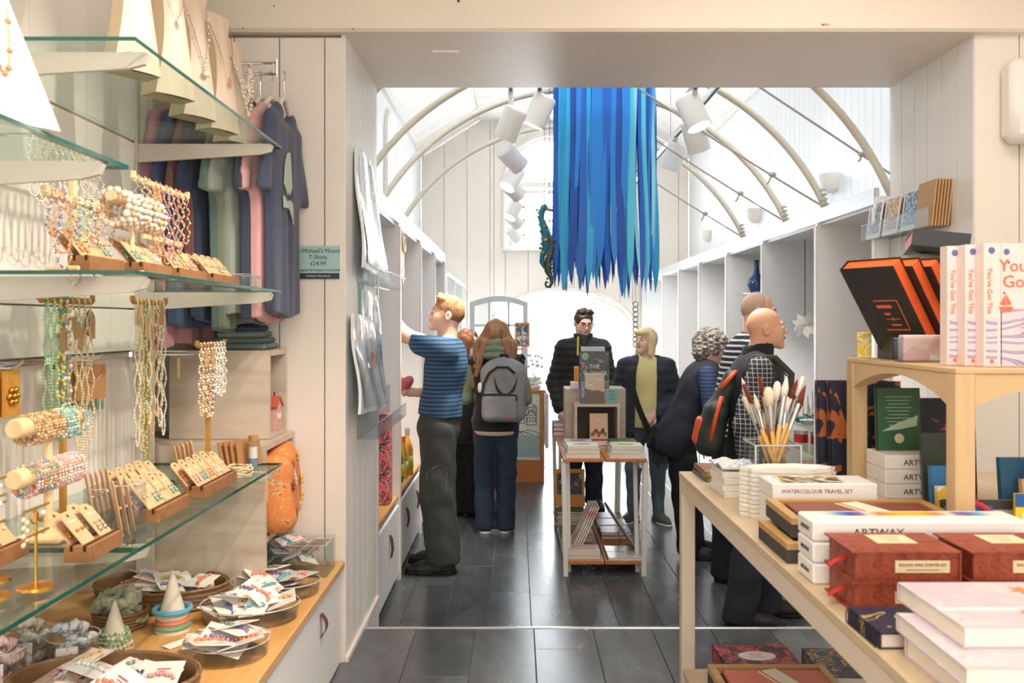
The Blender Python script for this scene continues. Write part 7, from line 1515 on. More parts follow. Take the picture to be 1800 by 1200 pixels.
for nm, x, y, r, h, mat, n in (('blue floral', -1.285, 2.475, .07, .10, BLUF, 6), ('cream floral', -1.43, 2.50, .065, .10, CRMF, 6), ('pink', -1.42, 2.345, .065, .11, PNKF, 6)):
    t = thing('glass_jar', f'straight glass jar of {nm} scrunchies at the left end of the counter', 'jar', (x, y, Z_CNT), 0, 'glass scrunchie jars'); MB().lathe([(.001, 0), (r, 0), (r, h), (r - .003, h), (r - .003, .005), (.001, .005)], 30).build('glass', CLR, t, smooth='auto'); MB().tube([(r * math.cos(a * math.pi / 16), r * math.sin(a * math.pi / 16), h) for a in range(32)], .002, 5, closed=True).build('rim', ACE, t)
    for k in range(n): scrunchie((x + .022 * math.cos(k * 2.1), y + .022 * math.sin(k * 2.1), Z_CNT + .028 + .020 * k), mat, f'{nm} scrunchie in its glass jar, {ORD[k]} from the bottom', f'{nm} scrunchies', 30 + k, .8)
    o = MB().box((0, 0, .0), (.055, .003, .08)).build('jar_card', CARDP[0], None, (x + .02, y - r - .006, Z_CNT + .05), (R(-8), 0, R(20))); tag(o, f'floral price card leaning on the {nm} scrunchie jar', 'card', 'price cards at the jars')
for k, (x, y) in enumerate(((-1.16, 2.53), (-1.02, 2.74), (-1.06, 2.66), (-.99, 2.55))): tag(MB().box((0, 0, .002), (.075, .035, .003), b=.001).build('loose_tag', WHITE, None, (x, y, Z_CNT + .002), (R(4), 0, .5 * k)), f'loose white tag lying on the oak counter, {ORD[k]} from the left' if k == 0 else f'loose white tag on the oak counter near the {["", "tall cone", "cones", "near dish"][k]}', 'tag', 'loose tags on the counter')

# ================================================================ oak boxes, cushion, T-shirts by the partition
def obox(lab, x0, x1, y0, y1, z0, z1, mid=None):
    t = thing('oak_box', lab, 'display box', (x1, y0, z0), 0, 'grey oak boxes by the partition'); w_, L, h = x1 - x0, y1 - y0, z1 - z0; th = .022
    boxo('top_panel', GOAK, t, (-w_ / 2, L / 2, h - th / 2), (w_, L, th)); boxo('bottom_panel', GOAK, t, (-w_ / 2, L / 2, th / 2), (w_, L, th))
    for yy in (th / 2, L - th / 2): boxo('side_panel', GOAK, t, (-w_ / 2, yy, h / 2), (w_ - .001, th, h - 2 * th))
    boxo('back_panel', GOAK, t, (-w_ + th / 2, L / 2, h / 2), (th, L - 2 * th, h - 2 * th))
    if mid: boxo('shelf_panel', GOAK, t, (-w_ / 2 + .01, L / 2, mid - z0), (w_ - .05, L - 2 * th, th))
    return t
obox('open grey oak box on top, holding the little house', -1.36, -.968, 3.34, 3.595, 1.147, 1.494); obox('larger open grey oak box below with the orange cushion', -1.66, -.936, 3.18, 3.597, Z_CNT + .001, 1.145, .775)
t = thing('cushion', 'orange cushion embroidered with flowers in the lower oak box', 'cushion', (-.945, 3.39, .955), (R(6), R(-4), R(8)))
S = SDF(axis(-.14, .14, .009), axis(-.2, .2, .009), axis(-.2, .2, .009)); S.rbox((0, 0, 0), (.072, .172, .155), .062, .02); S.disp(lambda x, y, z: .006 * np.sin(40 * y + 30 * z) * np.exp(-((np.abs(y) - .15) ** 2 + (np.abs(z) - .14) ** 2) * 60)); ORC = prt('orange_embroidered', [(0, 'E08A50'), (.54, 'E69458'), (.585, 'D9C05A'), (.61, 'B86A58'), (.65, 'E8CFC0'), (.69, 'E08A50')], 16, 'noise', .8, detail=3); link('cover', S.mesh('cover', ORC), t)
for k in range(9):
    a = k * 1.3; fl = MB(); c_ = (.083 - .012 * abs(math.sin(k)), -.02 + .10 * math.cos(a * 1.7), .10 * math.sin(a)); [fl.ball((c_[0] - .001, c_[1] + .014 * math.cos(q), c_[2] + .014 * math.sin(q)), (.004, .010, .010), 6, 4) for q in (0, 1.25, 2.5, 3.77, 5.0)]; fl.ball((c_[0] + .002, c_[1], c_[2]), (.004, .006, .006), 6, 4); fl.build('embroidered_flower', M(['fl_y', 'fl_r', 'fl_w'][k % 3], ['E8C23A', 'A8483A', 'E8D9D0'][k % 3], .8), t, smooth=True)
t = thing('little_house', 'tiny pink wooden house in the upper oak box', 'ornament', (-.985, 3.47, 1.17)); m = MB(); m.prism([(-.04, 0), (.04, 0), (.04, .09), (0, .125), (-.04, .09)], .05, (-.03, 0, 0), (0, 1, 0), (0, 0, 1)).build('walls', M('house_pink', 'D9A49A', .7), t)
for s in (-1, 1): MB().box((-.005, s * .024, .112), (.06, .064, .006), rotx(-s * .72)).build('roof', M('house_roof', 'C05A4A', .6), t)
for k in range(3): boxo('window', M('house_window', 'E8E0E4', .4), t, (.0205, -.02 + .02 * k, .055), (.002, .012, .022))
MB().cyl((0, 0, .12), (0, 0, .15), .003, n=6).build('hanging_loop', INK, t)
t = thing('clothes_rail', 'double chrome rail carrying the T-shirts', 'rail', (-1.74, 3.345, 2.577))
for z in (0, .042): MB().cyl((0, 0, z), (.80, 0, z), .006, n=10).build('bar', CHROME, t)
boxo('end_plate', CHROME, t, (.80, 0, .022), (.006, .012, .075), b=.002); boxo('wall_plate', CHROME, t, (.0, 0, .02), (.02, .06, .12))
HW = M('pale_hanger', 'E8DECD', .45, var=.03)
def tshirt(x, col, lab, rz, seed, L=.80, dark=None, A=.012, top=2.43, yw=.205):
    t = thing('t_shirt', lab, 'T-shirt', (x, 3.345, top), R(rz), 'T-shirts on the chrome rail'); mat = M('cotton_' + col, col, .85, var=.08, scale=30, sheen=.2)
    S = SDF(axis(-.09, .09, .009), axis(-.30, .30, .011), axis(-L - .03, .05, .011)); h2 = L / 2
    S.rbox((0, 0, -h2 - .03), (.020, yw, h2 - .02), .018, .01); S.cone((0, -.10, -.02), (0, -yw + .02, -.075), .030, .030, .03, sq=((1, 0, 0), .6)); S.cone((0, .10, -.02), (0, yw - .02, -.075), .030, .030, .03, sq=((1, 0, 0), .6)); S.cone((0, -.1, -.02), (0, .1, -.02), .03, .03, .02, sq=((1, 0, 0), .6))
    for s in (-1, 1): S.cone((0, s * (yw - .03), -.09), (.012 * s, s * (yw + .040), -.33), .052, .060, .03, sq=((1, 0, 0), .36))
    S.D = np.maximum(S.D, np.where(np.abs(S.y[None, :, None]) > yw * .97, -.345 - S.z[None, None, :], -1) + 0 * S.x[:, None, None]).astype(np.float32); S.cut((0, 0, -1), (0, 0, -L)); S.ell((.0, 0, .02), (.10, .075, .06), .01, None, 'sub')
    me = S.mesh('shirt', mat); co = np.zeros(len(me.vertices) * 3, np.float32); me.vertices.foreach_get('co', co); co = co.reshape(-1, 3); rn = random.Random(seed); p1, p2 = rn.uniform(0, 6), rn.uniform(0, 6)
    f = np.clip(-co[:, 2] / L, 0, 1) ** .8; co[:, 0] += A * f * (np.sin(34 * co[:, 1] + p1 + 2 * co[:, 2]) + .6 * np.sin(61 * co[:, 1] + p2)); co[:, 1] *= 1 - .10 * f; co[:, 2] += .012 * f * np.sin(18 * co[:, 1] + p2)
    me.vertices.foreach_set('co', co.ravel()); me.update(); link('shirt', me, t)
    hg = thing('hanger', f'pale wooden hanger in the {lab.split(",")[0]}', 'hanger', (x, 3.345, top), R(rz), 'pale hangers on the chrome rail')
    MB().tube([(0, -.16, -.055), (0, -.10, -.015), (0, -.03, .04), (0, 0, .052), (0, .03, .04), (0, .10, -.015), (0, .16, -.055)], [.008, .010, .012, .013, .012, .010, .008], 8, flat=1).build('shoulders', HW, hg, smooth=True); zz = 2.577 - top; MB().tube([(0, 0, .05), (0, 0, zz - .03), (0, .018, zz - .018), (0, .016, zz + .004), (0, 0, zz + .012), (0, -.014, zz + .002)], .0022, 6).build('hook', CHROME, hg); return t
sh = [(-.912, '434B63', 'slate navy T-shirt with pale island print, nearest the end of the rail', 0, .80), (-.962, 'D3A2A2', 'dusty pink T-shirt behind the printed navy one', -4, .82), (-1.005, '3C435A', 'plain navy T-shirt behind the pink one', 2, .82), (-1.048, '9BA39A', 'pale sage T-shirt with a drooping sleeve', -9, .80), (-1.09, '7F8878', 'olive sage T-shirt in the middle of the rail', -6, .84), (-1.13, '5E7470', 'teal grey T-shirt, half hidden mid-rail', 3, .86), (-1.172, '35405C', 'dark navy T-shirt left of the sage ones', -8, .82), (-1.215, '7E5650', 'maroon brown T-shirt left of the dark navy one', -5, .62), (-1.258, '44587E', 'mid blue T-shirt near the wall end', -8, .84), (-1.305, 'C48E94', 'rose pink T-shirt at the wall end of the rail', -10, .92)]
for k, (x, c_, lab, rz, L) in enumerate(sh):
    t = tshirt(x, c_, lab, rz, k, L, A=.007 if k == 0 else .012)
    if k == 0:
        pr = M('print_pale_green', 'C3D3C4', .8, var=.04); MB().prism([(-.10, -.30), (-.085, -.22), (-.055, -.175), (-.02, -.165), (-.01, -.20), (.0, -.24), (.01, -.30), (-.02, -.33), (-.03, -.31), (-.05, -.335)], .004, (.027, 0, 0), (0, 1, 0), (0, 0, 1)).prism([(-.11, -.345), (-.06, -.36), (-.01, -.35), (.02, -.36), (.035, -.44), (.02, -.42), (-.03, -.385), (-.105, -.39)], .004, (.027, 0, 0), (0, 1, 0), (0, 0, 1)).build('island_print', pr, t)
for k in range(4):
    o = MB().box((0, 0, 0), (.22 - .02 * k, .20, .022), b=.008).build('folded_shirt', M(f'cotton_fold{k}', ['6E827E', '5E726E', '7A8A86', '3C435A'][k], .85), None, (-1.10, 3.46, 1.508 + .024 * k), (0, 0, .05 * k)); tag(o, f'folded {["teal", "deep teal", "grey teal", "navy"][k]} T-shirt on the upper oak box, {ORD[k]} from the bottom', 'T-shirt', 'folded T-shirts')
# ================================================================ sales table at the right front
TT = 1.08; ASH = wood('pale_ash', 'DCC6A6', 'CFB793', .42, (1, .12, 1), 9); ASHF = M('ash_frame', 'E6D6C2', .45, var=.03, scale=6)
t = thing('sales_table', 'long pale ash sales table with square legs and a low shelf', 'table', (.57, .6, NF)); W_, L_, H_ = 1.25, 2.4, TT - NF
boxo('tabletop', ASH, t, (W_ / 2, L_ / 2, H_ - .010), (W_, L_, .020), b=.002)
for y in (.024, L_ - .024): boxo('end_rail', ASHF, t, (W_ / 2, y, H_ - .043), (W_ - .10, .044, .045))
for x in (.024, W_ - .024): boxo('side_rail', ASHF, t, (x, L_ / 2, H_ - .043), (.044, L_ - .004, .045))
for x in (.025, W_ - .025):
    for y in (.025, L_ - .025): boxo('leg', ASHF, t, (x, y, (H_ - .066) / 2), (.046, .046, H_ - .068), b=.002)
boxo('low_shelf', ASH, t, (W_ / 2, L_ / 2, .235), (W_ - .01, L_ - .1, .022), b=.002)
ZS2 = NF + .247
# low shelf wares
REDL = prt('red_leaf_print', [(0, '3A1E24'), (.46, '5A2228'), (.52, 'C8443C'), (.66, 'D8604E')], 30, 'noise', .4, detail=4); NVG = prt('navy_gold_print', [(0, '2A2C48'), (.47, '33304A'), (.54, 'B88A4A'), (.64, '3A3450')], 26, 'noise', .4, detail=4)
for k in range(3):
    o = book('boxed_book', f'red leaf-patterned book on the low shelf, {["bottom", "middle", "top with white oval"][k]} of its stack', 'book', (.80, 2.84, ZS2 + .029 * k), (.25, .21, .028), REDL, .02 * (k - 1), 'red leaf books')
    if k == 2:
        MB().lathe([(.001, .0), (.062, .0), (.062, .0012), (.001, .0013)], 28, c=(.0, 0, .0281), sy=.62).build('white_oval', WHITE, o)
        for j in range(3): boxo('print_line', M('rose_ink', 'C08A8A', .6, var=0), o, (0, .016 - .014 * j, .0296), (.05 - .012 * (j % 2), .003, .0006))
for k in range(3):
    o = book('navy_gold_book', f'navy and gold patterned book on the low shelf, {["bottom", "middle", "top"][k]} of its stack', 'book', (1.10, 2.80, ZS2 + .027 * k), (.26, .24, .026), NVG, -.06, 'navy gold books')
    if k == 2: txt('PI', .07, M('gold_ink', 'E0A03A', .4, var=0), o, (-.01, -.01, .0262), (0, 0, 0), 'title')
PBW = wood('box_wood', 'CDA468', 'BC9054', .45, (.2, 1, 1), 10); PBK = M('charcoal_linen', '4A4440', .85, var=.1, scale=60); BRL = M('chestnut_leather', '8E4A30', .4, var=.25, scale=8)
def pencilbox(lab, x, y, z, rz, w_=.36, L=.23, h=.066, leather=BRL):
    t = thing('artist_box', lab, 'box', (x, y, z), rz, 'wooden artist boxes'); boxo('case', PBK, t, (0, 0, h * .33), (w_, L, h * .66), b=.002)
    for s in (-1, 1): boxo('wooden_rim', PBW, t, (s * (w_ / 2 - .011), 0, h * .82), (.022, L, h * .30)); boxo('wooden_rim', PBW, t, (0, s * (L / 2 - .011), h * .82), (w_ - .045, .022, h * .30))
    m = MB().box((.01, 0, h * .80), (w_ - .055, L - .055, h * .2), b=.006).build('leather_roll', leather, t, smooth='auto'); MB().box((.02, 0, h * .91), (.065, L - .06, .002), rotz(.35)).build('paper_band', CREAMC, t); MB().cyl((-.03, L / 2 - .04, h * .93), (.02, -L / 2 + .04, h * .93), .002, n=5).build('red_cord', RED, t); return t
pencilbox('orange leather artist box on the low shelf', .775, 2.55, ZS2 + .067, .0, .36, .22, .066, M('orange_leather', 'D8704A', .4, var=.12, scale=8)); pencilbox('lower artist box hidden under the orange leather one', .775, 2.55, ZS2, .0, .36, .22, .066)
# tabletop, far end
GE = M('gilt_edge', 'C9A55A', .3, .6, var=.05)
for k in range(2): book('gilt_notebook', f'{["blue", "brown"][k]} notebook with gilt page edges at the far table corner, {["lower", "upper"][k]}', 'notebook', (.675, 2.885, TT + .017 * k), (.115, .19, .016), M(f'giltbook{k}', ['5A6A74', '9A7458'][k], .5, var=.2, scale=12), .03 - .05 * k, 'gilt notebooks', pages=GE)
for k in range(4): carton('sketch_pad', f'small white boxed pad by the brush cup, {ORD[k]} from the bottom of its stack', 'box', (.665, 2.62, TT + .0195 * k), (.10, .17, .019), M('pad_white', 'F2ECE4', .5, var=.03), .03 * (-1) ** k, 'white boxed pads')
o = MB().sheet(lambda u, v: (.11 * (u - .5), .17 * (v - .5), .008 + .008 * math.sin(9 * u + 4 * v) * math.sin(7 * v)), 8, 8, .006).build('plastic_sleeve', M('crinkled_sleeve', 'F0EEEC', .12, var=.03, coat=.5), None, (.665, 2.62, TT + .084)); tag(o, 'crinkled clear sleeve on top of the small white pads', 'packet')
# brush cup
CX_, CY_ = .735, 2.46
t = thing('brush_cup', 'clear square acrylic cup holding paint brushes', 'cup', (CX_, CY_, TT)); boxo('floor_plate', ACR, t, (0, 0, .003), (.13, .13, .006))
for s in (-1, 1): boxo('side_wall', ACR, t, (s * .0635, 0, .09), (.004, .13, .172)); boxo('end_wall', ACR, t, (0, s * .0635, .09), (.122, .004, .172)); boxo('rim', ACE, t, (s * .0635, 0, .177), (.005, .131, .003)); boxo('rim', ACE, t, (0, s * .0635, .177), (.122, .005, .003)); boxo('corner_edge', ACE, t, (s * .0635, -.0635, .09), (.005, .005, .172))
HND = [M('handle_ochre', 'D9A24A', .3, var=.06, coat=.4), M('handle_black', '2A2624', .25, var=.05, coat=.5), M('handle_red', 'A83A28', .25, var=.05, coat=.5), M('handle_natural', 'E2B870', .35, var=.06)]; FER = M('ferrule', 'D8D8D6', .18, .9, var=.03); BRI = [M('bristle_red_brown', '7A3428', .8, var=.2, scale=80), M('bristle_cream', 'EADCC0', .8, var=.1, scale=80), M('bristle_white', 'F0EAE0', .8, var=.1, scale=80)]
bs = [(-.045, -.13, .34, 0, 0, 'f'), (-.035, -.10, .35, 1, 1, 'r'), (-.03, -.06, .36, 2, 0, 'f'), (-.01, -.03, .33, 0, 1, 'd'), (.0, -.005, .32, 1, 0, 'r'), (.012, .015, .345, 3, 2, 'd'), (.02, .05, .36, 3, 2, 'r'), (.03, .075, .33, 0, 0, 'r'), (.04, .10, .35, 1, 0, 'r'), (.04, .12, .36, 3, 2, 'f'), (.045, .125, .335, 0, 0, 'r'), (.03, .10, .30, 2, 0, 'f'), (-.045, -.115, .30, 3, 1, 'f'), (-.02, -.075, .31, 1, 1, 'r'), (.01, .03, .31, 2, 0, 'f'), (.045, .135, .31, 3, 0, 'r'), (-.0, .06, .30, 0, 2, 'd'), (-.03, -.02, .30, 3, 0, 'd')]
bn = ['dark brown', 'cream', 'white']; hn = ['ochre', 'black', 'red', 'natural']; sh_ = {'f': 'flat', 'r': 'pointed', 'd': 'domed'}
for k, (x, dx, L, hc, bc_, kind) in enumerate(bs):
    y = CY_ - .05 + .1 * ((k * 7) % 10) / 9.; base = Vector((CX_ - x * .9, y, TT + .008)); tip = Vector((CX_ + dx * .72, y + .03 * math.sin(k * 2.1), TT + L + .01)); q = (tip - base).normalized().to_track_quat('Z', 'Y'); L2 = (tip - base).length
    t = thing('paint_brush', f'{sh_[kind]} {bn[bc_]} brush with {hn[hc]} handle, {ORD[k] if k < 16 else ["seventeenth", "eighteenth"][k - 16]} in the acrylic cup', 'paint brush', base, q.to_euler(), 'paint brushes in the cup'); fl = .35 if kind == 'f' else 1; r = .0065 + .002 * (k % 3 == 0)
    MB().lathe([(.001, 0), (r * .45, .01), (r * .9, L2 * .35), (r * .75, L2 * .62), (.001, L2 * .63)], 10).build('handle', HND[hc], t, smooth=True); MB().lathe([(r * .8, L2 * .62), (r * .95, L2 * .70), (r * 1.05, L2 * .84), (.001, L2 * .845)], 10, sy=fl if fl < 1 else 1).build('ferrule', FER, t, smooth='auto')
    pr_ = {'r': [(r * 1.05, L2 * .84), (r * 1.25, L2 * .90), (r * .7, L2 * .96), (.0006, L2)], 'f': [(r * 1.1, L2 * .84), (r * 1.35, L2 * .92), (r * 1.3, L2 * .985), (.001, L2)], 'd': [(r * 1.2, L2 * .84), (r * 1.7, L2 * .90), (r * 1.75, L2 * .95), (r * 1.1, L2 * .99), (.001, L2)]}[kind]
    MB().lathe(pr_, 12, sy=.55 if kind == 'f' else 1).build('bristles', BRI[bc_], t, smooth=True)
# scalloped palettes, watercolour sets
PORC = M('porcelain', 'F4EEE4', .25, var=.02, coat=.3)
for k in range(11):
    n = 40; o = MB().lathe([(.001, 0), (.98, 0), (1., .004), (1., .011), (.93, .011), (.9, .004), (.001, .004)], 40); o.v = [((x * (.125 + .006 * math.cos(10 * math.atan2(y, x)))), y * (.055 + .003 * math.cos(10 * math.atan2(y, x))), z_) for x, y, z_ in o.v]; o = o.build('porcelain_palette', PORC, None, (.735, 2.315, TT + .012 * k), 0, smooth='auto'); o.rotation_euler = (0, 0, .03 * (-1) ** k); tag(o, f'scalloped white porcelain palette, {ORD[k]} from the bottom of the stack', 'palette', 'stacked porcelain palettes')
WCP = prt('watercolour_photo', [(0, '4A4A50'), (.42, 'C8A84A'), (.5, 'F2EFEA'), (.6, '5A7AA8'), (.68, 'E8E6E4')], 14, 'noise', .3)
for k in range(3):
    o = carton('watercolour_set', f'white watercolour travel set box, {["bottom", "middle", "top"][k]} of its stack', 'box', (.765, 2.175, TT + .041 * k), (.26, .12, .04), M('set_white', 'F3EFEC', .4, var=.02), .0, 'watercolour set boxes')
    boxo('cover_photo', WCP, o, (-.02, 0, .0405), (.16, .09, .001)); txt('WATERCOLOUR TRAVEL SET', .0135, M('set_ink', '6A4A4A', .6, var=0), o, (-.02, -.0604, .021), (R(90), 0, 0), 'title')
pencilbox('lower artist box with wooden rim and charcoal sides on the table', .765, 1.955, TT, .0, .36, .22, .045); pencilbox('upper artist box with chestnut leather roll on the table', .80, 1.985, TT + .046, -.03, .38, .22, .045)
# long white boxes
AWT = prt('rainbow_swatches', [(0, 'E8C23A'), (.2, 'E88A4A'), (.38, 'EADFCB'), (.5, '8A6AB0'), (.66, '3A4A9A'), (.82, '5A9AC8'), (1, 'F2EEE8')], .8, 'wavex', .35, distort=.6, detail=1, interp='LINEAR'); AWW = M('box_white', 'F5F1EB', .35, var=.02)
for k in range(3):
    o = carton('paint_box', f'long white paint set box, {["bottom", "middle", "top with colour swatches"][k]} of three', 'box', (.805, 1.745, TT + .0425 * k), (.43, .095, .0415), AWW, .0, 'long white paint boxes', b=.004)
    txt('ARTWAY', .022, M('box_ink', '3A3430', .6, var=0), o, (-.085, -.0479, .018), (R(90), 0, 0), 'title', sx=1.1); txt('ARTWAY', .012, M('box_ink', '3A3430', .6, var=0), o, (-.2155, 0, .020), (R(90), 0, R(-90)), 'end_title')
    if k == 2: boxo('swatch_strip', AWT, o, (-.01, .018, .0417), (.36, .034, .001))
# marbled red sealing wax boxes
MRB = prt('marbled_red', [(.25, '6E2A1C'), (.42, '8E3C26'), (.55, 'A34E34'), (.7, '7A3020')], 38, 'noise', .5, interp='LINEAR', detail=5); LBL = M('cream_label', 'EAD9AE', .5, var=.04); TABR = M('red_ribbon', 'C8281E', .45, var=.08)
for nm, x in (('left', .70), ('right', .912)):
    for k in range(2):
        o = thing('sealing_wax_box', f'marbled red sealing wax box, {["lower", "upper"][k]} of the {nm} pair', 'box', (x, 1.60, TT + .0555 * k), 0, 'marbled red boxes'); boxo('tray', MRB, o, (.003, 0, .027), (.186, .130, .050), b=.001)
        boxo('lid_flap', MRB, o, (0, 0, .0535), (.196, .140, .003)); boxo('spine_flap', MRB, o, (.0965, 0, .027), (.003, .140, .053)); boxo('bottom_flap', MRB, o, (0, 0, .0012), (.196, .140, .0024))
        boxo('front_label', LBL, o, (.03, -.0655, .027), (.098, .001, .022)); txt('SEALING WAX STARTER KIT', .0068, M('label_ink', '7A5A3A', .6, var=0), o, (.03, -.0664, .030), (R(90), 0, 0), 'label_print'); boxo('print_line', M('label_ink', '7A5A3A', .6, var=0), o, (.03, -.0662, .021), (.06, .0005, .0012))
        MB().sheet(lambda u, v: (-.088 - .034 * v, .016 * (u - .5) - .02, .034 - .004 * v - .012 * v * v), 2, 6, .0018).build('ribbon_tab', TABR, o)
        if k: boxo('top_label', LBL, o, (.01, .02, .0553), (.075, .062, .0008)); [boxo('print_line', M('label_rose', 'C99A84', .6, var=0), o, (.01, .034 - .014 * j, .0559), (.04 - .01 * j, .003, .0004)) for j in range(3)]
# front notebooks
o = book('spiral_notebook', 'navy spiral notebook with a pale moon print in front of the red boxes', 'notebook', (.66, 1.425, TT), (.165, .125, .026), prt('navy_moon', [(0, '262C44'), (.55, '2A3048'), (.6, 'B89A5A'), (.64, '2A3048')], 9, 'noise', .45), .02)
MB().ball((.015, .01, .0262), (.042, .020, .001), 14, 5).build('moon_print', M('moon_blue', 'A8C4D8', .5), o); m = MB()
for k in range(12): m.tube([(-.083 + .006 * math.cos(a), -.055 + .01 * k, .013 + .015 * math.sin(a)) for a in [q * .63 for q in range(10)]], .001, 4, closed=True)
m.build('wire_spiral', M('dark_wire', '3A3A3C', .3, .8, var=0), o)['kind'] = 'stuff'
LIL = prt('lilac_cover', [(0, 'D9CBCF'), (.5, 'CDBFC8'), (.62, 'E2D2D2'), (.7, 'C9B4BC')], 9, 'noise', .45, interp='LINEAR'); MAP = M('maple_orange', 'E88A4A', .5, var=.08)
def maple(o, x, y, s, z, a=0.):
    p = []
    for k in range(14): r = s * (1 if k % 2 == 0 else .45) * (1.1 if k in (0, 4, 10) else .9); q = a + 2 * math.pi * k / 14; p.append((r * math.cos(q), r * math.sin(q) * .8))
    MB().prism(p, .0008, (x, y, z), (1, 0, 0), (0, 1, 0)).build('maple_leaf', MAP, o)
for k, (x, y, w_, L, th, rz) in enumerate(((.735, 1.225, .21, .27, .036, .03), (.725, 1.235, .215, .26, .028, -.02), (.755, 1.30, .215, .25, .030, .0))):
    zz = TT + (0, .0365, .065)[k]; w_, L = L * .83, w_ * 1.2; o = book('leaf_notebook', f'thick lilac notebook with orange leaves, {["bottom", "middle", "top"][k]} of the front stack', 'notebook', (x, y, zz), (w_, L, th), LIL, rz - math.pi / 2, 'lilac leaf notebooks'); boxo('red_spine', M('spine_red', 'A8442E', .5), o, (-w_ / 2 - .0006, 0, th / 2), (.0015, L, th))
    maple(o, -.055, .05, .028, th, .3); maple(o, .05, .0, .024, th, 1.); maple(o, .07, .07, .03, th, 2.)
    if k == 2: boxo('elastic_band', WHITE, o, (.03, .0, th + .0006), (.007, L + .001, .0012))
# ---- arched wooden crate
CR = wood('crate_pine', 'D9BB8E', 'C6A476', .5, (1, 1, .15), 8); CRH = wood('crate_pine_rail', 'D9BB8E', 'C8A87A', .5, (.15, .15, 1), 8)
X0, X1, Y0, Y1, ZC, PT = .978, 1.62, 1.90, 2.53, 1.499, .045
t = thing('arched_crate', 'pine display crate with arched sides standing on the sales table', 'display stand', (X0, Y0, TT)); w_, L_, h_ = X1 - X0, Y1 - Y0, ZC - TT
for x in (PT / 2, w_ - PT / 2):
    for y in (PT / 2, L_ - PT / 2): boxo('post', CR, t, (x, y, (h_ - .012) / 2), (PT, PT, h_ - .012), b=.003)
boxo('top_panel', CRH, t, (w_ / 2, L_ / 2, h_ - .006), (w_, L_, .012), b=.002)
def archboard(n, o, u, L):
    p = [(0, h_ - .013), (0, h_ - .085)] + [(L * i / 14, h_ - .085 + .055 * math.sin(math.pi * i / 14) ** .8) for i in range(1, 14)] + [(L, h_ - .085), (L, h_ - .013)]; MB().prism(p[::-1], .022, o, u, (0, 0, 1)).build('arched_rail', CRH, t)
archboard(0, (.003, PT, 0), (0, 1, 0), L_ - 2 * PT); archboard(1, (w_ - .027, PT, 0), (0, 1, 0), L_ - 2 * PT); archboard(2, (PT, .027, 0), (1, 0, 0), w_ - 2 * PT); archboard(3, (PT, L_ - .004, 0), (1, 0, 0), w_ - 2 * PT)
# books on the crate
BKO = M('black_cover', '26292A', .4, var=.06); ORP = M('orange_pages', 'F8682A', .5, var=.10, scale=40); ORI = M('orange_ink', 'E0683A', .5, var=0)
yaw = Matrix.Rotation(R(-59), 3, 'Z')
for k in range(4):
    t = thing('black_orange_book', f'black book with orange page edges leaning left on the crate, {ORD[k]} from the left', 'book', (1.10 + .054 * k, 2.385 + .010 * k, ZC + .001), 0, 'leaning black and orange books'); Wd, Hh, Th = .165, .315, .042
    # local: x = spine to fore edge, y = thickness away from the cover, z = up
    lean = Matrix.Rotation(R(38), 3, 'X'); t.rotation_euler = (yaw @ lean).to_euler()
    boxo('cover', BKO, t, (0, .0015, Hh / 2), (Wd, .003, Hh)); boxo('cover', BKO, t, (0, Th - .0015, Hh / 2), (Wd, .003, Hh)); boxo('spine', BKO, t, (-Wd / 2 + .0015, Th / 2, Hh / 2), (.003, Th - .006, Hh)); boxo('pages', ORP, t, (.001, Th / 2, Hh / 2), (Wd - .008, Th - .006, Hh - .008))
    if k == 0:
        for c_, d_ in (((.01, -.001, .205), (.07, .001, .003)), ((.01, -.001, .105), (.07, .001, .004)), ((.046, -.001, .155), (.003, .001, .10)), ((-.0, -.001, .185), (.045, .001, .010)), ((.0, -.001, .16), (.018, .001, .007)), ((.01, -.001, .142), (.042, .001, .002)), ((.01, -.001, .142), (.003, .001, .012)), ((.012, -.001, .122), (.030, .001, .005))): boxo('cover_motif', ORI, t, c_, d_)
t = thing('black_orange_book', 'black book with orange page edges lying flat on top of the leaning ones', 'book', (1.185, 2.42, 1.80), (R(4), R(-8), R(161)), 'leaning black and orange books')
boxo('cover', BKO, t, (0, 0, .0435), (.145, .2, .003)); boxo('cover', BKO, t, (0, 0, .0015), (.145, .2, .003)); boxo('spine', BKO, t, (0, .0985, .0225), (.145, .003, .039)); boxo('pages', ORP, t, (0, -.002, .0225), (.139, .192, .039))
YG = prt('wave_cover', [(0, 'E6D3D8'), (.38, 'E6D3D8'), (.5, '7A80B0'), (.6, 'D0C4D6'), (.78, '8688B6'), (.92, 'E6D6DA')], 8, 'wavez', .4, (.5, 1, 1), distort=9, detail=2, interp='LINEAR'); YGP = M('pale_pink_cover', 'F3DFD9', .4, var=.03); VIO = M('violet_ink', '6A70A8', .5, var=0); CORI = M('coral_ink', 'E8784A', .5, var=0)
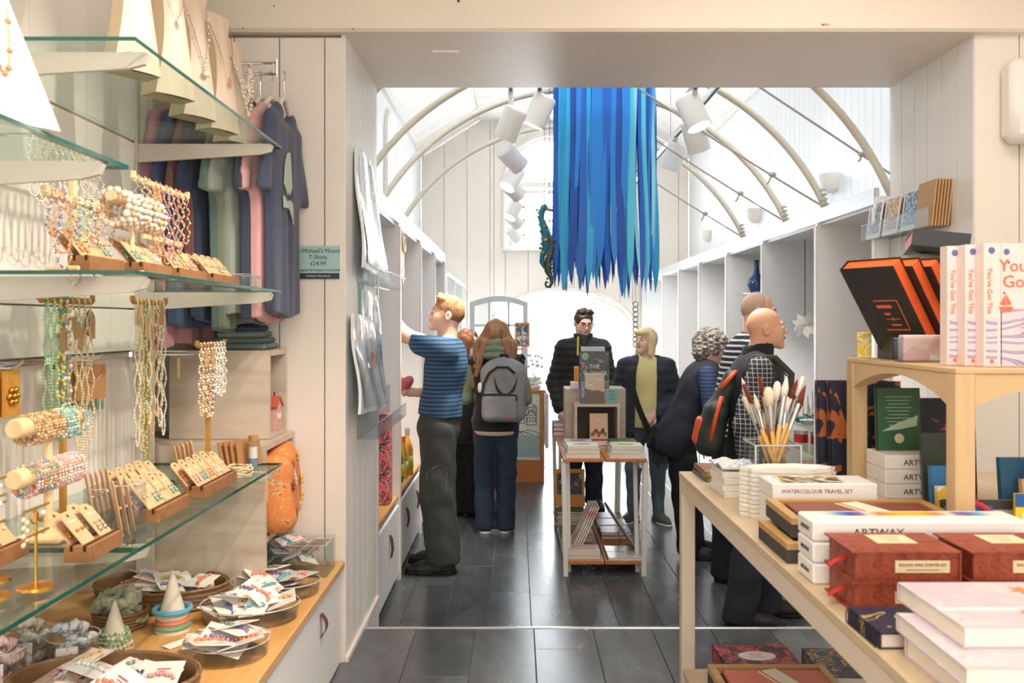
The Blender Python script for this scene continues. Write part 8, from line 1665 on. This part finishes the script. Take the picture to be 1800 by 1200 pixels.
for k in range(1, 4):
    x = 1.095 - .024 * (3 - k); y = 1.985 + .036 * (3 - k); Wd, Hh, Th = .235, .285, .034
    t = thing('wave_book', f'pink book with violet waves and coral lettering on the crate, {["rearmost", "third", "second", "front"][k]} of the row', 'book', (x + .10, y, ZC + .001), 0, 'pink wave books')
    boxo('pages', PAGES, t, (.002, 0, Hh / 2), (Wd - .006, Th - .006, Hh - .006)); boxo('cover', YGP, t, (0, -Th / 2 + .0015, Hh / 2), (Wd, .003, Hh)); boxo('cover', YGP, t, (0, Th / 2 - .0015, Hh / 2), (Wd, .003, Hh)); boxo('spine', YGP, t, (-Wd / 2 + .0015, 0, Hh / 2), (.003, Th - .006, Hh))
    fy = -Th / 2 - .0006; boxo('wave_print', YG, t, (.018, fy, .068), (Wd - .04, .0008, .13)); boxo('wave_print', YG, t, (-Wd / 2 + .018, fy, .058), (.026, .0008, .11)); boxo('hinge_line', M('hinge_shade', 'E2CFCB', .5), t, (-Wd / 2 + .040, fy, Hh / 2), (.002, .0008, Hh))
    txt("You've Got This", .016, CORI, t, (-Wd / 2 + .013, fy - .0006, .175), Euler((R(90), R(90), 0)), 'spine_title'); MB().ball((-Wd / 2 + .018, fy, .268), (.008, .0008, .008), 10, 5).build('flower_print', VIO, t); MB().ball((-Wd / 2 + .018, fy, .012), (.006, .0008, .006), 10, 5).build('sun_print', CORI, t)
    if k == 3:
        txt("You've", .040, CORI, t, (-Wd / 2 + .034, fy - .001, .232), (R(90), 0, 0), 'title', 'LEFT'); txt('Got', .040, CORI, t, (-Wd / 2 + .042, fy - .001, .195), (R(90), 0, 0), 'title', 'LEFT')
        MB().prism([(0, 0), (.034, 0), (.028, -.011), (.006, -.011)], .001, (-Wd / 2 + .034, fy, .138), (1, 0, 0), (0, 0, 1)).prism([(.016, .003), (.016, .028), (.002, .006)], .001, (-Wd / 2 + .034, fy, .138), (1, 0, 0), (0, 0, 1)).prism([(.018, .003), (.018, .028), (.030, .006)], .001, (-Wd / 2 + .034, fy, .138), (1, 0, 0), (0, 0, 1)).build('boat_print', CORI, t)
        for j in range(5): boxo('blurb_line', CORI, t, (-.0, fy - .0008, .112 - .011 * j), (.07 - .006 * abs(j - 2), .0004, .0018))
        for j, (a, b_) in enumerate(((-.065, .265), (-.068, .205), (-.06, .24), (-.07, .17))): MB().ball((a, fy, b_), (.0075 if j == 0 else .003, .0008, .0075 if j == 0 else .003), 8, 4).build('flower_print', VIO, t)
# small things at the left end of the crate top
abox('clear acrylic holder with small photo packs on the crate', 1.045, 2.21, ZC, .115, .05, .062); carton('photo_pack', 'small pink and grey photo pack in the acrylic holder', 'packet', (1.045, 2.21, ZC + .005), (.10, .03, .066), prt('photo_pack_print', [(0, 'E8C8C4'), (.45, 'F0E8E4'), (.52, '8A8A94'), (.6, 'D9B0B0')], 12, 'cells', .35))
for k in range(4): carton('pencil_pack', f'dark pencil pack with a gold stripe standing on the crate, {ORD[k]} from the left', 'packet', (1.05 + .016 * k, 2.42 - .015 * k, ZC), (.013, .10, .12 - .006 * k), M(f'pencilpack{k}', ['2E2A2A', 'C9A24A', '2A3A38', '4A3A2A'][k], .4, var=.2, scale=40), 0, 'pencil packs')
carton('yellow_card', 'small yellow patterned card at the far left of the crate top', 'card', (1.01, 2.48, ZC), (.04, .01, .075), prt('yellow_pattern', [(0, 'E8C84A'), (.5, 'F0E6C8'), (.6, '5A8AA0')], 40, 'noise'))
o = MB().ball((0, 0, .07), (.035, .05, .075), 14, 10).build('sage_pouch', M('sage_cotton', 'B9C4B4', .85, var=.06), None, (1.09, 2.56, ZC - .08)); o.location.z = ZC - .0; o.location.y = 2.47; o.location.x = 1.15; tag(o, 'plump sage cotton pouch behind the pencil packs', 'pouch')
o = MB().box((0, 0, .15), (.16, .07, .30), b=.02).build('striped_cushion_roll', prt('sage_stripes', [(0, 'C9CDB8'), (.55, 'D9C08A'), (.62, 'C9CDB8')], 6, 'wavex', .8, distort=0), None, (1.20, 2.46, ZC), 0, smooth='auto'); tag(o, 'sage and gold striped roll standing behind the black books', 'roll')
# things beside and inside the crate
NVO = prt('navy_orange_leaf', [(0, '22263A'), (.50, '262A40'), (.55, 'B0602E'), (.68, 'C8743A')], 12, 'noise', .45, detail=3)
for k in range(2): standbook('leaf_pattern_book', f'navy book with orange leaves standing beyond the crate, {["front", "behind"][k]} one', 'book', (1.075 - .02 * k, 2.63 + .045 * k, TT + .001), (.22, .34, .028), NVO, lean=3, group='navy leaf books', yaw=0)
standbook('leaf_pattern_book', 'navy book with orange leaves inside the crate behind the green book', 'book', (1.24, 2.49, TT + .001), (.2, .30, .02), NVO, lean=3, group='navy leaf books')
for k in range(4):
    o = carton('paint_carton', f'white paint carton inside the crate under the green book, {ORD[k]} from the bottom', 'box', (1.085, 2.40, TT + .040 * k), (.15, .13, .039), AWW, 0, 'white cartons in the crate'); txt('ARTWAY', .022, M('box_ink', '3A3430', .6, var=0), o, (.02, -.0654, .018), (R(90), 0, 0), 'title')
o = standbook('green_book', 'green wildlife book standing on the white cartons in the crate', 'book', (1.085, 2.425, TT + .161), (.125, .175, .016), M('forest_green', '2E5A3A', .45, var=.1), lean=4)
for j in range(9): boxo('print_line', M('pale_green_ink', '9AB89A', .6, var=0), o, (0, .062 - .010 * j, .0163), (.075 - .01 * (j % 3), .002, .0006))
MB().ball((0, -.055, .0165), (.014, .014, .0008), 12, 4).build('seal_print', M('seal_cream', 'C9BE9A', .6, var=0), o); MB().prism([(-.05, -.035), (.0, -.01), (.055, .01), (.05, -.02), (.0, -.03)], .0006, (0, .0, .0161), (1, 0, 0), (0, 1, 0)).build('leaf_print', M('leaf_pale', 'A9BFA4', .6, var=0), o)
GP = prt('geometric_pack', [(0, 'F0EEEA'), (.3, 'E07A9A'), (.5, '4A9AD0'), (.68, 'E8C24A'), (.82, 'F2F0EC')], 7, 'cells', .4)
for k, (x, y, w_, h, mat, lab) in enumerate(((1.07, 2.11, .085, .165, M('blue_pack', '2E7AB0', .4), 'blue hanging packet inside the crate'), (1.06, 2.06, .085, .125, GP, 'packet with pink and blue shapes in front of the blue one'), (1.12, 2.24, .10, .23, M('dark_leaf_pack', '3A4438', .4, var=.3, scale=20), 'dark green leafy packet inside the crate'), (1.20, 2.02, .10, .20, M('teal_pack', '2A5A78', .4, var=.1), 'deep blue packet on the right inside the crate'), (1.21, 1.985, .06, .155, TAN, 'tan card with curved top inside the crate'), (1.34, 2.08, .16, .22, M('moss_pack', '5A6440', .4, var=.35, scale=25), 'mossy green packet at the right inside the crate'))):
    standbook('hanging_packet', lab, 'packet', (x, y, TT + .001), (w_, h, .014), mat, lean=6, hard=False, pages=mat)
o = carton('grey_set_box', 'grey slanted paint set box leaning inside the crate', 'box', (1.09, 2.0, TT + .005), (.16, .025, .10), M('grey_set', 'B9B0A6', .45), .0); o.rotation_euler = (R(-16), 0, R(-4)); boxo('dark_band', M('set_band', '3E3A36', .5), o, (0, -.001, .088), (.1605, .026, .022))
t = thing('marker_pack', 'pack of coloured markers under a red arched card in the crate', 'packet', (1.04, 1.955, TT)); MB().tube([(.05 * math.cos(a * math.pi / 12), 0, .06 + .05 * math.sin(a * math.pi / 12)) for a in range(13)], .007, 6).build('red_arch', M('pack_red', 'D83A4A', .4), t); boxo('pack_back', M('pack_blue', '2E6AA0', .4), t, (0, .008, .05), (.11, .004, .10))
for k in range(7): MB().cyl((-.039 + .013 * k, 0, .004), (-.039 + .013 * k, 0, .085 - .004 * abs(k - 3)), .0055, n=8).build('marker', M(f'marker{k}', ['8A6A4A', 'C9B48A', 'D9703A', 'E0B83A', '4A8A5A', '3A5AA0', '2A2A2E'][k], .4), t)
t = thing('yellow_pack', 'yellow and blue card pack at the right inside the crate', 'packet', (1.17, 1.955, TT), R(-8)); boxo('card', M('pack_yellow', 'E8D02A', .4), t, (0, 0, .065), (.055, .012, .13)); boxo('blue_top', M('pack_navy', '1E5AA0', .4), t, (.0, -.0065, .115), (.055, .001, .03)); MB().lathe([(.001, 0), (.018, 0), (.018, .001)], 16, c=(.004, -.0065, .08), r=rotx(R(90))).build('white_disc', WHITE, t)
o = book('pale_blue_book', 'pale blue and yellow book standing upright at the right of the crate', 'book', (1.27, 1.96, TT), (.20, .10, .03), M('pale_blue_cover', 'B9C4CC', .45), 0); o.rotation_euler = (R(90), 0, R(0)); o.location = (1.27, 1.975, TT + .05); 
o.rotation_euler = upright(None, -12, 2, 90); o.location = (1.25, 1.97, TT + .102); boxo('yellow_band', M('band_yellow', 'D9B83A', .45), o, (.0, -.035, .0152 * 2), (.20, .03, .001))
o = MB().sheet(lambda u, v: (.16 * (u - .5), .12 * (v - .5), .006 * math.sin(9 * u) * math.sin(5 * v) + .008), 8, 6, .004).build('patterned_pad', prt('fossil_print', [(0, 'D9D2CE'), (.5, 'E6E0DC'), (.58, '9AA0AC')], 18, 'noise'), None, (.91, 2.62, TT + .012)); tag(o, 'pale patterned pad lying behind the brush cup', 'pad')
o = MB().sheet(lambda u, v: (.15 * (u - .5), .12 * (v - .5), .010 * math.sin(7 * u + 2) * math.sin(6 * v) + .014), 8, 6, .004).build('crinkled_packet', M('crinkled_sleeve', 'F0EEEC', .12, var=.03, coat=.5), None, (.90, 2.47, TT + .012)); tag(o, 'crinkled white packet right of the brush cup', 'packet')
